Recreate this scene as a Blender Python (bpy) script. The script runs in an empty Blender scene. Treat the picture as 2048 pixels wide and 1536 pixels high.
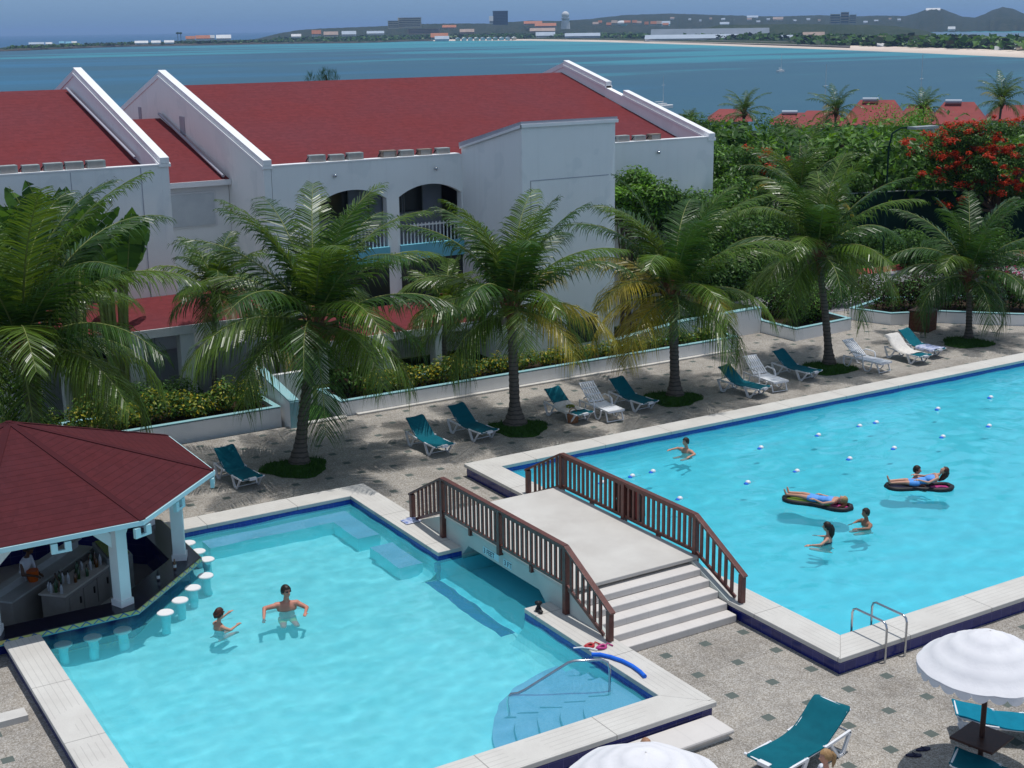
import bpy, bmesh, math, random
from mathutils import Vector, Matrix
sc = bpy.context.scene
PI = math.pi
rad = math.radians
# ------------------------------------------------------------------ camera
H = 12.15
F = 2736.4                       # focal length in pixels of the 2048 px wide photograph
_p, _r, _y = rad(14.616), rad(-0.796), rad(31.392)
f0 = Vector((math.sin(_y)*math.cos(_p), math.cos(_y)*math.cos(_p), -math.sin(_p)))
rt0 = Vector((math.cos(_y), -math.sin(_y), 0)); up0 = rt0.cross(f0)
RT = math.cos(_r)*rt0 + math.sin(_r)*up0
UP = -math.sin(_r)*rt0 + math.cos(_r)*up0
CAM = Vector((0, 0, H))
cd = bpy.data.cameras.new('camera'); cam = bpy.data.objects.new('camera', cd)
sc.collection.objects.link(cam); sc.camera = cam
m = Matrix.Identity(4)
for i in range(3):
    m[i][0], m[i][1], m[i][2], m[i][3] = RT[i], UP[i], -f0[i], CAM[i]
cam.matrix_world = m
cd.sensor_width = 36; cd.lens = 36*F/2048; cd.clip_start = .5; cd.clip_end = 90000
# ------------------------------------------------------------------ light
w = bpy.data.worlds.new('World'); sc.world = w; w.use_nodes = True
nt = w.node_tree; bg = nt.nodes['Background']
sky = nt.nodes.new('ShaderNodeTexSky'); sky.sky_type = 'NISHITA'; sky.sun_disc = False
SUN = Vector((.12, -.02, 1)).normalized()
sky.sun_elevation = math.asin(SUN.z); sky.sun_rotation = math.atan2(SUN.x, SUN.y)
sky.altitude = 0; sky.air_density = 1.0; sky.dust_density = .25; sky.ozone_density = 3.0
# the sky is a deeper, clearer blue low over the sea than the standard atmosphere gives
_tc = nt.nodes.new('ShaderNodeTexCoord'); _sx = nt.nodes.new('ShaderNodeSeparateXYZ'); nt.links.new(_tc.outputs['Generated'], _sx.inputs[0])
_rp = nt.nodes.new('ShaderNodeValToRGB'); nt.links.new(_sx.outputs[2], _rp.inputs[0])
_rp.color_ramp.elements[0].position = 0; _rp.color_ramp.elements[0].color = (.18, .345, .72, 1)
_rp.color_ramp.elements[1].position = .4; _rp.color_ramp.elements[1].color = (1.62, 1.27, .92, 1)
_mx = nt.nodes.new('ShaderNodeMix'); _mx.data_type = 'RGBA'; _mx.blend_type = 'MULTIPLY'; _mx.inputs[0].default_value = 1
nt.links.new(sky.outputs[0], _mx.inputs[6]); nt.links.new(_rp.outputs[0], _mx.inputs[7])
nt.links.new(_mx.outputs[2], bg.inputs[0]); bg.inputs[1].default_value = .14
sl = bpy.data.lights.new('sun', 'SUN'); sl.energy = 3.1; sl.angle = rad(.5); sl.color = (1, .98, .955)
so = bpy.data.objects.new('sun', sl); sc.collection.objects.link(so)
so.rotation_euler = (-SUN).to_track_quat('-Z', 'Y').to_euler(); so.location = (0, 0, 60)
vs = sc.view_settings; vs.view_transform = 'Standard'; vs.look = 'None'; vs.exposure = 0; vs.gamma = 1; vs.use_curve_mapping = False
sc.cycles.max_bounces = 8; sc.cycles.transparent_max_bounces = 16; sc.cycles.volume_bounces = 0
sc.cycles.caustics_reflective = False; sc.cycles.caustics_refractive = True; sc.cycles.blur_glossy = .5
sl.cycles.is_caustics_light = True   # sunlight refracts through the waves onto the pool floor
# ------------------------------------------------------------------ points from the survey of the place
def ray(px, py): return RT*((px-1024)/F) - UP*((py-768)/F) + f0
def G(px, py, z=0.):
    d = ray(px, py); return CAM + d*((z-H)/d.z)
def WY(px, py, Y):
    d = ray(px, py); return CAM + d*(Y/d.y)
def WX(px, py, X):
    d = ray(px, py); return CAM + d*(X/d.x)
def WD(px, py, dist):
    d = ray(px, py); return CAM + d*(dist/math.hypot(d.x, d.y))
# ------------------------------------------------------------------ objects
C = sc.collection
def tag(o, label=None, cat=None, group=None, kind=None):
    if label: o['label'] = label
    if cat: o['category'] = cat
    if group: o['group'] = group
    if kind: o['kind'] = kind
    return o
def empty(name, loc=(0, 0, 0), rz=0, label=None, cat=None, group=None):
    o = bpy.data.objects.new(name, None); C.objects.link(o)
    o.location = loc; o.rotation_euler = (0, 0, rz); o.empty_display_size = .2
    return tag(o, label, cat, group)
def copy_tree(o, parent=None):
    c = o.copy(); C.objects.link(c)
    if parent is not None: c.parent = parent
    for ch in list(o.children): copy_tree(ch, c)
    return c
class MB:
    def __init__(s): s.v = []; s.f = []; s.m = []; s.sm = []
    def add(s, vs, fs, mi=0, smooth=False):
        b = len(s.v); s.v += [tuple(x) for x in vs]
        for f in fs:
            s.f.append([b+i for i in f]); s.m.append(mi); s.sm.append(smooth)
        return s
    def box(s, x0, y0, z0, x1, y1, z1, mi=0):
        v = [(x0,y0,z0),(x1,y0,z0),(x1,y1,z0),(x0,y1,z0),(x0,y0,z1),(x1,y0,z1),(x1,y1,z1),(x0,y1,z1)]
        return s.add(v, [(0,3,2,1),(4,5,6,7),(0,1,5,4),(1,2,6,5),(2,3,7,6),(3,0,4,7)], mi)
    def prism(s, poly, a, b, axis='z', mi=0, mi_top=None):
        """poly 2D ccw extruded from a to b along axis. axis z:(x,y) ; y:(x,z) ; x:(y,z)"""
        def P(p, t):
            return (p[0], p[1], t) if axis == 'z' else ((p[0], t, p[1]) if axis == 'y' else (t, p[0], p[1]))
        n = len(poly); v = [P(p, a) for p in poly]+[P(p, b) for p in poly]
        s.add(v, [(i, (i+1) % n, n+(i+1) % n, n+i) for i in range(n)], mi)
        s.add(v, [list(range(n))[::-1]], mi); s.add(v, [list(range(n, 2*n))], mi if mi_top is None else mi_top)
        return s
    def bar(s, p, q, w, h=None, mi=0, up=(0, 0, 1)):
        p = Vector(p); q = Vector(q); h = h or w; d = (q-p).normalized(); u = Vector(up)
        if abs(d.dot(u)) > .98: u = Vector((0, 1, 0))
        r = d.cross(u).normalized(); u = r.cross(d)
        o = [(-w/2, -h/2), (w/2, -h/2), (w/2, h/2), (-w/2, h/2)]
        v = [p+r*a+u*b for a, b in o]+[q+r*a+u*b for a, b in o]
        return s.add(v, [(0,1,2,3)[::-1], (4,5,6,7), (0,1,5,4), (1,2,6,5), (2,3,7,6), (3,0,4,7)], mi)
    def tube(s, pts, r, n=8, mi=0, cap=True, smooth=True):
        pts = [Vector(p) for p in pts]; rr = r if isinstance(r, (list, tuple)) else [r]*len(pts)
        rings = []; prev = None
        for i, p in enumerate(pts):
            d = (pts[min(i+1, len(pts)-1)]-pts[max(i-1, 0)]).normalized()
            if prev is None:
                u = Vector((0, 0, 1)) if abs(d.z) < .9 else Vector((1, 0, 0))
                a = d.cross(u).normalized()
            else:
                a = (prev - d*prev.dot(d)).normalized()
            prev = a; b = d.cross(a)
            rings.append([p+(a*math.cos(2*PI*k/n)+b*math.sin(2*PI*k/n))*rr[i] for k in range(n)])
        v = [x for g in rings for x in g]; L = len(pts)
        s.add(v, [(i*n+k, i*n+(k+1) % n, (i+1)*n+(k+1) % n, (i+1)*n+k) for i in range(L-1) for k in range(n)], mi, smooth)
        if cap: s.add(v, [list(range(n))[::-1], [(L-1)*n+k for k in range(n)]], mi)
        return s
    def lathe(s, prof, c=(0, 0, 0), n=20, mi=0, smooth=True, cap=True):
        v = [(c[0]+r*math.cos(2*PI*k/n), c[1]+r*math.sin(2*PI*k/n), c[2]+z) for r, z in prof for k in range(n)]
        L = len(prof)
        s.add(v, [(i*n+k, i*n+(k+1) % n, (i+1)*n+(k+1) % n, (i+1)*n+k) for i in range(L-1) for k in range(n)], mi, smooth)
        if cap: s.add(v, [list(range(n))[::-1], [(L-1)*n+k for k in range(n)]], mi)
        return s
    def ball(s, c, r, n=10, mi=0, sq=(1, 1, 1)):
        v = []; f = []; m2 = n
        for i in range(1, m2):
            for k in range(n):
                a = PI*i/m2; b = 2*PI*k/n
                v.append((c[0]+r*sq[0]*math.sin(a)*math.cos(b), c[1]+r*sq[1]*math.sin(a)*math.sin(b), c[2]+r*sq[2]*math.cos(a)))
        v += [(c[0], c[1], c[2]+r*sq[2]), (c[0], c[1], c[2]-r*sq[2])]
        for i in range(m2-2):
            for k in range(n): f.append((i*n+k, (i+1)*n+k, (i+1)*n+(k+1) % n, i*n+(k+1) % n))
        t = len(v)
        for k in range(n):
            f.append((t-2, k, (k+1) % n)); f.append((t-1, (m2-2)*n+(k+1) % n, (m2-2)*n+k))
        return s.add(v, f, mi, True)
    def sheet(s, fn, nu, nv, mi=0, thick=0, smooth=True):
        """fn(u,v)->Vector over a grid; thick>0 adds an underside"""
        P = [[Vector(fn(i/nu, j/nv)) for j in range(nv+1)] for i in range(nu+1)]
        v = [p for r in P for p in r]; W = nv+1
        s.add(v, [(i*W+j, (i+1)*W+j, (i+1)*W+j+1, i*W+j+1) for i in range(nu) for j in range(nv)], mi, smooth)
        if thick:
            q = []
            for i in range(nu+1):
                for j in range(nv+1):
                    du = P[min(i+1, nu)][j]-P[max(i-1, 0)][j]; dv = P[i][min(j+1, nv)]-P[i][max(j-1, 0)]
                    q.append(P[i][j]-du.cross(dv).normalized()*thick)
            s.add(q, [(i*W+j, i*W+j+1, (i+1)*W+j+1, (i+1)*W+j) for i in range(nu) for j in range(nv)], mi, smooth)
            e = [(i, 0) for i in range(nu+1)]+[(nu, j) for j in range(1, nv+1)]+[(i, nv) for i in range(nu-1, -1, -1)]+[(0, j) for j in range(nv-1, 0, -1)]
            n = len(v); vv = v+q
            s.add(vv, [(e[k][0]*W+e[k][1], e[(k+1) % len(e)][0]*W+e[(k+1) % len(e)][1], n+e[(k+1) % len(e)][0]*W+e[(k+1) % len(e)][1], n+e[k][0]*W+e[k][1])[::-1] for k in range(len(e))], mi)
        return s
    def build(s, name, mats, parent=None, bevel=0, fix=False, **kw):
        me = bpy.data.meshes.new(name); me.from_pydata(s.v, [], s.f)
        mats = mats if isinstance(mats, (list, tuple)) else [mats]
        for x in mats: me.materials.append(x)
        me.polygons.foreach_set('material_index', s.m); me.polygons.foreach_set('use_smooth', s.sm)
        if fix or bevel:
            bm = bmesh.new(); bm.from_mesh(me); bmesh.ops.remove_doubles(bm, verts=bm.verts, dist=1e-5)
            bmesh.ops.recalc_face_normals(bm, faces=bm.faces); bm.to_mesh(me); bm.free()
        me.update()
        o = bpy.data.objects.new(name, me); C.objects.link(o)
        if parent is not None: o.parent = parent
        if bevel:
            b = o.modifiers.new('b', 'BEVEL'); b.width = bevel; b.segments = 2; b.limit_method = 'ANGLE'; b.angle_limit = rad(40)
        return tag(o, kw.get('label'), kw.get('cat'), kw.get('group'), kw.get('kind'))
# ------------------------------------------------------------------ materials
def srgb(r, g, b):
    f = lambda c: (c/255/12.92) if c/255 <= .04045 else ((c/255+.055)/1.055)**2.4
    return (f(r), f(g), f(b), 1)
def mk(name):
    m = bpy.data.materials.new(name); m.use_nodes = True; t = m.node_tree
    return m, t, t.nodes['Principled BSDF'], t.links
def N(t, k, **kw):
    n = t.nodes.new('ShaderNode'+k)
    for a, b in kw.items(): setattr(n, a, b)
    return n
def math_(t, op, a, b=None, c=None):
    n = N(t, 'Math', operation=op)
    for i, x in enumerate((a, b, c)):
        if x is None: continue
        if isinstance(x, (int, float)): n.inputs[i].default_value = x
        else: t.links.new(x, n.inputs[i])
    return n.outputs[0]
def mixc(t, fac, a, b, blend='MIX'):
    n = N(t, 'Mix', data_type='RGBA', blend_type=blend)
    for s, x in ((n.inputs[0], fac), (n.inputs[6], a), (n.inputs[7], b)):
        if isinstance(x, (int, float)): s.default_value = x
        elif isinstance(x, tuple): s.default_value = x
        else: t.links.new(x, s)
    return n.outputs[2]
def ramp(t, fac, stops):
    n = N(t, 'ValToRGB'); e = n.color_ramp.elements
    while len(e) < len(stops): e.new(.5)
    for k, (p, c) in enumerate(stops): e[k].position = p; e[k].color = c
    t.links.new(fac, n.inputs[0]); return n.outputs[0]
def noise(t, scale, detail=3, rough=.5, vec=None, out='Fac'):
    n = N(t, 'TexNoise'); n.inputs['Scale'].default_value = scale; n.inputs['Detail'].default_value = detail
    n.inputs['Roughness'].default_value = rough
    if vec is None:
        vec = N(t, 'TexCoord').outputs['Object']
    t.links.new(vec, n.inputs['Vector']); return n.outputs[out]
def bump(t, b, h, strength, dist=.02):
    n = N(t, 'Bump'); n.inputs['Strength'].default_value = strength; n.inputs['Distance'].default_value = dist
    t.links.new(h, n.inputs['Height']); t.links.new(n.outputs[0], b.inputs['Normal'])
def mat(name, c1, c2=None, scale=6, rough=.6, spec=.3, metal=0, bmp=0, bscale=None, detail=4, tr=0):
    """procedural surface: two tones broken up by noise, with optional bump"""
    m, t, b, L = mk(name)
    c2 = c2 or tuple(x*.8 for x in c1[:3])+(1,)
    a = noise(t, scale, detail, .6); fac = ramp(t, a, [(.3, (0, 0, 0, 1)), (.7, (1, 1, 1, 1))])
    L.new(mixc(t, fac, c1, c2), b.inputs['Base Color'])
    b.inputs['Roughness'].default_value = rough; b.inputs['Metallic'].default_value = metal
    b.inputs['Specular IOR Level'].default_value = spec
    if bmp: bump(t, b, noise(t, bscale or scale*4, 3), bmp)
    return m
def rgb(*c): return tuple(c)+(1,)
M = {}
M['white'] = mat('white_paint', rgb(.80, .80, .80), rgb(.70, .70, .70), 1.3, .6, bmp=.08, bscale=30)
def stucco_material():
    m, t, b, L = mk('weathered_white_stucco'); tc = N(t, 'TexCoord').outputs['Object']
    base = mixc(t, ramp(t, noise(t, .55, 5, .65, tc), [(.3, rgb(0, 0, 0)), (.7, rgb(1, 1, 1))]), rgb(.90, .895, .88), rgb(.85, .85, .84))
    mp = N(t, 'Mapping'); mp.inputs['Scale'].default_value = (2.2, 2.2, .10); L.new(tc, mp.inputs[0])
    st = ramp(t, noise(t, 1.6, 5, .7, mp.outputs[0]), [(.52, rgb(0, 0, 0)), (.78, rgb(1, 1, 1))])
    base = mixc(t, math_(t, 'MULTIPLY', st, .12), base, rgb(.40, .38, .35))
    rs = ramp(t, noise(t, 7, 2, .5, mp.outputs[0]), [(.70, rgb(0, 0, 0)), (.80, rgb(1, 1, 1))]); base = mixc(t, math_(t, 'MULTIPLY', rs, .12), base, rgb(.45, .34, .26))
    pt = ramp(t, noise(t, .9, 2, .4, tc), [(.60, rgb(1, 1, 1)), (.63, rgb(.94, .95, .955))]); base = mixc(t, 1.0, base, pt, 'MULTIPLY')
    L.new(base, b.inputs['Base Color']); b.inputs['Roughness'].default_value = .85; b.inputs['Specular IOR Level'].default_value = .12
    bump(t, b, noise(t, 22, 3, .6, tc), .2); return m
M['stucco'] = None
M['cap'] = mat('white_cap', rgb(.86, .86, .86), rgb(.78, .78, .79), 2, .5)
M['teal_paint'] = mat('teal_paint', rgb(.22, .47, .50), rgb(.30, .46, .48), 6, .6)
M['teal_slab'] = mat('blue_green_paint', rgb(.20, .54, .66), rgb(.15, .45, .57), 2, .6)
M['pale_teal'] = mat('pale_blue_paint', rgb(.52, .74, .77), rgb(.45, .66, .70), 2, .5)
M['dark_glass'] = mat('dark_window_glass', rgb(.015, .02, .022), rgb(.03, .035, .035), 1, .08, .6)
M['shadow_wall'] = mat('shadow_toned_stucco', rgb(.42, .42, .47), rgb(.36, .36, .42), 1, .8, .1)  # stucco greyed for recesses, their shade put into the colour; also vents, trim
M['steel'] = mat('stainless_steel', rgb(.55, .57, .6), rgb(.45, .47, .5), 8, .18, .5, metal=1)
M['wood'] = mat('red_brown_stained_wood', rgb(.15, .052, .04), rgb(.085, .032, .026), 9, .35, .4, bmp=.2, bscale=60)
M['dark_wood'] = mat('dark_brown_wood', rgb(.055, .022, .016), rgb(.03, .014, .012), 9, .5, .3)
M['crate_wood'] = mat('brown_planter_wood', rgb(.16, .06, .035), rgb(.09, .035, .022), 12, .7, .2, bmp=.2)
M['concrete'] = mat('pale_concrete', rgb(.60, .58, .54), rgb(.50, .48, .45), 2.5, .8, .2, bmp=.1, bscale=40)
M['deck_conc'] = mat('pale_concrete_slab', rgb(.585, .565, .525), rgb(.485, .46, .425), .9, .85, .15, bmp=.15, bscale=50)
M['side_conc'] = mat('painted_grey_green_concrete', rgb(.55, .58, .54), rgb(.46, .50, .47), 1.6, .75, .2)
M['grey_metal'] = mat('grey_metal_casing', rgb(.33, .36, .35), rgb(.22, .25, .25), 5, .5, .4)
M['rust_metal'] = mat('weathered_metal_casing', rgb(.28, .22, .17), rgb(.12, .10, .09), 6, .6, .3)
M['pale_pane'] = mat('pale_grey_pane', rgb(.62, .65, .66), rgb(.55, .58, .6), 3, .7)  # flat pale grey for the window pane of the link block
M['black'] = mat('black_rubber', rgb(.012, .012, .014), rgb(.02, .02, .024), 5, .5)
M['navy'] = mat('dark_navy', rgb(.012, .014, .05), rgb(.02, .02, .06), 6, .6)
M['teal_sling'] = mat('teal_woven_sling', rgb(.003, .20, .30), rgb(.002, .165, .25), 5, .7, .12, bmp=.25, bscale=120)
M['teal_dark'] = mat('dark_teal_sling', rgb(.003, .125, .165), rgb(.002, .095, .13), 5, .7, .12, bmp=.25, bscale=120)  # darker tone of the teal sling
M['plastic'] = mat('white_resin', rgb(.80, .81, .83), rgb(.72, .73, .76), 5, .35, .5)
M['towel_w'] = mat('white_terry_towel', rgb(.75, .72, .67), rgb(.62, .58, .54), 14, .95, .05, bmp=.5, bscale=60)
M['towel_b'] = mat('white_and_blue_towel', rgb(.70, .72, .78), rgb(.10, .16, .42), 9, .95, .05, bmp=.5, bscale=60)
M['canvas'] = mat('white_canvas', rgb(.76, .75, .76), rgb(.69, .68, .70), 2.5, .85, .1, bmp=.2, bscale=14)
M['noodle'] = mat('blue_foam', rgb(.02, .16, .72), rgb(.015, .12, .6), 8, .7, .2, bmp=.2)
M['red_rubber'] = mat('red_rubber', rgb(.5, .03, .04), rgb(.35, .02, .03), 8, .4)
M['pink'] = mat('magenta_rubber', rgb(.5, .05, .22), rgb(.4, .04, .18), 8, .4)
M['orange'] = mat('orange_plastic', rgb(.65, .12, .01), rgb(.5, .09, .01), 8, .4)
M['basket'] = mat('woven_basket', rgb(.38, .19, .10), rgb(.24, .11, .06), 30, .8, .1, bmp=.6)
M['green_glass'] = mat('green_bottle_glass', rgb(.02, .07, .03), rgb(.05, .10, .03), 8, .15, .6)
M['amber'] = mat('amber_bottle_glass', rgb(.16, .07, .02), rgb(.1, .04, .01), 8, .15, .6)
M['clear'] = mat('pale_bottle_glass', rgb(.5, .53, .55), rgb(.4, .42, .44), 8, .15, .6)
M['steel_counter'] = mat('pale_worktop', rgb(.45, .47, .47), rgb(.36, .38, .38), 3, .35, .4)
M['cabinet'] = mat('grey_cabinet', rgb(.3, .29, .28), rgb(.24, .23, .22), 3, .6)
M['soil'] = mat('dark_soil', rgb(.03, .022, .015), rgb(.05, .035, .022), 9, .95, .05)
M['hair_dark'] = mat('dark_hair', rgb(.012, .008, .006), rgb(.03, .018, .012), 30, .5, .3)
M['hair_brown'] = mat('red_brown_hair', rgb(.07, .022, .012), rgb(.035, .012, .008), 30, .5, .3)
M['hair_blond'] = mat('blond_hair', rgb(.42, .26, .12), rgb(.28, .16, .07), 30, .5, .3)
M['hair_grey'] = mat('light_brown_hair', rgb(.32, .2, .12), rgb(.4, .2, .12), 30, .5, .3)
M['skin'] = mat('light_skin', rgb(.56, .30, .21), rgb(.50, .25, .17), 6, .5, .3)
M['skin_pink'] = mat('sunburnt_skin', rgb(.56, .24, .17), rgb(.50, .19, .13), 6, .5, .3)
M['skin_tan'] = mat('tanned_skin', rgb(.34, .17, .11), rgb(.28, .13, .08), 6, .5, .3)
M['skin_dark'] = mat('brown_skin', rgb(.12, .06, .035), rgb(.09, .045, .028), 6, .5, .3)
M['swim_blue'] = mat('light_blue_swimsuit', rgb(.08, .28, .75), rgb(.15, .4, .8), 18, .7)
M['swim_multi'] = mat('striped_swimsuit', rgb(.55, .62, .6), rgb(.1, .16, .3), 14, .7)
M['swim_shorts'] = mat('yellow_green_shorts', rgb(.45, .55, .22), rgb(.3, .45, .2), 14, .7)
M['shirt'] = mat('white_cotton', rgb(.72, .74, .78), rgb(.62, .64, .7), 8, .9, .1)
M['lavender_tile'] = mat('lavender_blue_mosaic', rgb(.24, .46, .74), rgb(.17, .38, .68), 22, .5)

def tile_mat(name, base, grout, sx, sz, mort=.03, var=.25, rough=.2):
    """glazed wall tiles: vertical joints every sx metres along the wall, horizontal every sz"""
    m, t, b, L = mk(name)
    tc = N(t, 'TexCoord').outputs['Object']; s = N(t, 'SeparateXYZ'); L.new(tc, s.inputs[0])
    u = math_(t, 'ADD', s.outputs[0], s.outputs[1])
    fu = math_(t, 'FRACT', math_(t, 'DIVIDE', math_(t, 'ADD', u, 100), sx)); fz = math_(t, 'FRACT', math_(t, 'DIVIDE', math_(t, 'ADD', s.outputs[2], 100), sz))
    g = math_(t, 'MAXIMUM', math_(t, 'LESS_THAN', fu, mort), math_(t, 'LESS_THAN', fz, mort*sx/sz))
    cell = N(t, 'TexWhiteNoise', noise_dimensions='2D'); cv = N(t, 'CombineXYZ')
    L.new(math_(t, 'FLOOR', math_(t, 'DIVIDE', math_(t, 'ADD', u, 100), sx)), cv.inputs[0]); L.new(math_(t, 'FLOOR', math_(t, 'DIVIDE', math_(t, 'ADD', s.outputs[2], 100), sz)), cv.inputs[1])
    L.new(cv.outputs[0], cell.inputs['Vector'])
    col = mixc(t, cell.outputs['Value'], base, tuple(x*(1-var) for x in base[:3])+(1,))
    L.new(mixc(t, g, col, grout), b.inputs['Base Color']); b.inputs['Roughness'].default_value = rough
    return m
M['blue_tile'] = tile_mat('cobalt_wall_tile', rgb(.012, .020, .17), rgb(.05, .06, .22), .3, .3, .04)
M['water_tile'] = tile_mat('blue_waterline_tile', rgb(.01, .05, .36), rgb(.05, .1, .4), .15, .15, .06)
M['counter_tile'] = tile_mat('dark_navy_counter_tile', rgb(.013, .014, .032), rgb(.04, .04, .07), .2, .2, .05)

# exposed-aggregate deck with grey-green accent tiles on a one metre grid
def deck_material():
    m, t, b, L = mk('exposed_aggregate_paving')
    tc = N(t, 'TexCoord').outputs['Object']; s = N(t, 'SeparateXYZ'); L.new(tc, s.inputs[0])
    fx = math_(t, 'SUBTRACT', math_(t, 'FRACT', math_(t, 'ADD', s.outputs[0], 100.93)), .5)
    fy = math_(t, 'SUBTRACT', math_(t, 'FRACT', math_(t, 'ADD', s.outputs[1], 100.73)), .5)
    ax = math_(t, 'ABSOLUTE', fx); ay = math_(t, 'ABSOLUTE', fy)
    tl = math_(t, 'MULTIPLY', math_(t, 'LESS_THAN', ax, .105), math_(t, 'LESS_THAN', ay, .105))
    v = N(t, 'TexVoronoi', feature='F1'); v.inputs['Scale'].default_value = 48; L.new(tc, v.inputs['Vector'])
    sv = N(t, 'SeparateColor'); L.new(v.outputs['Color'], sv.inputs[0])
    peb = ramp(t, sv.outputs[0], [(0, rgb(.22, .20, .17)), (.35, rgb(.31, .285, .25)), (.7, rgb(.38, .355, .325)), (1, rgb(.50, .485, .455))])
    big = noise(t, .45, 4, .6, tc); stain = ramp(t, big, [(.30, rgb(.72, .70, .68)), (.50, rgb(.98, .97, .96)), (.7, rgb(1.08, 1.06, 1.03))])
    peb = mixc(t, 1.0, peb, stain, 'MULTIPLY')
    patch = ramp(t, noise(t, 3.2, 2, .5, tc), [(.3, rgb(.9, .9, .9)), (.7, rgb(1.06, 1.05, 1.03))]); peb = mixc(t, 1.0, peb, patch, 'MULTIPLY')
    jn = math_(t, 'MINIMUM', ax, ay)
    jl = math_(t, 'MULTIPLY', math_(t, 'LESS_THAN', jn, .006), math_(t, 'GREATER_THAN', noise(t, .8, 1, .5, tc), .45))
    peb = mixc(t, math_(t, 'MULTIPLY', jl, .55), peb, rgb(.12, .10, .09))
    tilec = mixc(t, noise(t, 6, 3, .5, tc), rgb(.085, .105, .095), rgb(.13, .15, .135))
    L.new(mixc(t, tl, peb, tilec), b.inputs['Base Color']); b.inputs['Roughness'].default_value = .85
    b.inputs['Specular IOR Level'].default_value = .2
    bump(t, b, v.outputs['Distance'], .35, .02); return m
M['deck'] = deck_material(); M['stucco'] = stucco_material()
def coping_material(axis):
    """pale cast stone: four shallow grooves along its length and a joint every 2.4 m"""
    m, t, b, L = mk('pale_cast_stone_along_'+axis)
    tc = N(t, 'TexCoord').outputs['Object']; s = N(t, 'SeparateXYZ'); L.new(tc, s.inputs[0])
    a, c = (s.outputs[0], s.outputs[1]) if axis == 'x' else (s.outputs[1], s.outputs[0])
    g = math_(t, 'LESS_THAN', math_(t, 'FRACT', math_(t, 'DIVIDE', math_(t, 'ADD', c, 100.02), .125)), .11)
    j = math_(t, 'LESS_THAN', math_(t, 'FRACT', math_(t, 'DIVIDE', math_(t, 'ADD', a, 100.3), 2.4)), .008)
    skip = math_(t, 'GREATER_THAN', noise(t, .9, 2, .5, tc), .42)
    base = mixc(t, ramp(t, noise(t, 1.1, 4, .6, tc), [(.3, rgb(0, 0, 0)), (.7, rgb(1, 1, 1))]), rgb(.62, .60, .555), rgb(.53, .505, .465))
    base = mixc(t, math_(t, 'MULTIPLY', math_(t, 'MULTIPLY', g, skip), .38), base, rgb(.30, .29, .27))
    base = mixc(t, math_(t, 'MULTIPLY', j, .7), base, rgb(.16, .15, .14))
    speck = ramp(t, noise(t, 60, 2, .6, tc), [(.3, rgb(.93, .93, .93)), (.7, rgb(1.04, 1.04, 1.04))]); base = mixc(t, 1.0, base, speck, 'MULTIPLY')
    L.new(base, b.inputs['Base Color']); b.inputs['Roughness'].default_value = .75; b.inputs['Specular IOR Level'].default_value = .25
    return m
M['cope_x'] = coping_material('x'); M['cope_y'] = coping_material('y')
def step_material():
    m, t, b, L = mk('pale_step_stone')
    tc = N(t, 'TexCoord').outputs['Object']; s = N(t, 'SeparateXYZ'); L.new(tc, s.inputs[0])
    j = math_(t, 'LESS_THAN', math_(t, 'FRACT', math_(t, 'DIVIDE', math_(t, 'ADD', s.outputs[0], 100), .56)), .012)
    base = mixc(t, noise(t, 2.2, 4, .6, tc), rgb(.66, .62, .58), rgb(.54, .51, .48))
    L.new(mixc(t, math_(t, 'MULTIPLY', j, .4), base, rgb(.3, .29, .28)), b.inputs['Base Color']); b.inputs['Roughness'].default_value = .75
    return m
M['step'] = step_material()
def roof_material(name, c1, c2, course=.28, cs=.22):
    m, t, b, L = mk(name)
    tc = N(t, 'TexCoord').outputs['Object']; s = N(t, 'SeparateXYZ'); L.new(tc, s.inputs[0])
    big = noise(t, .35, 5, .65, tc); fac = ramp(t, big, [(.3, rgb(0, 0, 0)), (.7, rgb(1, 1, 1))])
    base = mixc(t, fac, c1, c2)
    cl = math_(t, 'LESS_THAN', math_(t, 'FRACT', math_(t, 'DIVIDE', math_(t, 'ADD', s.outputs[2], 100), course)), .12)
    base = mixc(t, math_(t, 'MULTIPLY', cl, cs), base, tuple(x*.5 for x in c1[:3])+(1,))
    v = N(t, 'TexVoronoi'); v.inputs['Scale'].default_value = 6; L.new(tc, v.inputs['Vector'])
    sp = N(t, 'SeparateColor'); L.new(v.outputs['Color'], sp.inputs[0])
    base = mixc(t, 1.0, base, ramp(t, sp.outputs[0], [(0, rgb(.90, .90, .90)), (1, rgb(1.07, 1.07, 1.07))]), 'MULTIPLY')
    L.new(base, b.inputs['Base Color']); b.inputs['Roughness'].default_value = .9; b.inputs['Specular IOR Level'].default_value = .12
    bump(t, b, noise(t, 30, 2, .5, tc), .3); return m
M['roof'] = roof_material('faded_red_shingles', rgb(.165, .0315, .034), rgb(.148, .036, .043), .09)
M['bar_roof'] = roof_material('dark_red_shingles', rgb(.086, .0175, .020), rgb(.072, .019, .024), .062, .55)
M['bar_hip'] = mat('dark_red_hip_shingles', rgb(.070, .0155, .019), rgb(.055, .015, .019), 3, .9, .1)
M['far_roof'] = mat('red_roofing', rgb(.27, .055, .05), rgb(.20, .045, .045), .6, .8)
def pool_floor(name, c1, c2):
    m, t, b, L = mk(name)
    tc = N(t, 'TexCoord').outputs['Object']
    n1 = noise(t, 1.6, 3, .6, tc)
    L.new(mixc(t, ramp(t, n1, [(.35, rgb(0, 0, 0)), (.65, rgb(1, 1, 1))]), c1, c2), b.inputs['Base Color'])
    b.inputs['Roughness'].default_value = .8; return m
M['plaster_s'] = pool_floor('pale_aqua_pool_plaster', rgb(.30, .92, 1.0), rgb(.26, .90, 1.0))
M['plaster_b'] = pool_floor('aqua_pool_plaster', rgb(.12, .81, 1.0), rgb(.095, .78, .98))
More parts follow.
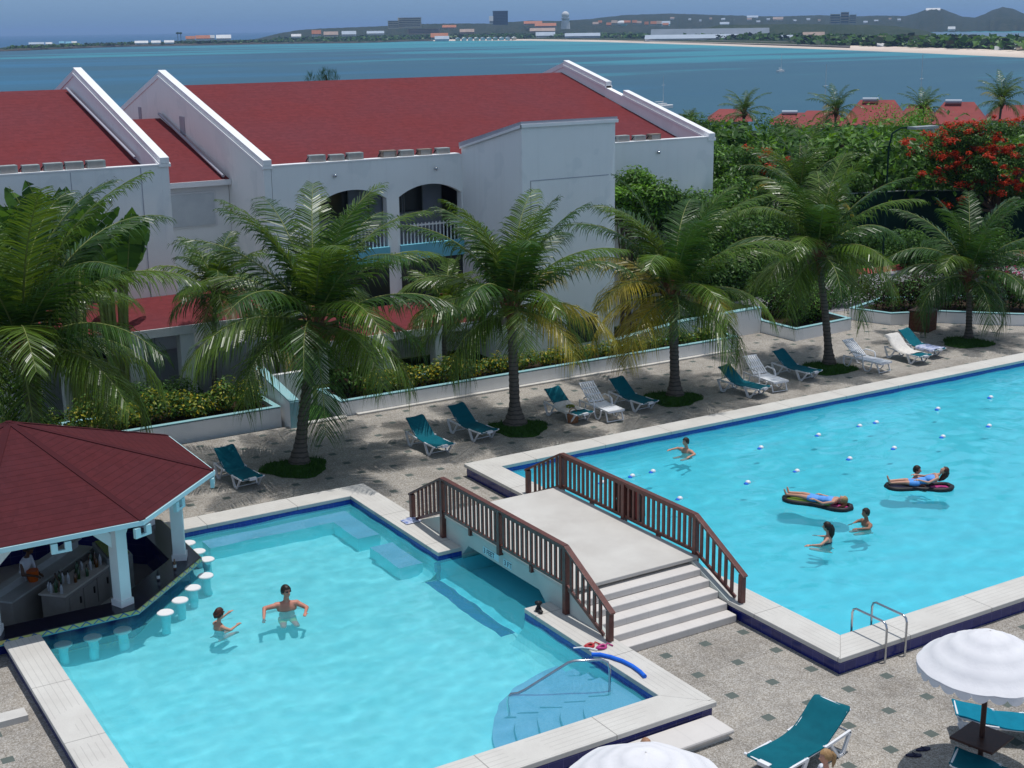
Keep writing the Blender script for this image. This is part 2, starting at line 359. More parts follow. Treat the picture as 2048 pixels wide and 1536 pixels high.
def water_material():
    """clear refracting water with a trace of milkiness; the waves are real geometry"""
    m = bpy.data.materials.new('pool_water'); m.use_nodes = True; t = m.node_tree; L = t.links
    t.nodes.remove(t.nodes['Principled BSDF']); out = t.nodes['Material Output']
    fr = N(t, 'Fresnel'); fr.inputs['IOR'].default_value = 1.33
    tr = N(t, 'BsdfRefraction'); tr.inputs['Roughness'].default_value = 0; tr.inputs['IOR'].default_value = 1.33; tr.inputs[0].default_value = (.97, 1, 1, 1)
    df = N(t, 'BsdfDiffuse'); df.inputs[0].default_value = (.13, .86, 1, 1)
    m0 = N(t, 'MixShader'); m0.inputs[0].default_value = .2; L.new(tr.outputs[0], m0.inputs[1]); L.new(df.outputs[0], m0.inputs[2])
    gl = N(t, 'BsdfGlossy'); gl.inputs['Roughness'].default_value = .05
    mx = N(t, 'MixShader'); L.new(fr.outputs[0], mx.inputs[0]); L.new(m0.outputs[0], mx.inputs[1]); L.new(gl.outputs[0], mx.inputs[2])
    L.new(mx.outputs[0], out.inputs[0]); return m
M['water'] = water_material()
def leaf_mat(name, c, var=.35, spec=.35, rough=.45, tl=.35):
    m, t, b, L = mk(name)
    g = N(t, 'NewGeometry').outputs['Random Per Island']
    L.new(mixc(t, g, tuple(x*(1-var) for x in c[:3])+(1,), tuple(x*(1+var) for x in c[:3])+(1,)), b.inputs['Base Color'])
    b.inputs['Roughness'].default_value = rough; b.inputs['Specular IOR Level'].default_value = spec
    td = N(t, 'BsdfTranslucent'); L.new(mixc(t, g, tuple(x*(1.2-var) for x in c[:3])+(1,), (c[0]*1.9, c[1]*1.6, c[2]*.8, 1)), td.inputs[0])
    mx = N(t, 'MixShader'); mx.inputs[0].default_value = tl
    L.new(b.outputs[0], mx.inputs[1]); L.new(td.outputs[0], mx.inputs[2]); L.new(mx.outputs[0], t.nodes['Material Output'].inputs[0])
    return m
M['leaf_a'] = leaf_mat('mid_green_leaf', rgb(.075, .17, .022))
M['leaf_b'] = leaf_mat('dark_green_leaf', rgb(.032, .088, .016), .35, .2, .55)
M['leaf_c'] = leaf_mat('bright_green_leaf', rgb(.13, .29, .025))
M['leaf_y'] = leaf_mat('yellow_green_leaf', rgb(.22, .26, .03))
M['leaf_gold'] = leaf_mat('yellow_leaf', rgb(.55, .45, .03), .25)
M['leaf_m'] = leaf_mat('maroon_leaf', rgb(.035, .018, .016), .35, .08, .7)
M['red_flower'] = leaf_mat('orange_red_petal', rgb(.50, .05, .015), .35, .2)
M['pink_flower'] = leaf_mat('magenta_petal', rgb(.5, .04, .16), .25, .2)
M['frond_a'] = leaf_mat('green_frond', rgb(.088, .155, .018), .45, .5, .34, .35)
M['frond_b'] = leaf_mat('deep_green_frond', rgb(.036, .090, .013), .4, .45, .38, .3)
M['frond_y'] = leaf_mat('yellowing_frond', rgb(.34, .28, .03), .25, .5, .35, .3)
M['grass'] = leaf_mat('lawn_grass_blade', rgb(.035, .10, .015), .4, .2, .6)
M['rachis'] = mat('frond_stem', rgb(.22, .24, .07), rgb(.16, .2, .05), 6, .5)
def trunk_material():
    m, t, b, L = mk('ringed_palm_trunk'); tc = N(t, 'TexCoord').outputs['Object']; s = N(t, 'SeparateXYZ'); L.new(tc, s.inputs[0])
    z = math_(t, 'ADD', s.outputs[2], math_(t, 'MULTIPLY', noise(t, 3, 2, .5, tc), .12))
    f = math_(t, 'FRACT', math_(t, 'DIVIDE', math_(t, 'ADD', z, 10), .13)); ring_ = math_(t, 'LESS_THAN', f, .28)
    base = mixc(t, noise(t, 9, 4, .6, tc), rgb(.20, .175, .15), rgb(.085, .07, .06))
    L.new(mixc(t, math_(t, 'MULTIPLY', ring_, .6), base, rgb(.045, .038, .032)), b.inputs['Base Color']); b.inputs['Roughness'].default_value = .9; b.inputs['Specular IOR Level'].default_value = .1
    bump(t, b, f, .6, .03); return m
M['trunk'] = trunk_material()
M['bark'] = mat('brown_bark', rgb(.12, .09, .065), rgb(.07, .05, .04), 9, .9, .1, bmp=.5)
M['fibre'] = mat('rust_brown_palm_fibre', rgb(.20, .09, .045), rgb(.09, .045, .03), 14, .9, .1, bmp=.6)
M['lawn'] = mat('lawn', rgb(.05, .12, .025), rgb(.035, .085, .018), 1.5, .95, .05)
M['scrub_ground'] = mat('scrubby_ground', rgb(.022, .045, .012), rgb(.04, .055, .02), .3, .95, .05)
M['path'] = mat('grey_path', rgb(.30, .29, .31), rgb(.25, .24, .26), 2, .9, .1)
M['red_court'] = mat('red_court_edge', rgb(.34, .07, .07), rgb(.28, .06, .06), 1, .9, .1)
M['green_mesh'] = mat('dark_green_windscreen', rgb(.010, .034, .026), rgb(.007, .024, .02), 1.5, .8, .1)
M['sand'] = mat('pale_pink_sand', rgb(.74, .62, .52), rgb(.64, .53, .44), .01, .95, .05)
M['rock'] = mat('dark_shore_rock', rgb(.07, .06, .05), rgb(.12, .10, .08), .03, .95, .05)
M['far_green'] = mat('scrub_covered_land', rgb(.018, .038, .014), rgb(.055, .065, .032), .02, .95, .05, detail=8)
M['hill'] = mat('wooded_hill', rgb(.012, .030, .016), rgb(.060, .064, .042), .035, .95, .05, detail=9)
M['tarmac'] = mat('runway_tarmac', rgb(.16, .15, .14), rgb(.12, .115, .11), .01, .95, .05)
# ================================================================== GROUND AND POOLS
WL = .15
deck = MB()
for x0, y0, x1, y1 in [(-30, -6, 75, 17.33), (-30, 17.33, 4.48, 27.15), (14.64, 17.33, 17.88, 22.6), (14.64, 26.3, 17.88, 31.74), (50.7, 17.33, 75, 31.74),
                       (8.97, 31.74, 75, 39.25), (34.2, 39.25, 36.97, 41.1), (36.97, 39.25, 45, 43.2), (2.27, 33.85, 8.97, 39.25), (-30, 27.15, 2.27, 39.25)]:
    deck.add([(x0, y0, 0), (x1, y0, 0), (x1, y1, 0), (x0, y1, 0)], [(0, 1, 2, 3)])
deck.add([(8.97, 31.74, 0), (8.97, 33.85, 0), (7.0, 33.85, 0)], [(0, 1, 2)])
deck.build('pool_deck', M['deck'], kind='structure')

def swimming_pool(name, label):
    return empty(name, (0, 0, 0), 0, label, 'swimming pool', 'pools of the hotel')
# outlines are the inner water edges
def walls(mb, pts, z0, z1, mi):
    for a, b in zip(pts[:-1], pts[1:]):
        mb.add([(a[0], a[1], z0), (b[0], b[1], z0), (b[0], b[1], z1), (a[0], a[1], z1)], [(0, 1, 2, 3)], mi)
ZS, ZB = -.95, -1.15
def cove(mb, pts, ctr, z, w_=.55):
    # coved foot added to the pool wall, shaped to catch the sun
    for a, b_ in zip(pts[:-1], pts[1:]):
        horiz = abs(a[1]-b_[1]) < 1e-6; s = (1 if ctr[1] > a[1] else -1) if horiz else (1 if ctr[0] > a[0] else -1)
        K = 5
        for k in range(K):
            f = lambda q: (w_*(1-math.cos(q*PI/2)), .01-(.01-z)*math.sin(q*PI/2)**.8)
            (d0, z0), (d1, z1) = f(k/K), f((k+1)/K); z1 += .004*(k == K-1)
            if horiz: mb.add([(a[0], a[1]+s*d0, z0), (b_[0], a[1]+s*d0, z0), (b_[0], a[1]+s*d1, z1), (a[0], a[1]+s*d1, z1)], [(0, 1, 2, 3)], 0, True)
            else: mb.add([(a[0]+s*d0, a[1], z0), (a[0]+s*d0, b_[1], z0), (a[0]+s*d1, b_[1], z1), (a[0]+s*d1, a[1], z1)], [(0, 1, 2, 3)], 0, True)
sp = swimming_pool('swimming_pool', 'smaller square pool with submerged bar stools beside the swim-up bar')
b = MB()
b.add([(5.1, 27.2, ZS), (5.1, 17.95, ZS), (14.0, 17.95, ZS), (14.0, 31.1, ZS), (8.9, 31.1, ZS), (8.9, 29.1, ZS), (7.0, 27.2, ZS)], [(0, 1, 2, 3, 4, 5, 6)])
o1 = [(5.1, 27.3), (5.1, 17.95), (14.0, 17.95), (14.0, 22.56)]; o2 = [(14.0, 26.33), (14.0, 31.1), (8.9, 31.1)]
for o in (o1, o2): walls(b, o, ZS, .02, 0)
cove(b, o1, (9.5, 24.5), ZS); cove(b, o2, (9.5, 24.5), ZS)
b.build('basin', M['plaster_s'], sp)
for o in (o1, o2): b = MB(); walls(b, o, .02, .27, 0); b.build('waterline_tiles', M['water_tile'], sp)
# submerged benches with lavender mosaic tops, in the far corner
b = MB()
b.prism([(9.9, 30.35), (13.15, 30.35), (13.15, 28.9), (13.75, 28.9), (13.75, 30.95), (9.9, 30.95)], ZS, -.14, 'z', 0, 1)
b.build('corner_bench', [M['plaster_s'], M['lavender_tile']], sp)
b = MB(); b.prism([(13.2, 26.75), (13.8, 26.75), (13.8, 28.35), (13.2, 28.35)], ZS, -.22, 'z', 0, 1)
b.build('side_bench', [M['plaster_s'], M['lavender_tile']], sp)
b = MB()
for i in range(5):
    R = 1.35+.42*i; z = .0-.19*i
    pl = [(13.98, 17.97)]+[(13.98+R*math.cos(a), 17.97+R*math.sin(a)) for a in [PI+.0-PI/2*k/18 for k in range(19)]]
    b.prism(pl[::-1], ZS if i == 4 else z-.19, z, 'z', 0)
b.build('corner_steps', M['lavender_tile'], sp)
b = MB(); b.box(13.62, 22.9, ZS+.002, 13.98, 26.3, ZS+.02); b.box(13.93, 26.3, ZS, 14.03, 26.42, .02); b.build('floor_line', M['water_tile'], sp)
# coping of the small pool
def coping(parent, slabs, name='coping'):
    """slabs: list of (x0,y0,x1,y1,axis); light stone slabs over a blue tiled plinth"""
    for ax in 'xy':
        mb = MB()
        for x0, y0, x1, y1, a in slabs:
            if a == ax: mb.box(x0, y0, .27, x1, y1, .37)
        if mb.v: mb.build(name, M['cope_'+ax], parent, bevel=.012)
def slab(parent, ax, quad): b = MB(); b.prism(quad, .27, .37); b.build('coping', M['cope_'+ax], parent, bevel=.012)
def plinth(parent, *bx): b = MB(); b.box(*bx); b.build('tiled_plinth', M['blue_tile'], parent)
slab(sp, 'y', [(4.40, 17.2), (5.11, 17.97), (5.11, 27.15), (4.40, 27.15)])
slab(sp, 'x', [(4.402, 17.2), (14.718, 17.2), (13.992, 17.97), (5.112, 17.97)])
slab(sp, 'y', [(14.72, 17.2), (14.72, 22.56), (13.99, 22.56), (13.99, 17.97)])
slab(sp, 'y', [(13.99, 26.33), (14.72, 26.33), (14.72, 31.86), (13.99, 31.1)])
slab(sp, 'x', [(8.85, 31.1), (13.988, 31.1), (14.718, 31.86), (8.85, 31.86)])
for q in ((4.46, 17.26, 0, 14.66, 17.93, .268), (4.46, 17.931, 0, 5.08, 27.1, .268), (14.02, 17.931, 0, 14.66, 22.54, .268), (14.02, 26.35, 0, 14.66, 31.8, .268), (8.9, 31.12, 0, 14.019, 31.8, .268)): plinth(sp, *q)
# entry step outside the near corner
st = empty('entry_step', (0, 0, 0), 0, 'single rounded stone step on the deck against the near corner of the small pool', 'step')
b = MB(); b.box(12.5, 16.5, .1, 14.55, 17.16, .19); b.build('tread', M['step'], st, bevel=.035)
b = MB(); b.box(12.57, 16.57, 0, 14.48, 17.2, .1); b.build('riser', M['concrete'], st)
# big pool
bp = swimming_pool('swimming_pool', 'large rectangular lap pool with float lines beyond the footbridge')
b = MB()
b.add([(18.55, 18, ZB), (50, 18, ZB), (50, 31.07, ZB), (18.55, 31.07, ZB)], [(0, 1, 2, 3)])
o3 = [(18.55, 22.56), (18.55, 18.0), (50, 18.0), (50, 31.07), (18.55, 31.07), (18.55, 26.33)]
ch = [(14.0, 22.56), (18.55, 22.56)]; ch2 = [(18.55, 26.33), (14.0, 26.33)]
for o in (o3, ch, ch2): walls(b, o, ZB, .02, 0)
cove(b, o3, (30, 24.5), ZB)
b.add([(14.0, 22.5, ZS-.02), (18.56, 22.5, ZS-.02), (18.56, 26.4, ZS-.02), (14.0, 26.4, ZS-.02)], [(0, 1, 2, 3)])
b.add([(18.555, 22.5, ZS-.02), (18.555, 26.4, ZS-.02), (18.555, 26.4, ZB), (18.555, 22.5, ZB)], [(0, 1, 2, 3)])
b.build('basin', M['plaster_b'], bp)
for o in (o3, ch, ch2): b = MB(); walls(b, o, .02, .27, 0); b.build('waterline_tiles', M['water_tile'], bp)
slab(bp, 'y', [(17.8, 17.25), (18.56, 18.02), (18.56, 22.56), (17.8, 22.56)])
slab(bp, 'y', [(17.8, 26.33), (18.56, 26.33), (18.56, 31.05), (17.8, 31.82)])
slab(bp, 'x', [(17.802, 17.25), (50.8, 17.25), (50, 18.02), (18.562, 18.02)])
slab(bp, 'x', [(18.562, 31.05), (50, 31.05), (50.8, 31.82), (17.802, 31.82)])
slab(bp, 'y', [(50.802, 17.25), (50.802, 31.82), (50.002, 31.05), (50.002, 18.02)])
for q in ((17.86, 17.31, 0, 50.74, 17.98, .268), (17.86, 31.1, 0, 50.74, 31.76, .268), (17.86, 17.981, 0, 18.53, 22.54, .268), (17.86, 26.35, 0, 18.53, 31.099, .268), (50.02, 17.981, 0, 50.74, 31.099, .268)): plinth(bp, *q)
# water of both pools, joined by the channel under the bridge
from mathutils import noise as mnoise
def wave(x, y):
    v = lambda k, q, z: mnoise.noise(Vector((x*k+.3*y, y*q-.2*x, z)))
    return WL+.030*v(.9, 1.3, 0)+.013*v(2.1, 2.7, 5)+.0045*v(4.6, 5.4, 9)
def water_sheet():
    b = MB()
    def grid(x0, y0, x1, y1, st, skip=None):
        nx, ny = round((x1-x0)/st), round((y1-y0)/st); idx = {}
        for i in range(nx):
            for j in range(ny):
                if skip and skip(x0+(x1-x0)*(i+.5)/nx, y0+(y1-y0)*(j+.5)/ny): continue
                f = []
                for p, q in ((i, j), (i+1, j), (i+1, j+1), (i, j+1)):
                    if (p, q) not in idx:
                        x = x0+(x1-x0)*p/nx; y = y0+(y1-y0)*q/ny; idx[(p, q)] = len(b.v); b.v.append((x, y, wave(x, y)))
                    f.append(idx[(p, q)])
                b.f.append(f); b.m.append(0); b.sm.append(True)
    inner = lambda x, y: x < 8.72 and y > 27.4 and (x-5.62)+(30.5-y) < 4.40 and (x-5.62) < 3.1
    grid(5.08, 17.93, 14.03, 31.13, .085, inner); grid(18.53, 17.97, 50.02, 31.1, .12)
    o = b.build('pool_water', M['water'], kind='structure'); o.cycles.is_caustics_caster = True
    b = MB(); grid2 = b
    nx, ny = 50, 44
    v = [(14.03+4.5*i/nx, 22.52+3.85*j/ny, wave(14.03+4.5*i/nx, 22.52+3.85*j/ny)) for i in range(nx+1) for j in range(ny+1)]
    b.add(v, [(i*(ny+1)+j, (i+1)*(ny+1)+j, (i+1)*(ny+1)+j+1, i*(ny+1)+j+1) for i in range(nx) for j in range(ny)], 0, True)
    o = b.build('channel_water', M['water'], kind='structure'); o.cycles.is_caustics_caster = True
water_sheet()

# ================================================================== FOOTBRIDGE
br = empty('footbridge', (16.2, 24.4, 0), 0, 'pale concrete footbridge with brown timber handrails between the two pools', 'bridge')
def BP(o): o.matrix_parent_inverse = Matrix.Translation((-16.2, -24.4, 0)); return o
BX0, BX1 = 14.62, 17.92
b = MB()
yy = [22.0, 22.72, 23.0, 26.0, 26.3, 27.0]
prof = [(22.0, .02), (22.56, .02), (22.6, .20), (22.95, .50), (26.0, .50), (26.3, .20), (26.33, .02), (27.0, .02), (27.0, .86), (22.0, .86)]
b.prism(prof, BX0, BX1, 'x'); BP(b.build('span', M['side_conc'], br))
b = MB(); b.box(BX0-.03, 21.72, .862, BX1+.02, 27.28, .95); BP(b.build('deck_slab', M['deck_conc'], br, bevel=.015))
for sgn in (1, -1):
    b = MB()
    for k in range(5):
        z1 = .17+.155*k
        ya = 20.22+.3*k; y0, y1 = (ya, 22.0) if sgn > 0 else (49.0-22.0, 49.0-ya)
        if k == 0: b.box(BX0+.12, y0, 0, BX1-.14, y1, z1)
        else: b.box(BX0+.12, y0, z1-.155, BX1-.14, y1, z1)
    BP(b.build('steps', M['step'], br, bevel=.02))
    for x0, x1 in ((BX0, BX0+.115), (BX1-.135, BX1)):      # triangular cheek walls under the sloping rails
        b = MB(); pr = [(20.5, .372), (22.0, .372), (22.0, .86), (21.75, .86)]
        if sgn < 0: pr = [(49-y, z) for y, z in pr][::-1]
        b.prism(pr, x0, x1, 'x'); BP(b.build('cheek_wall', M['side_conc'], br))
for X in (14.57, 17.97):
    rl = bpy.data.objects.new('handrail', None); C.objects.link(rl); rl.parent = br; BP(rl); rl.location = (0, 0, 0)
    def RP(o): o.parent = rl; return o
    P = [(20.2, .98), (21.85, 1.86), (27.12, 1.86), (28.8, .98)]; Q = [(20.5, .42), (21.85, 1.02), (27.12, 1.02), (28.5, .42)]
    b = MB()
    for i in range(3):
        b.bar((X, P[i][0], P[i][1]), (X, P[i+1][0], P[i+1][1]), .13, .05)
    RP(b.build('top_rail', M['wood'], bevel=.006))
    b = MB()
    for i in range(3): b.bar((X, Q[i][0], Q[i][1]), (X, Q[i+1][0], Q[i+1][1]), .05, .07)
    b.bar((X, 21.85, 1.79), (X, 27.12, 1.79), .04, .06)
    RP(b.build('bottom_rail', M['wood']))
    n = 0
    for y, zt, zb in [(20.3, 1.0, .372), (21.85, 1.84, .372), (24.49, 1.84, .8), (27.12, 1.84, .372), (28.7, 1.0, .372)]:
        b = MB(); b.box(X-.06, y-.06, zb, X+.06, y+.06, zt); RP(b.build('post', M['wood'], bevel=.008))
    for y in (23.17, 25.8): b = MB(); b.box(X-.045, y-.04, .84, X+.045, y+.04, 1.0); RP(b.build('stub_post', M['wood']))
    def lerp(A, y):
        for i in range(3):
            if A[i][0] <= y <= A[i+1][0]:
                t = (y-A[i][0])/(A[i+1][0]-A[i][0]); return A[i][1]+t*(A[i+1][1]-A[i][1])
    ys = [20.62+.205*k for k in range(6)]+[22.05+.1877*k for k in range(13)]+[24.68+.1877*k for k in range(13)]+[27.34+.205*k for k in range(6)]
    for y in ys:
        b = MB(); b.box(X-.022, y-.036, lerp(Q, y)-.02, X+.022, y+.036, lerp(P, y)-.02); RP(b.build('baluster', M['wood']))
# depth marking tiles on the bridge fascia
def text(s, size, loc, rot, mtl, name, parent=None):
    cu = bpy.data.curves.new(name, 'FONT'); cu.body = s; cu.size = size; cu.extrude = .002
    o = bpy.data.objects.new(name, cu); C.objects.link(o); bpy.context.view_layer.update()
    me = bpy.data.meshes.new_from_object(o); bpy.data.objects.remove(o)
    o = bpy.data.objects.new(name, me); C.objects.link(o); me.materials.append(mtl)
    o.location = loc; o.rotation_euler = rot
    if parent is not None: o.parent = parent
    return o
for y0, y1, s in ((24.62, 25.32, '3 FEET'), (24.08, 24.42, '3 FT')):
    b = MB(); b.box(BX0-.008, y0, .56, BX0-.001, y1, .73); BP(b.build('depth_marker', M['pale_teal'], br))
    BP(text(s, .17, (BX0-.010, y1-.03, .585), (PI/2, 0, -PI/2), M['navy'], 'depth_lettering', br))
# dark red rescue board hung on the water side of the far rail
b = MB()
pr = [(23.95, 1.0), (24.9, 1.0), (24.98, 1.15), (24.9, 1.32), (25.02, 1.5), (24.95, 1.72), (24.7, 1.8), (24.1, 1.8), (23.85, 1.65), (23.82, 1.2)]
b.prism(pr, 18.04, 18.10, 'x')
lr = b.build('rescue_board', M['dark_wood'], bevel=.02, label='dark maroon rescue board hung on the pool side of the far bridge rail', cat='rescue board')
b = MB(); b.box(18.101, 24.05, 1.05, 18.11, 24.2, 1.75); b.box(18.03, 24.05, 1.05, 18.039, 24.2, 1.75); b.build('stripe', M['red_rubber'], lr)

# ================================================================== SWIM-UP BAR
CXB, CYB = 5.62, 30.5
def octo(a, rot=0):
    R = a/math.cos(PI/8); return [(CXB+R*math.cos(PI/8+k*PI/4), CYB+R*math.sin(PI/8+k*PI/4)) for k in range(8)]
bar = empty('swim_up_bar', (CXB, CYB, 0), 0, 'octagonal swim-up bar with dark red shingle roof and white posts at the pool edge', 'pool bar')
def BB(o): o.matrix_parent_inverse = Matrix.Translation((-CXB, -CYB, 0)); return o
def ring(mb, ao, ai, z0, z1, mi=0, mi_top=None, ks=range(8)):
    O = octo(ao); I = octo(ai)
    for k in ks:
        a, b_, c, d = O[k], O[(k+1) % 8], I[(k+1) % 8], I[k]
        mb.prism([a, b_, c, d], z0, z1, 'z', mi, mi_top)
b = MB(); b.prism(octo(3.3), -.75, -.6); BB(b.build('floor', M['concrete'], bar))
b = MB(); ring(b, 3.35, 3.12, -1.0, .30); BB(b.build('tiled_base_wall', M['blue_tile'], bar))
b = MB(); ring(b, 3.6, 2.95, .34, .42); BB(b.build('counter_top', M['counter_tile'], bar))
b = MB(); ring(b, 3.625, 3.56, .30, .405)
m, t, pb, L = mk('yellow_border_tile'); tc = N(t, 'TexCoord').outputs['Object']; s_ = N(t, 'SeparateXYZ'); L.new(tc, s_.inputs[0])
u_ = math_(t, 'FRACT', math_(t, 'DIVIDE', math_(t, 'ADD', math_(t, 'ADD', s_.outputs[0], math_(t, 'MULTIPLY', s_.outputs[1], .35)), 100), .26))
z_ = math_(t, 'DIVIDE', math_(t, 'SUBTRACT', s_.outputs[2], .30), .105)
wv = math_(t, 'MULTIPLY', math_(t, 'LESS_THAN', math_(t, 'ABSOLUTE', math_(t, 'SUBTRACT', math_(t, 'ABSOLUTE', math_(t, 'SUBTRACT', math_(t, 'MULTIPLY', u_, 2), 1)), z_)), .16), math_(t, 'GREATER_THAN', z_, .12))
col = mixc(t, wv, rgb(.50, .50, .16), rgb(.02, .10, .30)); col = mixc(t, math_(t, 'LESS_THAN', z_, .2), col, rgb(.10, .42, .48))
L.new(col, pb.inputs['Base Color']); pb.inputs['Roughness'].default_value = .3
BB(b.build('border_tiles', m, bar))
RE, RZ0, RZ1 = 4.0, 2.5, 3.9
b = MB(); E0 = octo(RE); 
for k in range(8):
    a, c = E0[k], E0[(k+1) % 8]
    b.add([(a[0], a[1], RZ0), (c[0], c[1], RZ0), (CXB, CYB, RZ1)], [(0, 1, 2)])
    b.add([(a[0], a[1], RZ0-.07), (c[0], c[1], RZ0-.07), (CXB, CYB, RZ1-.1)], [(2, 1, 0)])
rf = BB(b.build('roof', M['bar_roof'], bar))
for k in range(8):
    b = MB(); a = E0[k]; b.bar((a[0], a[1], RZ0+.004), (CXB, CYB, RZ1+.006), .15, .012); b.build('hip_ridge', M['bar_hip'], rf)

b = MB(); ring(b, RE+.03, RE-.03, RZ0-.11, RZ0-.012); BB(b.build('fascia', M['pale_teal'], bar))
for k in range(8):
    a, c = E0[k], E0[(k+1) % 8]; mx, my = (a[0]+c[0])/2, (a[1]+c[1])/2
    for q in (0, 1):
        px, py = (mx, my) if q == 0 else a
        dx, dy = px-CXB, py-CYB; l = math.hypot(dx, dy); dx /= l; dy /= l
        tx, ty = -dy, dx; px -= dx*.04; py -= dy*.04
        b = MB()
        for s0, s1, z0, z1 in ((-.2, -.07, RZ0-.36, RZ0-.15), (.07, .2, RZ0-.36, RZ0-.15), (-.07, .07, RZ0-.36, RZ0-.31)):
            b.prism([(px+tx*s0-dx*.04, py+ty*s0-dy*.04), (px+tx*s0+dx*.04, py+ty*s0+dy*.04), (px+tx*s1+dx*.04, py+ty*s1+dy*.04), (px+tx*s1-dx*.04, py+ty*s1-dy*.04)][::-1], z0, z1)
        BB(b.build('bracket', M['pale_teal'], bar))
PO = octo(3.17)
for k in range(8):
    x, y = PO[k]; a = math.atan2(y-CYB, x-CXB); b = MB(); w_ = .135
    ca, sa = math.cos(a), math.sin(a)
    b.prism([(x+(p*ca-q*sa)*w_, y+(p*sa+q*ca)*w_) for p, q in ((-1, -1), (1, -1), (1, 1), (-1, 1))], .42, RZ0-.02)
    b.prism([(x+(p*ca-q*sa)*(w_+.03), y+(p*sa+q*ca)*(w_+.03)) for p, q in ((-1, -1), (1, -1), (1, 1), (-1, 1))], .42, .56)
    for sg in (1, -1):      # curved brace under the eave
        d2 = a+sg*(PI/2-.39)+PI*0
        e = Vector((math.cos(a+sg*PI*.62), math.sin(a+sg*PI*.62), 0))
        b.bar((x, y, 1.75), (x+e.x*.62, y+e.y*.62, 2.36), .07, .22)
    BB(b.build('post', M['white'], bar))
b = MB(); ring(b, 3.22, 3.12, RZ0-.3, RZ0-.03); BB(b.build('eave_beam', M['white'], bar))
# inside the bar: a long diagonal worktop with a raised shelf, low cabinets with doors
def rotbox(mb, cx, cy, a, l, w_, z0, z1, mi=0):
    ca, sa = math.cos(a), math.sin(a)
    mb.prism([(cx+p*l/2*ca-q*w_/2*sa, cy+p*l/2*sa+q*w_/2*ca) for p, q in ((-1, -1), (1, -1), (1, 1), (-1, 1))], z0, z1, 'z', mi)
wt = empty('bar_worktop', (0, 0, 0), 0, 'long pale worktop with a raised shelf running diagonally through the bar', 'worktop')
AW = rad(44)
b = MB(); rotbox(b, 6.07, 30.6, AW, 3.3, .50, -.6, .18); b.build('cabinet', M['cabinet'], wt)
b = MB(); rotbox(b, 6.07, 30.6, AW, 3.4, .56, .18, .22); b.build('worktop', M['steel_counter'], wt, bevel=.008)
b = MB(); rotbox(b, 5.97, 30.7, AW, 3.3, .20, .40, .44); rotbox(b, 5.97, 30.7, AW, 3.2, .05, .22, .40); b.build('raised_shelf', M['steel_counter'], wt)
cb = empty('base_cabinet', (0, 0, 0), 0, 'low grey base cabinet with two doors under the bottles inside the bar', 'cabinet')
b = MB(); rotbox(b, 6.6, 29.9, AW, 1.9, .6, -.6, .16); b.build('carcass', M['cabinet'], cb)
b = MB(); rotbox(b, 6.6, 29.9, AW, 2.0, .66, .16, .20); b.build('worktop', M['concrete'], cb)
for k in (-.57, .0, .57):
    b = MB(); rotbox(b, 6.6+k*math.cos(AW)+.31*math.sin(AW), 29.9+k*math.sin(AW)-.31*math.cos(AW), AW, .5, .03, -.5, .08); d_ = b.build('door', M['cabinet'], cb)
    b = MB(); rotbox(b, 6.6+(k+.15)*math.cos(AW)+.335*math.sin(AW), 29.9+(k+.15)*math.sin(AW)-.335*math.cos(AW), AW, .04, .03, -.2, -.05); b.build('handle', M['black'], d_)
rf_ = MB(); rotbox(rf_, 7.7, 30.9, rad(90), 1.3, .6, -.6, .35); o = rf_.build('ice_chest', M['grey_metal'], bevel=.02, label='grey ice chest standing inside the bar behind the right hand posts', cat='ice chest')
b = MB(); rotbox(b, 7.7, 30.9, rad(90), 1.2, .5, .35, .38); b.build('lid', M['steel'], o)
ORD = ['first', 'second', 'third', 'fourth', 'fifth', 'sixth', 'seventh', 'eighth', 'ninth', 'tenth', 'eleventh', 'twelfth', 'thirteenth', 'fourteenth', 'fifteenth', 'sixteenth', 'seventeenth', 'eighteenth', 'nineteenth', 'twentieth']
random.seed(5)
_bt = []
kinds = [('green_glass', 'dark green'), ('amber', 'amber'), ('clear', 'clear')]
for mt, nm in kinds:
    for k in range(8):
        s_ = random.uniform(-.9, .9); q = random.uniform(-.2, .2)
        x = 6.6+s_*math.cos(AW)-q*math.sin(AW); y = 29.9+s_*math.sin(AW)+q*math.cos(AW)
        b = MB(); h = random.uniform(.24, .32)
        b.lathe([(.036, 0), (.038, h*.6), (.014, h*.75), (.013, h)], (x, y, .20), 10)
        o = b.build('bottle', M[mt], label=nm+' glass bottle among the crowd of bottles on the base cabinet', cat='bottle', group='%s bottles crowded on the base cabinet' % nm)
        _bt.append((s_, nm, o))
        b = MB(); b.lathe([(.015, h-.03), (.015, h+.01)], (x, y, .20), 8); b.build('cap', M['steel' if k % 2 else 'black'], o)
for nm in ('dark green', 'amber', 'clear'):
    for i, (q, n2, o) in enumerate(sorted([t_ for t_ in _bt if t_[1] == nm], key=lambda t_: t_[0])): o['label'] = '%s glass bottle on the base cabinet, %s of its colour from the left' % (nm, ORD[i])
for (px, py, lab, mt) in ((317, 1150, 'nearer', 'black'), (350, 1128, 'farther', 'amber')):
    p = G(px, py+10, .42); b = MB(); b.lathe([(.035, 0), (.036, .15), (.014, .2), (.014, .24)], p, 10)
    o = b.build('bottle', M[mt], label=lab+' of the two drink bottles standing on the dark tiled bar counter', cat='bottle')
    b = MB(); b.lathe([(.037, .04), (.037, .11)], p, 10); b.build('paper_band', M['white'], o)
p = Vector((5.72, 30.2, .22)); b = MB(); b.lathe([(.10, 0), (.13, .1), (.135, .26)], p, 14, cap=True); b.build('juice_jug', M['orange'], label='orange plastic jug on the worktop in front of the bartender', cat='jug')
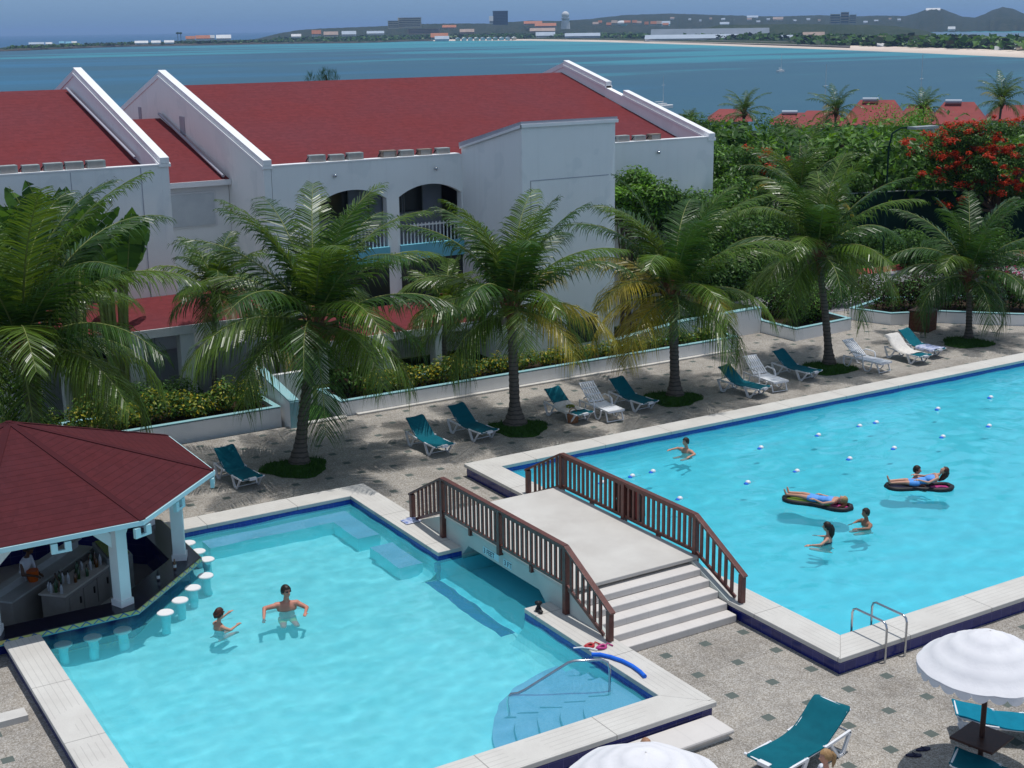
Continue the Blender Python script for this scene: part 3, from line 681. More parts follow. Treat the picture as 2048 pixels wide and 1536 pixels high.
# stools in the water
stools = [(5.5, 26.72), (6.1, 26.72), (6.72, 26.72), (7.72, 27.0), (8.2, 27.47), (8.66, 27.98), (9.14, 28.5), (9.5, 29.44), (9.5, 30.05), (9.48, 30.72)]
so_ = None
for k, (x, y) in enumerate(stools):
    dz = -.10 if k < 3 else 0
    if so_ is None:
        so_ = empty('bar_stool', (0, 0, 0), 0, 'x', 'bar stool', 'stools standing in the water round the bar')
        b = MB(); b.lathe([(.10, ZS), (.10, .07)], n=20); b.build('pedestal', M['plaster_s'], so_)
        b = MB(); b.lathe([(.15, .09), (.185, .10), (.185, .15), (.17, .168)], n=24); b.build('seat', M['white'], so_); s = so_
    else: s = copy_tree(so_)
    s.location = (x, y, dz)
    s['label'] = 'round white stool in the water, %s from the left along the bar counter' % ORD[k]

# ================================================================== HOTEL BUILDING
YB = 47.5
def arched_wall(mb, x0, x1, y0, y1, zb, zt, openings, mi=0):
    """wall along x with arched openings (xa, xb, zsill, zspring, rise)"""
    xs = x0
    for xa, xb, zs, zp, rise in sorted(openings):
        mb.box(xs, y0, zb, xa, y1, zt, mi)
        if zs > zb: mb.box(xa, y0, zb, xb, y1, zs, mi)
        n = 14; cx = (xa+xb)/2; hw = (xb-xa)/2
        R = (hw*hw+rise*rise)/(2*rise); zc = zp+rise-R
        arc = []
        for i in range(n+1):
            x = xa+(xb-xa)*i/n; arc.append((x, zc+math.sqrt(max(R*R-(x-cx)**2, 0))))
        for i in range(n):
            (xa_, za_), (xb_, zb_) = arc[i], arc[i+1]
            mb.prism([(xa_, za_), (xb_, zb_), (xb_, zt), (xa_, zt)][::-1], y0, y1, 'y', mi)
        xs = xb
    mb.box(xs, y0, zb, x1, y1, zt, mi); return mb
def gable(parent, X, th, yF, zF, yR, zR, yK, zK, zb, cuts=None):
    """parapet gable wall: front eave, ridge, back eave"""
    b = MB(); b.prism([(yF, zb), (yK, zb), (yK, zK), (yR, zR), (yF, zF)], X, X+th, 'x'); g = b.build('gable_wall', M['stucco'], parent)
    sl = (zR-zF)/(yR-yF)
    segs = cuts or [(yF-.05, yR)]
    b = MB()
    for ya, yb_ in segs:
        za, zb_ = zF+(ya-yF)*sl, zF+(yb_-yF)*sl
        b.prism([(ya, za+.10), (yb_, zb_+.10), (yb_, zb_+.30), (ya, za+.30)], X-.02, X+th+.02, 'x')
        b.prism([(ya, za-.02), (yb_, zb_-.02), (yb_, zb_+.09), (ya, za+.09)], X-.07, X+th+.07, 'x')
    slb = (zK-zR)/(yK-yR)
    b.prism([(yR, zR-.02), (yK, zK-.02), (yK, zK+.2), (yR, zR+.2)], X-.04, X+th+.04, 'x')
    b.build('coping_strip', M['cap'], g)
    return g
hb = empty('hotel_building', (29, 53, 0), 0, 'long white hotel wing with a red gable roof and a tower behind the palms', 'building')
def HB(o): o.matrix_parent_inverse = Matrix.Translation((-29, -53, 0)); return o
X1, X3, XT0, XT1, YT = 18.52, 39.33, 26.8, 31.0, 43.0
ZG = -1.2
b = MB(); arched_wall(b, X1+.3, XT0, YB, YB+.35, ZG, 7.33, [(20.6, 23.45, 3.4, 5.85, .42), (23.98, 26.75, 3.4, 5.85, .42)])
HB(b.build('front_wall', M['stucco'], hb))
# lower storey openings
b = MB(); arched_wall(b, XT1, X3, YB, YB+.35, ZG, 7.33, [(31.2, 33.0, 3.4, 5.6, .42)])
HB(b.build('front_wall', M['stucco'], hb))
for xa, xb in ((20.6, 23.45), (23.98, 26.75), (31.2, 33.0)):
    b = MB(); b.box(xa-.02, YB-.12, 3.38, xb+.02, YB+.2, 3.98); HB(b.build('balcony_slab', M['teal_slab'], hb))
    rl = bpy.data.objects.new('balcony_railing', None); C.objects.link(rl); rl.parent = hb; HB(rl)
    b = MB(); b.box(xa, YB+.02, 4.66, xb, YB+.07, 4.72); b.box(xa, YB+.02, 3.92, xb, YB+.07, 3.96); o = b.build('rail', M['white'], rl)
    n = int((xb-xa)/.155); b = MB()
    for k in range(1, n):
        x = xa+(xb-xa)*k/n; b.box(x-.02, YB+.025, 3.78, x+.02, YB+.065, 4.78)
    b.build('bars', M['white'], rl)
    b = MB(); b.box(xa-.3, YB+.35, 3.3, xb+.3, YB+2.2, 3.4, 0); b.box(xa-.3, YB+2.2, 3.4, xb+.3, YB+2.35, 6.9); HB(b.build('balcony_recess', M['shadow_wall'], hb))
    for a0, a1 in ((.12, .44), (.46, .78)):
        wx0, wx1 = xa+(xb-xa)*a0, xa+(xb-xa)*a1
        wn = MB(); wn.box(wx0, YB+2.12, 4.9, wx1, YB+2.19, 6.5); wo = HB(wn.build('window', M['cabinet'], hb))
        wn = MB(); wn.box(wx0+.05, YB+2.10, 4.95, wx1-.05, YB+2.119, 6.45); wn.build('pane', M['dark_glass'], wo)
    # storey below: shade put into colour, a flat dark loggia under the slab
    b = MB(); b.box(xa, YB-.01, 1.2, xb, YB-.002, 3.36); HB(b.build('loggia_shade', M['dark_glass'], hb))
for xx in (23.45, 26.75-3.3):
    pass
b = MB(); b.box(X1+.3, YB+9, ZG, X3-.3, YB+9.2, 7.2); HB(b.build('inner_wall', M['shadow_wall'], hb))
YR, ZR_, YK = 59.2, 9.9, 71
def slope(parent, x0, x1, yE, zE, yR=YR, zR=ZR_, yK=YK, zK=6.6, mt='roof', H_=None):
    b = MB()
    b.add([(x0, yE, zE), (x1, yE, zE), (x1, yR, zR), (x0, yR, zR)], [(0, 1, 2, 3)])
    b.add([(x0, yR, zR), (x1, yR, zR), (x1, yK, zK), (x0, yK, zK)], [(0, 1, 2, 3)])
    b.add([(x0, yE, zE-.12), (x1, yE, zE-.12), (x1, yR, zR-.12), (x0, yR, zR-.12)], [(3, 2, 1, 0)])
    b.add([(x0, yE, zE-.12), (x1, yE, zE-.12), (x1, yE, zE), (x0, yE, zE)], [(0, 1, 2, 3)])
    o = b.build('roof', M[mt], parent)
    return o
HB(slope(hb, X1+.28, X3, YB+.36, 6.68))
HB(gable(hb, X1, .28, YB, 7.30, 59.0, 10.28, 70.6, 7.0, ZG))
HB(gable(hb, X3, .28, YB, 7.22, 59.0, 10.2, 70.6, 6.9, ZG, [(YB-.05, 53.9), (55.3, 59.0)]))
for g in [o for o in hb.children if o.name.startswith('gable_wall')]:
    pass
# raised parapet blocks on the right gable
b = MB(); sl = (10.2-7.22)/(59.0-YB)
for ya, yb_ in ((YB, 53.9), (55.3, 59.0)):
    b.prism([(ya, 7.22+(ya-YB)*sl), (yb_, 7.22+(yb_-YB)*sl), (yb_, 7.22+(yb_-YB)*sl+.1), (ya, 7.22+(ya-YB)*sl+.1)], X3+.003, X3+.277, 'x')
HB(b.build('parapet_block', M['stucco'], hb))
b = MB(); b.box(X1-.03, 56.0, 8.0, X1-.002, 56.6, 8.75); HB(b.build('gable_vent', M['shadow_wall'], hb))
b = MB(); b.box(X1-.03, 61.9, 8.2, X1-.002, 62.3, 8.9); HB(b.build('gable_vent', M['shadow_wall'], hb))
b = MB(); b.tube([(X1-.25, YB+3.6, 6.75), (X1-.12, 59, 8.75)], .06, 8); HB(b.build('junction_shade_strip', M['shadow_wall'], hb))  # grey strip standing for flashing and the shadow band along the roof junction
# tower with a lean-to top
b = MB()
b.prism([(YT, ZG), (YB-.002, ZG), (YB-.002, 7.62), (YT, 8.62)], XT0, XT1, 'x'); tw = HB(b.build('tower', M['stucco'], hb))
b = MB(); b.prism([(YT-.06, 8.66), (YB+.1, 7.62), (YB+.1, 7.78), (YT-.06, 8.82)], XT0-.06, XT1+.06, 'x'); b.build('tower_roof', M['shadow_wall'], tw)
b = MB(); b.box(XT0-.09, YT-.09, 8.60, XT1+.09, YT-.061, 8.72); b.prism([(YT-.09, 8.60), (YB, 7.55), (YB, 7.63), (YT-.09, 8.70)], XT0-.09, XT0-.061, 'x'); b.build('roof_trim', M['cap'], tw)
b = MB(); b.box(XT0+.35, YT-.012, 6.62, XT1-.3, YT-.002, 6.65); b.box(XT0+.35, YT-.012, 2.2, XT0+.38, YT-.002, 6.619); b.build('crack_line', M['shadow_wall'], tw)
b = MB(); arched_wall(b, 28.8, 30.2, YT-.012, YT-.002, .2, 1.2, []); b.build('doorway', M['dark_glass'], tw)
for x, z in ((21.3, 6.85), (25.6, 6.85), (36.5, 6.85)):
    b = MB(); b.ball((x, YB-.1, z), .07, 8); b.tube([(x, YB-.1, z), (x, YB, z-.02)], .02, 6); HB(b.build('wall_lamp', M['steel'], hb))
# left wing
lw = empty('hotel_building', (10, 53, 0), 0, 'white hotel wing with red roof at the left edge behind the banana plants', 'building')
def LW(o): o.matrix_parent_inverse = Matrix.Translation((-10, -53, 0)); return o
b = MB(); b.box(-8, YB, ZG, 14.728, YB+.35, 7.63); LW(b.build('front_wall', M['stucco'], lw))
b = MB(); b.box(-8, YB-.02, 7.632, 15.0, YB+.36, 7.68); LW(b.build('parapet_cap', M['cap'], lw))
LW(gable(lw, 14.73, .28, YB, 7.62, 58.1, 10.5, 70.6, 7.2, ZG))
LW(slope(lw, -8, 14.73, YB+.36, 7.0, 59.2, 9.9))
b = MB(); b.tube([(14.55, YB+2.4, 7.75), (14.55, 58.8, 9.95)], .05, 6); LW(b.build('flashing_shade_strip', M['shadow_wall'], lw))  # flashing and its shadow band drawn together as one grey strip
b = MB(); b.box(14.0, YB-.01, ZG, 14.03, YB-.002, 7.6); b.box(11.6, YB-.01, 2.9, 11.62, YB-.002, 7.6); LW(b.build('wall_joint', M['shadow_wall'], lw))
b = MB(); b.box(9.8, YB-.012, .2, 12.4, YB-.002, 5.0); LW(b.build('dark_window', M['dark_glass'], lw))
b = MB(); b.ball((12.85, YB-.1, 6.55), .07, 8); b.tube([(12.85, YB-.1, 6.55), (12.85, YB, 6.53)], .02, 6); LW(b.build('wall_lamp', M['steel'], lw))
# parapet cap of the main wing
b = MB(); b.box(X1+.3, YB-.03, 7.332, XT0-.1, YB+.36, 7.38); b.box(XT1+.1, YB-.03, 7.332, X3, YB+.36, 7.38); HB(b.build('parapet_cap', M['cap'], hb))
# link block between the wings
lk = empty('link_block', (16.8, 56, 0), 0, 'narrow recessed block with its own red roof between the two gable walls', 'building')
def LK(o): o.matrix_parent_inverse = Matrix.Translation((-16.8, -56, 0)); return o
b = MB(); b.box(15.02, 51.25, ZG, 18.5, 51.5, 6.5); LK(b.build('front_wall', M['stucco'], lk))
LK(slope(lk, 15.02, 18.5, 51.0, 6.6, 59.2, 8.55, 70, 5.5))
b = MB(); b.box(15.02, 50.93, 6.42, 18.5, 50.99, 6.62); LK(b.build('fascia', M['cap'], lk))
b = MB(); b.box(16.0, 51.2, 4.85, 17.95, 51.245, 6.2); wo = LK(b.build('window', M['white'], lk)); b = MB(); b.box(16.08, 51.17, 4.92, 17.87, 51.199, 6.12); b.build('pane', M['pale_pane'], wo)
b = MB(); b.tube([(15.15, 51.15, ZG), (15.15, 51.15, 6.5)], .06, 8); LK(b.build('downpipe', M['white'], lk))
# low awning roofs over the ground floor
def awning(x0, x1, yo, zo, yi, zi, label, cols):
    e = empty('awning_roof', ((x0+x1)/2, yo, 0), 0, label, 'awning', 'red awning roofs along the ground floor')
    def E(o): o.matrix_parent_inverse = Matrix.Translation((-(x0+x1)/2, -yo, 0)); return o
    b = MB(); b.prism([(yo, zo), (yi, zi), (yi, zi+.1), (yo, zo+.1)], x0, x1, 'x'); E(b.build('roof', M['roof'], e))
    b = MB(); b.box(x0, yo-.05, zo-.2, x1, yo-.002, zo+.09); E(b.build('fascia', M['white'], e))
    for x in cols:
        b = MB(); b.box(x-.25, yo+.05, ZG, x+.25, yo+.5, zo-.02); E(b.build('column', M['stucco'], e))
awning(9.4, 17.4, 44.9, 2.35, 47.48, 2.95, 'lower left red awning roof on white columns under the left wing', (10.4, 12.6, 14.4, 16.9))
awning(19.2, 26.7, 45.5, .95, 47.36, 1.6, 'red awning roof on white columns beside the white tower', (19.6, 22.2, 24.6))
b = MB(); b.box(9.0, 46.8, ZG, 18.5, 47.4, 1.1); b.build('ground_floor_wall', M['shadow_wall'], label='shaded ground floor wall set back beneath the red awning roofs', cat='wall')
# air conditioners along the eaves
ac0 = None
acs = [(9.64, 7.68), (10.39, 7.68), (11.13, 7.68), (11.83, 7.68), (12.56, 7.68), (20.75, 7.38), (21.55, 7.38), (22.31, 7.38), (23.72, 7.38), (24.5, 7.38), (25.3, 7.38), (26.1, 7.38), (34.8, 7.38), (35.7, 7.38), (36.5, 7.38)]
for k, (x, z) in enumerate(acs):
    if ac0 is None:
        ac0 = empty('air_conditioner', (0, 0, 0), 0, 'x', 'air conditioner', 'air conditioners standing along the roof eaves')
        b = MB(); b.box(-.29, -.16, 0, .29, .16, .27); b.build('casing', M['grey_metal'], ac0, bevel=.015)
        b = MB(); b.box(-.24, -.175, .04, .2, -.161, .23); b.build('grille', M['cabinet'], ac0)
        b = MB(); b.tube([(-.28, 0, .2), (-.36, 0, .12), (-.38, .12, -.05)], .02, 6); b.build('hose', M['black'], ac0); a = ac0
    else: a = copy_tree(ac0)
    a.location = (x, YB+.30, z-.03); a.rotation_euler.z = random.uniform(-.08, .08); s_ = random.uniform(.92, 1.08); a.scale = (s_, 1, s_)
    if k in (8, 10, 14):
        for ch in a.children:
            if ch.name.startswith('casing'): ch.data = ch.data.copy(); ch.data.materials[0] = M['rust_metal']
    where = 'on the left wing' if k < 5 else ('on the main roof left of the tower' if k < 12 else 'on the main roof right of the tower')
    i = k if k < 5 else (k-5 if k < 12 else k-12)
    a['label'] = '%s air conditioner box from the left %s' % (ORD[i], where)

# ================================================================== GARDEN WALLS AND PLANTERS
def planter(label, poly, h, rim='teal_paint', cat='planter', th=.16, base=True):
    """poly ccw outline; walls th thick, painted rim, soil inside"""
    cx = sum(p[0] for p in poly)/len(poly); cy = sum(p[1] for p in poly)/len(poly)
    e = empty('planter', (cx, cy, 0), 0, label, cat)
    inv = Matrix.Translation((-cx, -cy, 0))
    def inset(d):
        n = len(poly); out = []
        for i in range(n):
            p0, p1, p2 = Vector(poly[i-1]), Vector(poly[i]), Vector(poly[(i+1) % n])
            a = (p1-p0).normalized(); c = (p2-p1).normalized(); na = Vector((-a.y, a.x)); nc = Vector((-c.y, c.x))
            k = (na+nc); k = k/(k.dot(na)); out.append(tuple(p1+k*d))
        return out
    I = inset(th); n = len(poly)
    b = MB()
    for i in range(n):
        j = (i+1) % n; b.prism([poly[i], poly[j], I[j], I[i]], -.3, h-.05)
    o = b.build('wall', M['stucco'], e); o.matrix_parent_inverse = inv
    O2 = inset(-.015); I2 = inset(th+.015); b = MB()
    for i in range(n):
        j = (i+1) % n; b.prism([O2[i], O2[j], I2[j], I2[i]], h-.022, h+.005)
    o = b.build('rim', M[rim], e); o.matrix_parent_inverse = inv
    b = MB(); b.prism(inset(th-.01), -.3, h-.14); o = b.build('soil', M['soil'], e); o.matrix_parent_inverse = inv
    return I
pl_main = planter('long low white planter with teal rim running along the deck edge', [(17.5, 39.3), (34.2, 39.3), (34.2, 40.5), (17.5, 41.2)], .52)
b = MB(); b.box(18.0, 39.1, 0, 34.3, 39.29, .06); b.build('kerb', M['concrete'], label='pale concrete kerb strip along the foot of the long planter', cat='kerb')
pl_left = planter('white planter with teal rim full of yellow crotons beside the hedge', [(9.0, 39.5), (15.5, 39.5), (15.5, 41.6), (9.0, 41.6)], .62)
b = MB(); b.prism([(39.0, -.3), (42.0, -.3), (42.0, 1.35), (39.0, .85)], 15.62, 15.9, 'x'); o = b.build('garden_wall', M['stucco'], label='short sloping white wall with teal edge ending at the deck', cat='wall')
b = MB(); b.prism([(38.98, .851), (42.0, 1.352), (42.0, 1.40), (38.98, .90)], 15.6, 15.92, 'x'); b.box(15.61, 38.96, 0, 15.91, 38.998, .85); b.build('teal_edge', M['teal_paint'], o)
b = MB(); b.box(15.95, 41.6, -.3, 17.5, 41.8, 1.1); b.build('garden_wall', M['stucco'], label='white wall closing the small grass gap beside the long planter', cat='wall')
b = MB(); b.box(15.95, 39.05, 0, 17.6, 39.28, .07); b.build('kerb', M['concrete'], bevel=.03, label='short rounded kerb in front of the grass gap', cat='kerb')
b = MB(); b.prism([(29.5, -.3), (36.95, -.3), (36.95, 1.0), (33.0, .92), (29.5, .55)], 41.1, 41.35, 'y'); o = b.build('ramp_wall', M['stucco'], label='white ramp wall rising to the right behind the long planter', cat='wall')
b = MB(); b.prism([(29.5, .552), (33.0, .922), (36.97, 1.002), (36.97, 1.05), (33.0, .97), (29.5, .60)], 41.07, 41.38, 'y'); b.build('teal_edge', M['teal_paint'], o)
pl_a = planter('square white planter with clipped hedge beyond the long planter', [(37.0, 39.1), (40.25, 39.35), (40.5, 42.6), (38.0, 43.2), (36.97, 41.2)], .5)
pl_b = planter('long curved white planter with dark hedge at the far end of the deck', [(41.7, 40.9), (42.25, 39.1), (44.2, 38.3), (46.2, 36.2), (48.5, 34.0), (52, 31), (54.5, 33.5), (51, 37.0), (47.5, 40.2), (44.5, 41.8)], .5)
b = MB()
for i in range(5): b.box(-.42, -.42, .02+.155*i, .42, .42, .16+.155*i)
wb = empty('planter_box', (42.6, 37.7, 0), rad(20), 'square brown timber planter box in front of the far white planter', 'planter')
b.build('boards', M['crate_wood'], wb)
b = MB()
for sx in (-1, 1):
    for sy in (-1, 1): b.box(sx*.42-.05*(sx > 0)-.0, sy*.42-.05*(sy > 0), 0, sx*.42+.05*(sx < 0)+.03*sx*0+.0, sy*.42+.05*(sy < 0), .84)
b.box(-.46, -.46, .79, .46, .46, .85); b.build('frame', M['dark_wood'], wb)
b = MB(); b.box(44, 43.6, -.35, 46, 46, -.34)
# path, red court edge, lawn beyond
b = MB(); b.add([(41, 42.8, .01), (45.5, 41.5, .01), (60, 43, .01), (66, 47.5, .01), (50, 48.3, .01), (40, 46.5, .01)], [(0, 1, 2, 3, 4, 5)]); b.build('path', M['path'], kind='structure')
b = MB(); b.add([(46, 48.5, .015), (66.5, 46.9, .015), (67, 48.2, .015), (46, 49.8, .015)], [(0, 1, 2, 3)]); b.build('court_edge', M['red_court'], kind='structure')
b = MB(); b.add([(45, 49.8, .01), (67, 48.2, .01), (80, 55, .01), (60, 63, .01), (45, 54, .01)], [(0, 1, 2, 3)]); b.build('lawn', M['lawn'], kind='structure')
# tennis court windscreen fences
def screen(label, pts, h, zb=0):
    e = empty('court_fence', (pts[0][0], pts[0][1], zb), 0, label, 'fence'); inv = Matrix.Translation((-pts[0][0], -pts[0][1], -zb))
    b = MB()
    for a, c in zip(pts[:-1], pts[1:]): b.bar((a[0], a[1], zb+h/2), (c[0], c[1], zb+h/2), .03, h)
    o = b.build('windscreen', M['green_mesh'], e); o.matrix_parent_inverse = inv
    b = MB()
    for a, c in zip(pts[:-1], pts[1:]): b.tube([(a[0], a[1], zb+h+.02), (c[0], c[1], zb+h+.02)], .035, 6)
    o = b.build('top_rail', M['grey_metal'], e); o.matrix_parent_inverse = inv
    for a, c in zip(pts[:-1], pts[1:]):
        L_ = math.hypot(c[0]-a[0], c[1]-a[1]); n = max(1, int(L_/3))
        for k in range(n+1):
            x, y = a[0]+(c[0]-a[0])*k/n, a[1]+(c[1]-a[1])*k/n
            b = MB(); b.tube([(x, y-.05, zb), (x, y-.05, zb+h)], .04, 6); o = b.build('post', M['black'], e); o.matrix_parent_inverse = inv
screen('nearer green windscreen fence of the tennis court, the lower one', [(56, 56.5), (60.5, 55.3), (66, 51.2), (72, 46.5)], 2.75)
screen('farther tall green windscreen fence behind the tennis court', [(56, 58.5), (78, 80)], 3.9)
# lamp post with a flat head
p = WD(1772, 395, 70); b = MB()
lp = empty('lamp_post', (p.x, p.y, 0), 0, 'dark curved lamp post with a flat grey head among the trees', 'lamp post')
b.tube([(0, 0, -1), (0, 0, 6.2), (.1, -.08, 6.9), (.45, -.3, 7.15), (.9, -.6, 7.2)], .045, 8); b.build('pole', M['green_mesh'], lp)
b = MB(); b.box(.6, -1.1, 7.1, 2.2, -.55, 7.22); b.build('lamp_head', M['grey_metal'], lp)
# ================================================================== VEGETATION
def coconut_palm(label, base, crown, L=4.2, n=26, seed=1, mats=('frond_a', 'frond_b', 'frond_y'), yellow=.12, group='coconut palms along the pool deck', leaf=.85, trunk_r=.17, flare=.34, lod=1., name='coconut_palm', up=1.0):
    R = random.Random(seed)
    base = Vector(base); top = Vector(crown)-base
    e = empty(name, base, 0, label, 'palm tree', group)
    # ringed, slightly curved trunk
    b = MB(); K = 40 if lod > .6 else 14; pts = []; rr = []
    bend = Vector((R.uniform(-.15, .15), R.uniform(-.15, .15), 0))
    for i in range(K+1):
        t = i/K; p = top*t + bend*math.sin(PI*t) - Vector((top.x, top.y, 0))*t*(1-t)*.6
        pts.append(p); r = trunk_r*(1-.25*t)+(flare-trunk_r)*max(0, 1-t/.22)**2
        rr.append(r*(1.07 if i % 2 else .96))
    pts[0].z -= .25
    b.tube(pts, rr, 12); b.build('trunk', M['trunk'], e)
    # fibrous boot of the crown
    b = MB(); c = top
    b.tube([c-Vector((0, 0, .75)), c-Vector((0, 0, .35)), c+Vector((0, 0, .1)), c+Vector((0, 0, .5))], [trunk_r*.8, trunk_r*1.55, trunk_r*1.5, trunk_r*.5], 10)
    for k in range(16):
        a = R.uniform(0, 2*PI); z = R.uniform(-.7, .1)
        b.bar(c+Vector((math.cos(a)*.1, math.sin(a)*.1, z)), c+Vector((math.cos(a)*.42, math.sin(a)*.42, z+.5)), .09, .03)
    b.build('crown_boot', M['fibre'], e)
    b = MB(); NS = 12 if lod > .6 else 8
    for i in range(n):
        f = i/(n-1)                                    # 0 youngest upright .. 1 oldest drooping
        az = i*2.39996+R.uniform(-.25, .25)
        el = rad(86-92*f**1.05*1.0+R.uniform(-7, 7))*up; Lf = L*(.78+.27*math.sin(PI*min(1, f*1.1+.12)))*R.uniform(.93, 1.07)
        droop = rad(48+52*f+R.uniform(-12, 16))
        p = Vector(c)+Vector((math.cos(az), math.sin(az), 0))*.1+Vector((0, 0, .25-.5*f)); tw = R.uniform(-.5, .5)
        path = [Vector(p)]; dirs = []; az_ = az
        for s in range(NS):
            t = (s+.5)/NS; ee = el-droop*t**1.35; az_ = az+tw*.35*t
            d = Vector((math.cos(az_)*math.cos(ee), math.sin(az_)*math.cos(ee), math.sin(ee))); dirs.append(d)
            p = p+d*Lf/NS; path.append(Vector(p))
        dirs.append(dirs[-1])
        mi = 2 if (R.random() < yellow and f > .5) else (1 if R.random() < (.45 if f < .35 else .25) else 0)
        b.tube([q for q in path], [.035*(1-.85*k/NS) for k in range(NS+1)], 4, 3, cap=False)
        nl = int((72 if lod > .6 else 38)*Lf/4.2); roll = tw*.9+R.uniform(-.3, .3)
        for k in range(nl):
            t = .10+.90*(k+.5)/nl; x = t*NS; j = min(int(x), NS-1); q = path[j].lerp(path[j+1], x-j); d = dirs[j]
            side = d.cross(Vector((0, 0, 1)))
            if side.length < .05: side = Vector((math.cos(az+PI/2), math.sin(az+PI/2), 0))
            side.normalize(); upv = side.cross(d)
            ll = leaf*(.35+.75*math.sin(PI*min(1, .12+t*.88))**.8)*R.uniform(.85, 1.1)
            fw = .45+.75*t
            for sg in (-1, 1):
                s2 = (side*math.cos(roll*sg*.5)+upv*(.20*(1-t)+.12*sg*roll)).normalized()
                a = (s2*sg+d*fw+upv*R.uniform(-.08, .18)).normalized()
                g = Vector((0, 0, -1))
                w_ = (.043 if lod > .6 else .055)*(1.15-.5*t)
                wv = (d*.8+upv*.3*R.uniform(-1, 1)).normalized()*w_
                sag = R.uniform(.4, 1.0)*(0.55+.9*f)
                p1 = q+a*ll*.42+g*ll*.07*sag*2; p2 = q+a*ll*.76+g*ll*.36*sag; p3 = q+a*ll*.95+g*ll*.82*sag
                b.add([q-wv*.5, q+wv*.5, p1-wv*.62, p1+wv*.62, p2-wv*.42, p2+wv*.42, p3], [(0, 1, 3, 2), (2, 3, 5, 4), (4, 5, 6)], mi)
    b.build('crown', [M[mats[0]], M[mats[1]], M[mats[2]], M['rachis']], e)
    if lod > .6 and name == 'coconut_palm':
        for k in range(7):
            b = MB(); a = R.uniform(0, 2*PI); b.ball(c+Vector((math.cos(a)*.3, math.sin(a)*.3, R.uniform(-.5, -.2))), .11, 8, 0, (1, 1, 1.2))
            b.build('coconut', M['rust_metal'] if seed % 2 else M['leaf_y'], e)
    return e
coconut_palm('leftmost big coconut palm rising behind the bar roof', (7.3, 35.6, 0), (7.15, 35.9, 4.35), 5.2, 30, 11, leaf=1.05, yellow=0)
coconut_palm('coconut palm with the widest crown, between the bar and the bridge', (14.4, 35.5, 0), (15.05, 35.3, 4.1), 4.7, 30, 2, leaf=1.0)
coconut_palm('coconut palm in front of the white tower with the stout flared trunk', (21.7, 35.4, 0), (21.6, 35.4, 3.85), 4.0, 28, 33, leaf=.9, flare=.42)
coconut_palm('coconut palm with yellowing fronds to the right of the tower', (28.0, 35.3, 0), (27.9, 35.4, 3.5), 4.5, 28, 24, yellow=.3, leaf=.95)
coconut_palm('slender coconut palm between the white lounger and the square planter', (35.4, 35.6, 0), (34.9, 35.9, 4.1), 4.0, 26, 45, leaf=.85, trunk_r=.15, flare=.28)
coconut_palm('short dark coconut palm at the far right end of the deck', (42.9, 35.6, 0), (42.8, 35.7, 2.6), 3.6, 24, 61, mats=('frond_b', 'frond_b', 'frond_a'), leaf=.8, flare=.22, trunk_r=.13)
def grass_patch(label, c, r, n=1400, seed=0, sq=(1, 1)):
    R = random.Random(seed); b = MB()
    K = 26; rim = [r*(1+.12*math.sin(3*a+seed)+.06*math.sin(7*a)) for a in [2*PI*k/K for k in range(K)]]
    b.add([(c[0], c[1], .05)]+[(c[0]+math.cos(2*PI*k/K)*rim[k]*sq[0], c[1]+math.sin(2*PI*k/K)*rim[k]*sq[1], .012) for k in range(K)], [(0, k+1, (k+1) % K+1) for k in range(K)], 1)
    for i in range(n):
        a = R.uniform(0, 2*PI); q = r*math.sqrt(R.random())*(1+.12*math.sin(3*a+seed)); x, y = c[0]+math.cos(a)*q*sq[0], c[1]+math.sin(a)*q*sq[1]
        h = R.uniform(.05, .13); dx, dy = R.uniform(-.05, .05), R.uniform(-.05, .05); t = R.uniform(0, PI); wx, wy = math.cos(t)*.012, math.sin(t)*.012
        b.add([(x-wx, y-wy, .01), (x+wx, y+wy, .01), (x+dx, y+dy, h)], [(0, 1, 2)], 0)
    b.build('grass', [M['grass'], M['lawn']], label=label, cat='grass', kind='stuff')
for k, (c, w_) in enumerate((((14.15, 35.15), 'coconut palm with the widest crown'), ((21.55, 34.95), 'palm with the stout flared trunk'), ((27.7, 35.0), 'palm with yellowing fronds'), ((34.9, 35.1), 'slender palm'), ((42.2, 35.1), 'short dark palm at the right'))):
    grass_patch('round patch of grass at the foot of the '+w_, c, .95, 1800, k)
grass_patch('round patch of grass at the foot of the leftmost palm', (7.3, 35.5), 1.0, 800, 9)
grass_patch('strip of grass in the gap beside the long planter', (16.7, 40.4), .8, 900, 12, (1, 1.3))

def leaves(mb, c, r, n, size, R, mats, flat=1., jitter=.35, up=.5):
    """leaf clump: small folded leaves spread over and inside a lumpy ball"""
    for i in range(n):
        d = Vector((R.gauss(0, 1), R.gauss(0, 1), R.gauss(0, 1)))
        if d.length < 1e-3: continue
        d.normalize(); q = Vector(c)+Vector((d.x*r, d.y*r, d.z*r*flat))*(1-jitter*R.random()**1.3)
        nr = (d+Vector((R.uniform(-.8, .8), R.uniform(-.8, .8), up+R.uniform(-.4, .8)))).normalized()
        a = nr.cross(Vector((R.uniform(-1, 1), R.uniform(-1, 1), R.uniform(-1, 1))))
        if a.length < 1e-3: continue
        a.normalize(); e = nr.cross(a); s = size*R.uniform(.6, 1.3)
        mb.add([q-a*s*.5, q+e*s*.24, q+a*s*.5-nr*s*.1, q-e*s*.24], [(0, 1, 2, 3)], R.choice(mats))
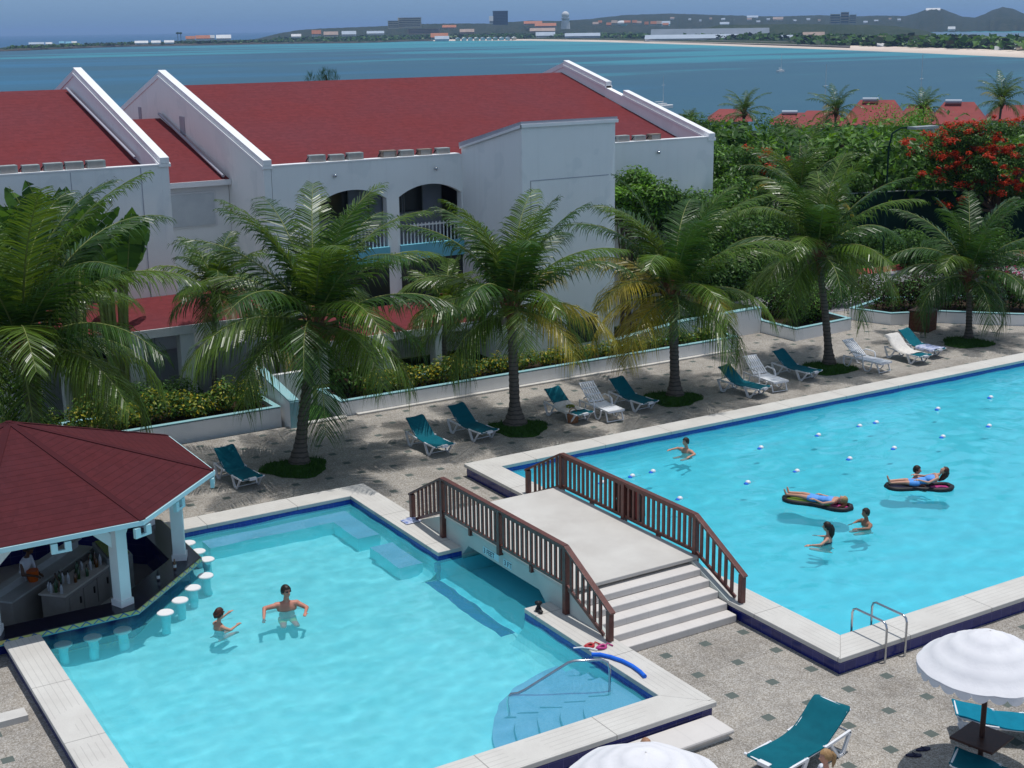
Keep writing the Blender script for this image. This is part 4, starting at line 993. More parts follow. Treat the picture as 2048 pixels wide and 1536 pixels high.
def broad_tree(label, c, r, zc, seed, mats=('leaf_a', 'leaf_b', 'leaf_c'), n=4200, size=.2, clumps=16, flat=.75, zb=-1, group=None, weights=(0, 0, 1, 1, 2), flowers=None, nf=0, name='broadleaf_tree', cat='tree', limbs=6):
    R = random.Random(seed); e = empty(name, (c[0], c[1], zb), 0, label, cat, group)
    b = MB(); top = Vector((0, 0, zc-zb))
    cl = []
    for k in range(clumps):
        a = R.uniform(0, 2*PI); q = r*.72*math.sqrt(R.random()); z = R.uniform(-.55, .6)*r*flat
        cl.append((Vector((math.cos(a)*q, math.sin(a)*q, z)), r*R.uniform(.3, .52)))
    b.tube([(0, 0, -.3), (R.uniform(-.1, .1), .05, (zc-zb)*.35), top*.75], [r*.075+.05, r*.06+.04, r*.03+.02], 8)
    for k in range(limbs):
        p, q = cl[k % len(cl)]; s0 = top*R.uniform(.3, .6); mid = (s0+top+p)/2-Vector((0, 0, .1*r))
        b.tube([s0, mid, top+p], [r*.035+.02, r*.022+.015, .012], 6)
    b.build('trunk', M['bark'], e)
    f = MB(); per = n//clumps
    for p, q in cl:
        wt = R.sample(list(weights), 2); leaves(f, top+p, q, per, size, R, wt*1, .8, .6)
    f.build('crown', [M[x] for x in mats], e)
    if flowers:
        g = MB()
        for k in range(nf):
            p, q = R.choice(cl); d = Vector((R.gauss(0, 1), R.gauss(0, 1), abs(R.gauss(0, .9))+.2)).normalized(); cc = top+p+Vector((d.x, d.y, d.z*.8))*q*1.02
            leaves(g, cc, R.uniform(.2, .45), 60, .16, R, [0], .6, .8, 1.)
        g.build('blossom', M[flowers], e)
    return e
def at(px, py, Y): p = WY(px, py, Y); return (p.x, p.y), p.z
def tree_px(label, px, py, rpx, Y, seed, **k):
    (c, z) = at(px, py, Y); d = math.sqrt(c[0]**2+c[1]**2); r = rpx*1.32*d/F; k['n'] = int(k.get('n', 4200)*1.25); k.setdefault('clumps', 22)
    return broad_tree(label, c, r, z, seed, **k)
TG = 'broadleaf trees behind the pool deck'
for q in [
    ('light green tree leaning against the right side of the white tower', 1262, 375, 42, 45.8, 101, dict(n=2600, weights=(0, 0, 2))),
    ('tall bushy tree just right of the hotel roof end', 1392, 318, 60, 50, 102, dict(n=4200, weights=(0, 0, 1, 2))),
    ('tree filling the gap behind the yellowing palm', 1440, 420, 78, 47, 103, dict(n=5200)),
    ('dark tree below the hotel eave behind the yellowing palm', 1300, 430, 60, 49, 104, dict(n=3800, weights=(1, 1, 0))),
    ('low dark shrubby tree at the foot of the hotel end wall', 1340, 540, 70, 46, 105, dict(n=3800, weights=(1, 1, 0), zb=-.5)),
    ('tree with scattered orange blossom behind the slender palm', 1520, 345, 62, 58, 106, dict(n=4200, flowers='red_flower', nf=26)),
    ('broad dark tree between the orange blossom and the lamp post', 1610, 330, 75, 66, 107, dict(n=4600, weights=(1, 1, 0))),
    ('dense dark green tree left of the lamp post', 1700, 320, 70, 66, 108, dict(n=4400, weights=(1, 0, 1, 0))),
    ('bushy tree behind the slender palm trunk', 1500, 470, 72, 50, 109, dict(n=4400, weights=(0, 1, 1))),
    ('bright green round tree right of the lamp post', 1800, 265, 62, 76, 110, dict(n=4200, weights=(2, 2, 0))),
    ('mid green tree under the lamp post with sparse red blossom', 1790, 315, 40, 84, 111, dict(n=4000, weights=(0, 2, 0), flowers='red_flower', nf=14)),
    ('olive coloured tree on the skyline left of the distant palms', 1420, 270, 46, 76, 112, dict(n=2600, weights=(0, 1))),
    ('hazy green tree below the red villa roofs', 1560, 275, 52, 84, 113, dict(n=2800, weights=(1, 0))),
    ('dark tree below the red villa roof with the white box', 1660, 282, 46, 84, 114, dict(n=2600, weights=(1, 0))),
    ('sunlit shrub growing against the tennis court fence', 1800, 500, 42, 51, 115, dict(n=4200, zb=-.2, weights=(0, 1, 0), limbs=3)),
    ('dark shrub between the path and the short palm', 1860, 520, 70, 47.5, 116, dict(n=4600, zb=-.2, weights=(1, 1, 0), limbs=3)),
    ('shrub behind the crown of the short dark palm', 1975, 505, 70, 46.5, 117, dict(n=4600, zb=-.2, weights=(1, 0, 1), limbs=3)),
    ('dark shrub behind the slender palm near the square planter', 1570, 545, 60, 47, 118, dict(n=3600, zb=-.2, weights=(1, 1, 0), limbs=3)),
    ('tree closing the gap right of the slender palm', 1640, 440, 60, 55, 119, dict(n=3600, weights=(1, 1, 0))),
    ('dark tree at the right edge under the flamboyant', 2040, 420, 60, 62, 120, dict(n=3000, weights=(1, 1))),
]: tree_px(q[0], q[1], q[2], q[3], q[4], q[5], group=TG, **q[6])
for q in [
    ('round dark tree filling the gap between the ramp wall and the hotel end wall', 1450, 560, 50, 46, 131, dict(n=3400, zb=-.5, weights=(1, 1, 0), limbs=3)),
    ('leafy tree with pale tips above the ramp wall', 1400, 500, 60, 47.5, 132, dict(n=4000, zb=-.5, weights=(0, 1, 2))),
    ('shadowy tree right of the orange blossom tree', 1560, 410, 62, 53, 133, dict(n=4200, weights=(1, 1, 0))),
    ('mid green tree beside the left end of the court fence', 1680, 385, 40, 57, 134, dict(n=3400, weights=(1, 0))),
    ('tree rising over the left end of the court fence', 1670, 455, 42, 54, 135, dict(n=3400, weights=(1, 1, 0))),
    ('dark rounded shrub on the lawn before the court fence', 1720, 500, 42, 51, 136, dict(n=2800, zb=-.2, weights=(1, 1, 0), limbs=3)),
    ('wide dark shrub at the right edge behind the short palm', 2040, 560, 60, 45, 137, dict(n=3600, zb=-.2, weights=(1, 1, 0), limbs=3)),
    ('wide leafy tree between the tower and the yellowing palm', 1290, 415, 56, 45.6, 151, dict(n=5200, zb=-.6, weights=(0, 1, 0, 2))),
    ('dark leafy tree against the hotel end wall', 1355, 425, 52, 46.2, 152, dict(n=4600, zb=-.6, weights=(1, 0, 1))),
    ('low bushy tree behind the hedge of the square planter', 1610, 570, 40, 46.5, 141, dict(n=3000, zb=-.2, weights=(0, 1, 2), limbs=3)),
    ('dark low tree left of the grey path', 1670, 560, 36, 48, 142, dict(n=2600, zb=-.2, weights=(1, 1, 0), limbs=3)),
    ('bright leafy tree between the hotel end and the orange blossom', 1470, 330, 50, 56, 138, dict(n=3600, weights=(0, 0, 2, 1))),
    ('pale green leafy tree at the corner of the tower, reaching over the wall', 1250, 400, 34, 45.0, 139, dict(n=2400, weights=(2, 0, 2))),
]: tree_px(q[0], q[1], q[2], q[3], q[4], q[5], group=TG, **q[6])
def wood():
    R = random.Random(9); b = MB(); st = MB()
    for k in range(210):
        px = R.uniform(1395, 2120); d = R.uniform(82, 150); top = 276+R.uniform(-8, 14)+(d-82)*-.12
        if px > 1750: top += 4
        q = WD(px, top+R.uniform(0, 34), d); r = R.uniform(1.4, 2.8)
        for j in range(2):
            leaves(b, q+Vector((R.uniform(-1, 1), R.uniform(-1, 1), -r*.6*j)), r, 95, .55, R, R.choice([[0, 1], [1, 1, 0], [0, 0, 2]]), .7, .8)
        if k % 3 == 0: st.tube([(q.x, q.y, q.z-5.5), (q.x, q.y, q.z)], .12, 5)
    o = b.build('wood', [M['leaf_a'], M['leaf_b'], M['leaf_c']], label='continuous dark green wood in front of the red villa roofs', cat='trees', kind='stuff')
    st.build('trunks', M['bark'], o)
wood()
# feathery pine behind the roof ridge
(c, z) = at(652, 150, 75)
R_ = random.Random(4); e = empty('casuarina_tree', (c[0], c[1], -2), 0, 'feathery grey green tree top showing above the red hotel roof', 'tree')
b = MB(); b.tube([(0, 0, -.3), (0, 0, z+2)], [.25, .05], 6); b.build('trunk', M['bark'], e)
b = MB()
for k in range(1500):
    t = R_.random(); r = 1.4*(1-t)**.7+.1; a = R_.uniform(0, 2*PI); q = r*math.sqrt(R_.random()); o_ = R_.choice([(-1.0, -.25), (0, 0), (.45, -.1), (-.3, -.15)])
    p = Vector((o_[0]+math.cos(a)*q*.6, math.sin(a)*q*.6, z+.2+t*2.1+o_[1])); d = Vector((math.cos(a)*.5, math.sin(a)*.5, 1)).normalized()*R_.uniform(.2, .4)
    b.add([p, p+Vector((.02, .01, 0)), p+d], [(0, 1, 2)])
b.build('crown', M['leaf_b'], e)
# flamboyant tree with umbrella crown and red blossom
def flamboyant():
    p = G(2000, 482, 0); c = (p.x, p.y); R = random.Random(77)
    e = empty('flamboyant_tree', (c[0], c[1], 0), 0, 'spreading flamboyant tree covered with red blossom at the right edge', 'tree')
    d = math.hypot(*c); u = Vector((RT.x, RT.y, 0)).normalized()
    def off(px, py, dep=0): # pixel offset at the tree's distance
        q = WD(px, py, d+dep); return q-Vector((c[0], c[1], 0))
    layers = [(1900, 280, 90), (1990, 260, 80), (2060, 300, 90), (1950, 330, 85), (1890, 350, 60), (1985, 380, 70), (2060, 380, 80), (1860, 305, 46), (1930, 405, 46), (2100, 250, 90), (1975, 305, 60), (1920, 255, 50)]
    b = MB(); b.tube([(0, 0, -.3), off(2000, 430), off(1990, 370)], [.28, .22, .14], 8)
    for x, y, r in layers:
        q = off(x, y+12, R.uniform(-2, 2)); m_ = (off(1995, 400)+q)/2+Vector((0, 0, -.3)); b.tube([off(1995, 425), m_, q], [.13, .08, .03], 6)
    b.build('trunk', M['bark'], e)
    f = MB(); g = MB()
    for x, y, r in layers:
        rr = r*d/F
        for k in range(7):
            q = off(x+R.uniform(-.6, .6)*r, y+R.uniform(-.12, .25)*r, R.uniform(-2.6, 2.6)*1.0)
            leaves(f, q, rr*R.uniform(.32, .5), 330, .17, R, [0, 1, 1], .42, .7)
            if R.random() < .72:
                for j in range(R.randint(2, 6)):
                    q2 = q+Vector((R.uniform(-.6, .6)*rr, R.uniform(-.6, .6)*rr, rr*R.uniform(.02, .26))); leaves(g, q2, R.uniform(.15, .42), 60, .17, R, [0], .6, .8, 1.)
    f.build('crown', [M['leaf_a'], M['leaf_b']], e); g.build('blossom', M['red_flower'], e)
flamboyant()
def shrub_row(label, pts, h, r, n, size, mats, weights, seed, name='hedge', cat='hedge', kind=None, zb=.35, wob=.3, group=None):
    R = random.Random(seed); b = MB(); e = empty(name, (pts[0][0], pts[0][1], zb), 0, label, cat, group); O = Vector((pts[0][0], pts[0][1], zb))
    L_ = [math.hypot(q[0]-p[0], q[1]-p[1]) for p, q in zip(pts[:-1], pts[1:])]; T = sum(L_); K = max(2, int(T/(r*.7)))
    st = MB()
    for k in range(K):
        s = T*(k+.5)/K; i = 0
        while i < len(L_)-1 and s > L_[i]: s -= L_[i]; i += 1
        t = min(1, s/L_[i]); x = pts[i][0]+(pts[i+1][0]-pts[i][0])*t+R.uniform(-.15, .15); y = pts[i][1]+(pts[i+1][1]-pts[i][1])*t+R.uniform(-.12, .12)
        hh = h*(1+R.uniform(-wob, wob)); c = Vector((x, y, zb+hh*.55))-O
        leaves(b, c, r*R.uniform(.8, 1.1), n//K, size, R, weights, hh*.55/r, .6)
        st.tube([(x-O.x, y-O.y, -.1), (x-O.x+R.uniform(-.1, .1), y-O.y, hh*.6)], .02, 5)
    b.build('foliage', [M[x] for x in mats], e); st.build('stems', M['bark'], e); return e
YM = ('leaf_a', 'leaf_y', 'leaf_gold', 'leaf_b')
shrub_row('yellow green croton bushes in the left planter with golden flower heads', [(9.4, 40.4), (15.2, 40.5)], .95, .55, 7000, .13, YM, [0, 0, 1, 0, 3, 2, 1, 3], 1, 'croton_bush', 'bush', zb=.45)
shrub_row('brightest yellow croton bushes at the left part of the long planter', [(18.6, 40.2), (22.6, 40.1)], .75, .42, 5200, .12, YM, [0, 1, 0, 3, 2, 1, 3], 2, 'croton_bush', 'bush', zb=.38)
shrub_row('sparse yellow green bushes in the middle of the long planter', [(22.9, 40.1), (28.6, 39.9)], .65, .38, 4200, .12, YM, [0, 0, 1, 3, 2], 3, 'croton_bush', 'bush', zb=.38)
shrub_row('low yellow green bushes at the right end of the long planter', [(28.9, 39.95), (33.8, 39.85)], .62, .36, 4000, .12, YM, [0, 0, 1, 1, 3], 4, 'croton_bush', 'bush', zb=.38)
shrub_row('brown grassy tuft at the left corner of the long planter', [(17.9, 40.4), (18.4, 40.3)], .7, .4, 900, .2, ('leaf_m', 'leaf_b', 'leaf_a'), [0, 1, 2], 5, 'ornamental_grass', 'plant', zb=.38)
shrub_row('rounded clipped dark green hedge behind the yellow crotons', [(11.2, 43.2), (13.6, 43.2)], 1.5, .95, 7000, .12, ('leaf_a', 'leaf_b'), [0, 1, 1], 6, 'clipped_hedge', 'hedge', zb=-.4, wob=.06)
shrub_row('hedge with dark base filling the square white planter', [(37.9, 40.2), (39.5, 40.3), (39.4, 41.8), (38.2, 41.9)], 1.45, .75, 10000, .13, ('leaf_a', 'leaf_b', 'leaf_c', 'leaf_m'), [0, 1, 1, 2, 3], 7, zb=.3, wob=.12)
shrub_row('dark maroon and green hedge in the curved white planter', [(42.7, 40.1), (44.6, 39.6), (46.6, 38), (48.5, 36), (51.3, 33.2)], 1.5, .75, 13000, .14, ('leaf_b', 'leaf_m', 'leaf_a'), [0, 0, 1, 1, 2], 8, zb=.3, wob=.2)
shrub_row('magenta flowering hedge beyond the short dark palm', [(50, 42.0), (53, 41), (56, 39)], .95, .55, 3000, .15, ('leaf_b', 'pink_flower', 'leaf_a'), [0, 0, 1, 2], 9, 'flowering_hedge', 'hedge', zb=0)
shrub_row('dark hedge along the near side of the grey path', [(41.2, 43.6), (43.4, 43.0), (48, 42.4), (53, 42)], 1.15, .7, 8500, .15, ('leaf_b', 'leaf_m'), [0, 0, 1], 10, zb=0)
shrub_row('dark greenery under the leftmost palm behind the bar roof', [(5.0, 39.4), (8.6, 39.9)], 1.3, .8, 5000, .16, ('leaf_a', 'leaf_b', 'leaf_y'), [0, 1, 1, 2], 13, 'garden_shrub', 'shrub', zb=0)
shrub_row('leafy shrubs filling the left edge behind the leftmost palm', [(2.0, 42.5), (8.5, 44)], 2.6, 1.2, 7000, .2, ('leaf_b', 'leaf_a'), [0, 0, 1], 14, 'garden_shrub', 'shrub', zb=-.4)
# smaller feathery palms in the garden
coconut_palm('short arching feather palm in front of the white wall between the wings', (14.6, 43.0, -.4), (14.95, 43.2, 3.85), 2.15, 22, 71, mats=('frond_a', 'frond_b', 'frond_a'), leaf=.62, trunk_r=.10, flare=.14, name='feather_palm', group='small feather palms in the garden', yellow=0)
coconut_palm('bushy feather palm beside the red awning roof', (22.9, 41.9, -.4), (22.9, 41.9, 2.55), 1.9, 18, 72, mats=('frond_a', 'frond_b', 'frond_y'), leaf=.6, trunk_r=.10, flare=.13, name='feather_palm', group='small feather palms in the garden')
coconut_palm('feather palm drooping behind the wide coconut palm', (17.0, 43.2, -.4), (17.0, 43.2, 2.1), 1.8, 16, 73, mats=('frond_a', 'frond_b', 'frond_y'), leaf=.6, trunk_r=.09, flare=.12, name='feather_palm', group='small feather palms in the garden')
# larger palms behind, right of the slender palm
(c, z) = at(1600, 340, 52); coconut_palm('coconut palm with upright fronds rising behind the slender palm', (c[0], c[1], -.5), (c[0], c[1], z-1.2), 3.6, 24, 81, mats=('frond_b', 'frond_a', 'frond_y'), leaf=.8, lod=.5, group='coconut palms in the garden behind', yellow=.2)
# travellers palm / banana fans at the left
def banana(label, base, z0, seed, n=13, L=2.6):
    R = random.Random(seed); e = empty('banana_plant', (base[0], base[1], -.5), 0, label, 'plant', 'banana plants by the left wing')
    b = MB(); st = MB()
    for k in range(n):
        a = R.uniform(0, 2*PI); el = rad(R.uniform(28, 86)); d = Vector((math.cos(a)*math.cos(el), math.sin(a)*math.cos(el)*.6, math.sin(el))).normalized()
        s0 = Vector((R.uniform(-.5, .5), R.uniform(-.4, .4), z0-1.2+R.uniform(-.4, .3)+.5)); sd = d.cross(Vector((0, 1, .2))).normalized(); w_ = R.uniform(.28, .42); Lk = L*R.uniform(.75, 1.1)
        st.tube([(s0.x*.3, s0.y*.3, 0), s0, s0+d*.5], [.09, .05, .03], 6)
        K = 9; nrm = sd.cross(d)
        for i in range(K):
            t0, t1 = i/K, (i+.97)/K
            for sg in (-1, 1):
                def pt(t, o_):
                    ww = w_*math.sin(PI*min(1, t*.93+.07))**.55
                    return s0+d*(.4+Lk*t)-Vector((0, 0, 1))*(.45*t*t*(1-el/1.8))+sd*sg*o_*ww-Vector((0, 0, 1))*abs(o_)*.12*R.uniform(.5, 1.3)+nrm*R.uniform(-.02, .02)
                b.add([pt(t0, 0), pt(t1, 0), pt(t1, 1)+d*.05, pt(t0, 1)+d*.05], [(0, 1, 2, 3)], 0 if R.random() < .75 else 1)
        st.tube([s0+d*.4, s0+d*(.4+Lk*.9)], [.025, .008], 5)
    b.build('leaves', [M['leaf_a'], M['leaf_b'], M['leaf_y']], e); st.build('stems', M['rachis'], e)
(c, z) = at(130, 470, 44.5); banana('tall banana plant with broad paddle leaves left of the wall joint', c, z+.35, 3, 26, 2.3)
(c, z) = at(215, 500, 44.5); banana('banana plant with a tattered sunlit leaf reaching right', c, z-.2, 8, 16, 2.3)
(c, z) = at(30, 480, 44.5); banana('banana plant with narrow leaves at the left edge of the view', c, z+.1, 14, 14, 2.2)
# ================================================================== SUN LOUNGERS
def prof_pts(back_h, K=8):
    """side profile of the sling: x from head (0) to foot (1.8)"""
    P = [(0, back_h), (.10, back_h-.03), (.38, .38+(back_h-.36)*.42), (.62, .42), (.78, .365), (1.1, .355), (1.5, .36), (1.74, .375), (1.80, .36)]
    out = []
    for i in range(len(P)-1):
        p0 = P[max(i-1, 0)]; p1 = P[i]; p2 = P[i+1]; p3 = P[min(i+2, len(P)-1)]
        for k in range(4):
            t = k/4; f = lambda a, b, c, d: .5*((2*b)+(-a+c)*t+(2*a-5*b+4*c-d)*t*t+(-a+3*b-3*c+d)*t**3)
            out.append((f(p0[0], p1[0], p2[0], p3[0]), f(p0[1], p1[1], p2[1], p3[1])))
    return out+[P[-1]]
def make_sling_lounger(back_h=.85, mt='teal_sling'):
    e = empty('sun_lounger', (0, 0, 0), 0, 'x', 'sun lounger', 'sun loungers round the pools')
    pr = prof_pts(back_h); n = len(pr)-1; W = .31
    b = MB()
    def fn(u, v):
        x, z = pr[min(int(round(u*n)), n)]; y = (v-.5)*2
        nar = 1-.14*max(0, 1-u/.10)-.06*max(0, (u-.93)/.07)
        return (x, y*W*nar, z-.018*(1-y*y)*1.2+.010*math.sin(u*21+y*2))
    b.sheet(fn, n, 8, 0, .022); b.build('sling', M[mt], e)
    b = MB()
    for sg in (1, -1): b.tube([(x, sg*(W-.02), z-.035) for x, z in pr[1:-1:3]], .02, 7)
    b.tube([(.03, -W+.06, back_h-.03), (.03, W-.06, back_h-.03)], .02, 6); b.tube([(1.77, -W+.03, .335), (1.77, W-.03, .335)], .024, 6)
    b.box(1.74, -.10, .30, 1.83, .10, .37)
    b.tube([(1.76, -W-.01, .345), (1.76, -W-.06, .345)], .025, 6); b.tube([(1.76, W+.01, .345), (1.76, W+.06, .345)], .025, 6)
    b.build('frame', M['plastic'], e)
    for sg in (1, -1):
        y = sg*(W+.015)
        b = MB(); b.bar((1.18, y, .35), (1.34, y, .03), .04, .075); b.bar((1.34, y, .03), (1.44, y, .03), .04, .05); b.bar((1.44, y, .03), (1.68, y, .33), .04, .045); b.bar((1.15, y, .335), (1.72, y, .335), .035, .04)
        b.build('leg', M['plastic'], e)
        b = MB(); b.bar((.05, y, .40), (.22, y, .03), .04, .06); b.bar((.22, y, .03), (.34, y, .03), .04, .05); b.bar((.34, y, .03), (.56, y, .34), .04, .045); b.bar((.04, y, .41), (.72, y, .36), .04, .045)
        b.build('leg', M['plastic'], e)
    b = MB(); b.tube([(.06, -W, .40), (.06, W, .40)], .018, 6); b.tube([(.22, -W, .05), (.22, W, .05)], .015, 6); b.tube([(1.36, -W, .05), (1.36, W, .05)], .015, 6)
    b.bar((.10, -.05, .4), (.2, -.05, back_h-.24), .03, .03); b.bar((.10, .05, .4), (.2, .05, back_h-.24), .03, .03)
    b.build('cross_braces', M['plastic'], e); return e
def make_resin_lounger():
    e = empty('sun_lounger', (0, 0, 0), 0, 'x', 'sun lounger', 'sun loungers round the pools')
    W = .29; b = MB()
    for y in (-.27, -.18, -.09, 0, .09, .18, .27): b.bar((.0, y*.92, .93), (.66, y, .42), .045 if abs(y) > .2 else .05, .025)
    for t in (.03, .3, .62, .95): b.bar((.66*t, -W, .93-.51*t), (.66*t, W, .93-.51*t), .03, .045)
    b.build('backrest', M['plastic'], e)
    b = MB()
    for k in range(11): x = .72+.072*k; b.box(x, -W, .385-.02*math.sin(k/10*PI), x+.055, W, .41-.02*math.sin(k/10*PI))
    b.box(1.48, -W, .375, 1.82, W, .40); b.box(.66, -W-.02, .35, 1.84, -W+.02, .405); b.box(.66, W-.02, .35, 1.84, W+.02, .405); b.box(1.80, -W, .34, 1.84, W, .40)
    b.build('seat', M['plastic'], e)
    for sg in (1, -1):
        y = sg*(W+.05)
        b = MB(); b.tube([(.42, y, .52), (.60, y, .62), (.95, y, .60), (1.02, y, .56), (1.05, y, .42), (1.07, y, .30)], .024, 7); b.build('armrest', M['plastic'], e)
        b = MB(); b.tube([(1.05, y, .42), (1.08, y, .15), (1.18, y, .03), (1.32, y, .03), (1.42, y, .14), (1.48, y, .36)], .026, 7); b.build('leg', M['plastic'], e)
        b = MB(); b.tube([(.16, y, .40), (.18, y, .12), (.28, y, .03), (.40, y, .05), (.50, y, .2), (.54, y, .38)], .026, 7); b.bar((.14, y, .40), (.74, y, .38), .03, .04); b.build('leg', M['plastic'], e)
    b = MB(); b.bar((1.66, -W, .35), (1.78, -W, .04), .03, .04); b.bar((1.66, W, .35), (1.78, W, .04), .03, .04); b.tube([(1.78, -W, .05), (1.78, W, .05)], .015, 6); b.build('foot_stand', M['plastic'], e)
    return e
first_s = make_sling_lounger(); first_r = make_resin_lounger(); used = set()
def lounger(kind, x, y, a, label, mt=None, sx=1.0):
    src = first_s if kind == 's' else first_r
    o = src if kind not in used else copy_tree(src); used.add(kind)
    o.location = (x, y, 0); o.rotation_euler = (0, 0, rad(a)); o['label'] = label; o.scale = (sx, sx, sx)
    if mt:
        for ch in o.children:
            if ch.name.startswith('sling'): ch.data = ch.data.copy(); ch.data.materials[0] = M[mt]
    return o
D = -87
lounger('s', 12.25, 35.75, -85, 'dark teal sling lounger standing alone between the bar roof and the first palm', 'teal_dark')
lounger('s', 18.15, 35.45, -88, 'teal sling lounger left of the stout palm, the nearer of the pair')
lounger('s', 19.85, 35.95, -84, 'darker teal sling lounger just left of the stout palm', 'teal_dark')
L4 = lounger('s', 23.42, 35.95, -86, 'teal sling lounger with a white towel across it and a basket below')
lounger('r', 24.55, 35.6, -93, 'white slatted lounger beside the lounger with the basket')
lounger('s', 25.9, 35.85, -86, 'dark teal sling lounger half hidden by a drooping frond', 'teal_dark')
lounger('s', 29.9, 35.1, -78, 'teal sling lounger beyond the yellowing palm, leftmost of its three')
lounger('r', 31.35, 35.4, -95, 'white slatted lounger between two teal ones beyond the yellowing palm')
lounger('s', 33.0, 35.8, -83, 'teal sling lounger just left of the slender palm')
lounger('r', 35.95, 35.3, -86, 'white slatted lounger standing alone right of the slender palm')
L11 = lounger('s', 38.2, 35.3, -92, 'teal sling lounger almost covered by a long white towel')
L12 = lounger('s', 39.25, 35.7, -87, 'teal sling lounger with a white and blue towel on its foot')
Lf = lounger('s', 15.9, 15.5, 190, 'big teal sling lounger in the foreground on the paving', sx=1.0); Lf.scale = (1.06, 1.18, .95)
e = make_sling_lounger(.55); e.location = (17.85, 14.55, 0); e.rotation_euler = (0, 0, rad(-42)); e['label'] = 'teal sling lounger behind the pole of the large white parasol'
e = copy_tree(e); e.location = (16.55, 13.45, 0); e.rotation_euler = (0, 0, rad(-60)); e['label'] = 'shaded teal sling lounger cut off by the bottom edge under the parasol'
for ch in e.children:
    if ch.name.startswith('sling'): ch.data = ch.data.copy(); ch.data.materials[0] = M['teal_dark']
def towel(lg, back_h, u0, u1, label, mt, w_=.36, seed=0, drop=.12):
    pr = prof_pts(back_h); n = len(pr)-1; R = random.Random(seed); b = MB(); ph = R.uniform(0, 6)
    def fn(u, v):
        x = u0+(u1-u0)*u
        i = 0
        while i < n-1 and pr[i+1][0] < x: i += 1
        t = (x-pr[i][0])/max(1e-4, pr[i+1][0]-pr[i][0]); z = pr[i][1]+(pr[i+1][1]-pr[i][1])*min(max(t, 0), 1)
        y = (v-.5)*2*w_; ov = max(0, abs(y)-.31)
        return (x+.02*math.sin(v*9+ph), math.copysign(min(abs(y), .335+ov*.2), y)+.01*math.sin(u*14), z+.014+.012*abs(math.sin(u*11+v*6+ph))-ov*drop*8*.9)
    b.sheet(fn, 26, 14, 0, .012)
    o = b.build('towel', M[mt], label=label, cat='towel'); o.location = lg.location; o.rotation_euler = lg.rotation_euler; return o
towel(L4, .85, .55, 1.35, 'white towel spread over the teal lounger with the basket', 'towel_w', .42, 1)
towel(L11, .85, .02, 1.3, 'long white towel hung over the back of a teal lounger', 'towel_w', .38, 2)
towel(L12, .85, .9, 1.75, 'white and blue towel on the foot of the lounger at the far right', 'towel_b', .42, 3)
# things on and under the basket lounger
x, y = 23.5, 34.95; b = MB()
b.tube([(x-.12, y, .415), (x-.1, y+.08, .43), (x, y+.1, .43), (x+.1, y+.04, .43), (x+.12, y-.04, .415)], .03, 8); b.tube([(x-.1, y-.1, .415), (x, y-.02, .43), (x+.1, y-.1, .415)], .035, 8)
b.build('sandals', M['leaf_y'], label='pair of yellow and black sandals lying on the white towel', cat='sandals')
b = MB(); p = (23.32, 34.55, 0); b.lathe([(.13, 0), (.17, .02), (.19, .26), (.185, .3)], p, 18)
e = b.build('basket', M['basket'], label='small woven basket on the paving under the towel covered lounger', cat='basket')
b = MB(); b.tube([(p[0]-.16, p[1], .28), (p[0]-.12, p[1], .42), (p[0], p[1], .48), (p[0]+.12, p[1], .42), (p[0]+.16, p[1], .28)], .014, 6); b.build('handle', M['basket'], e)
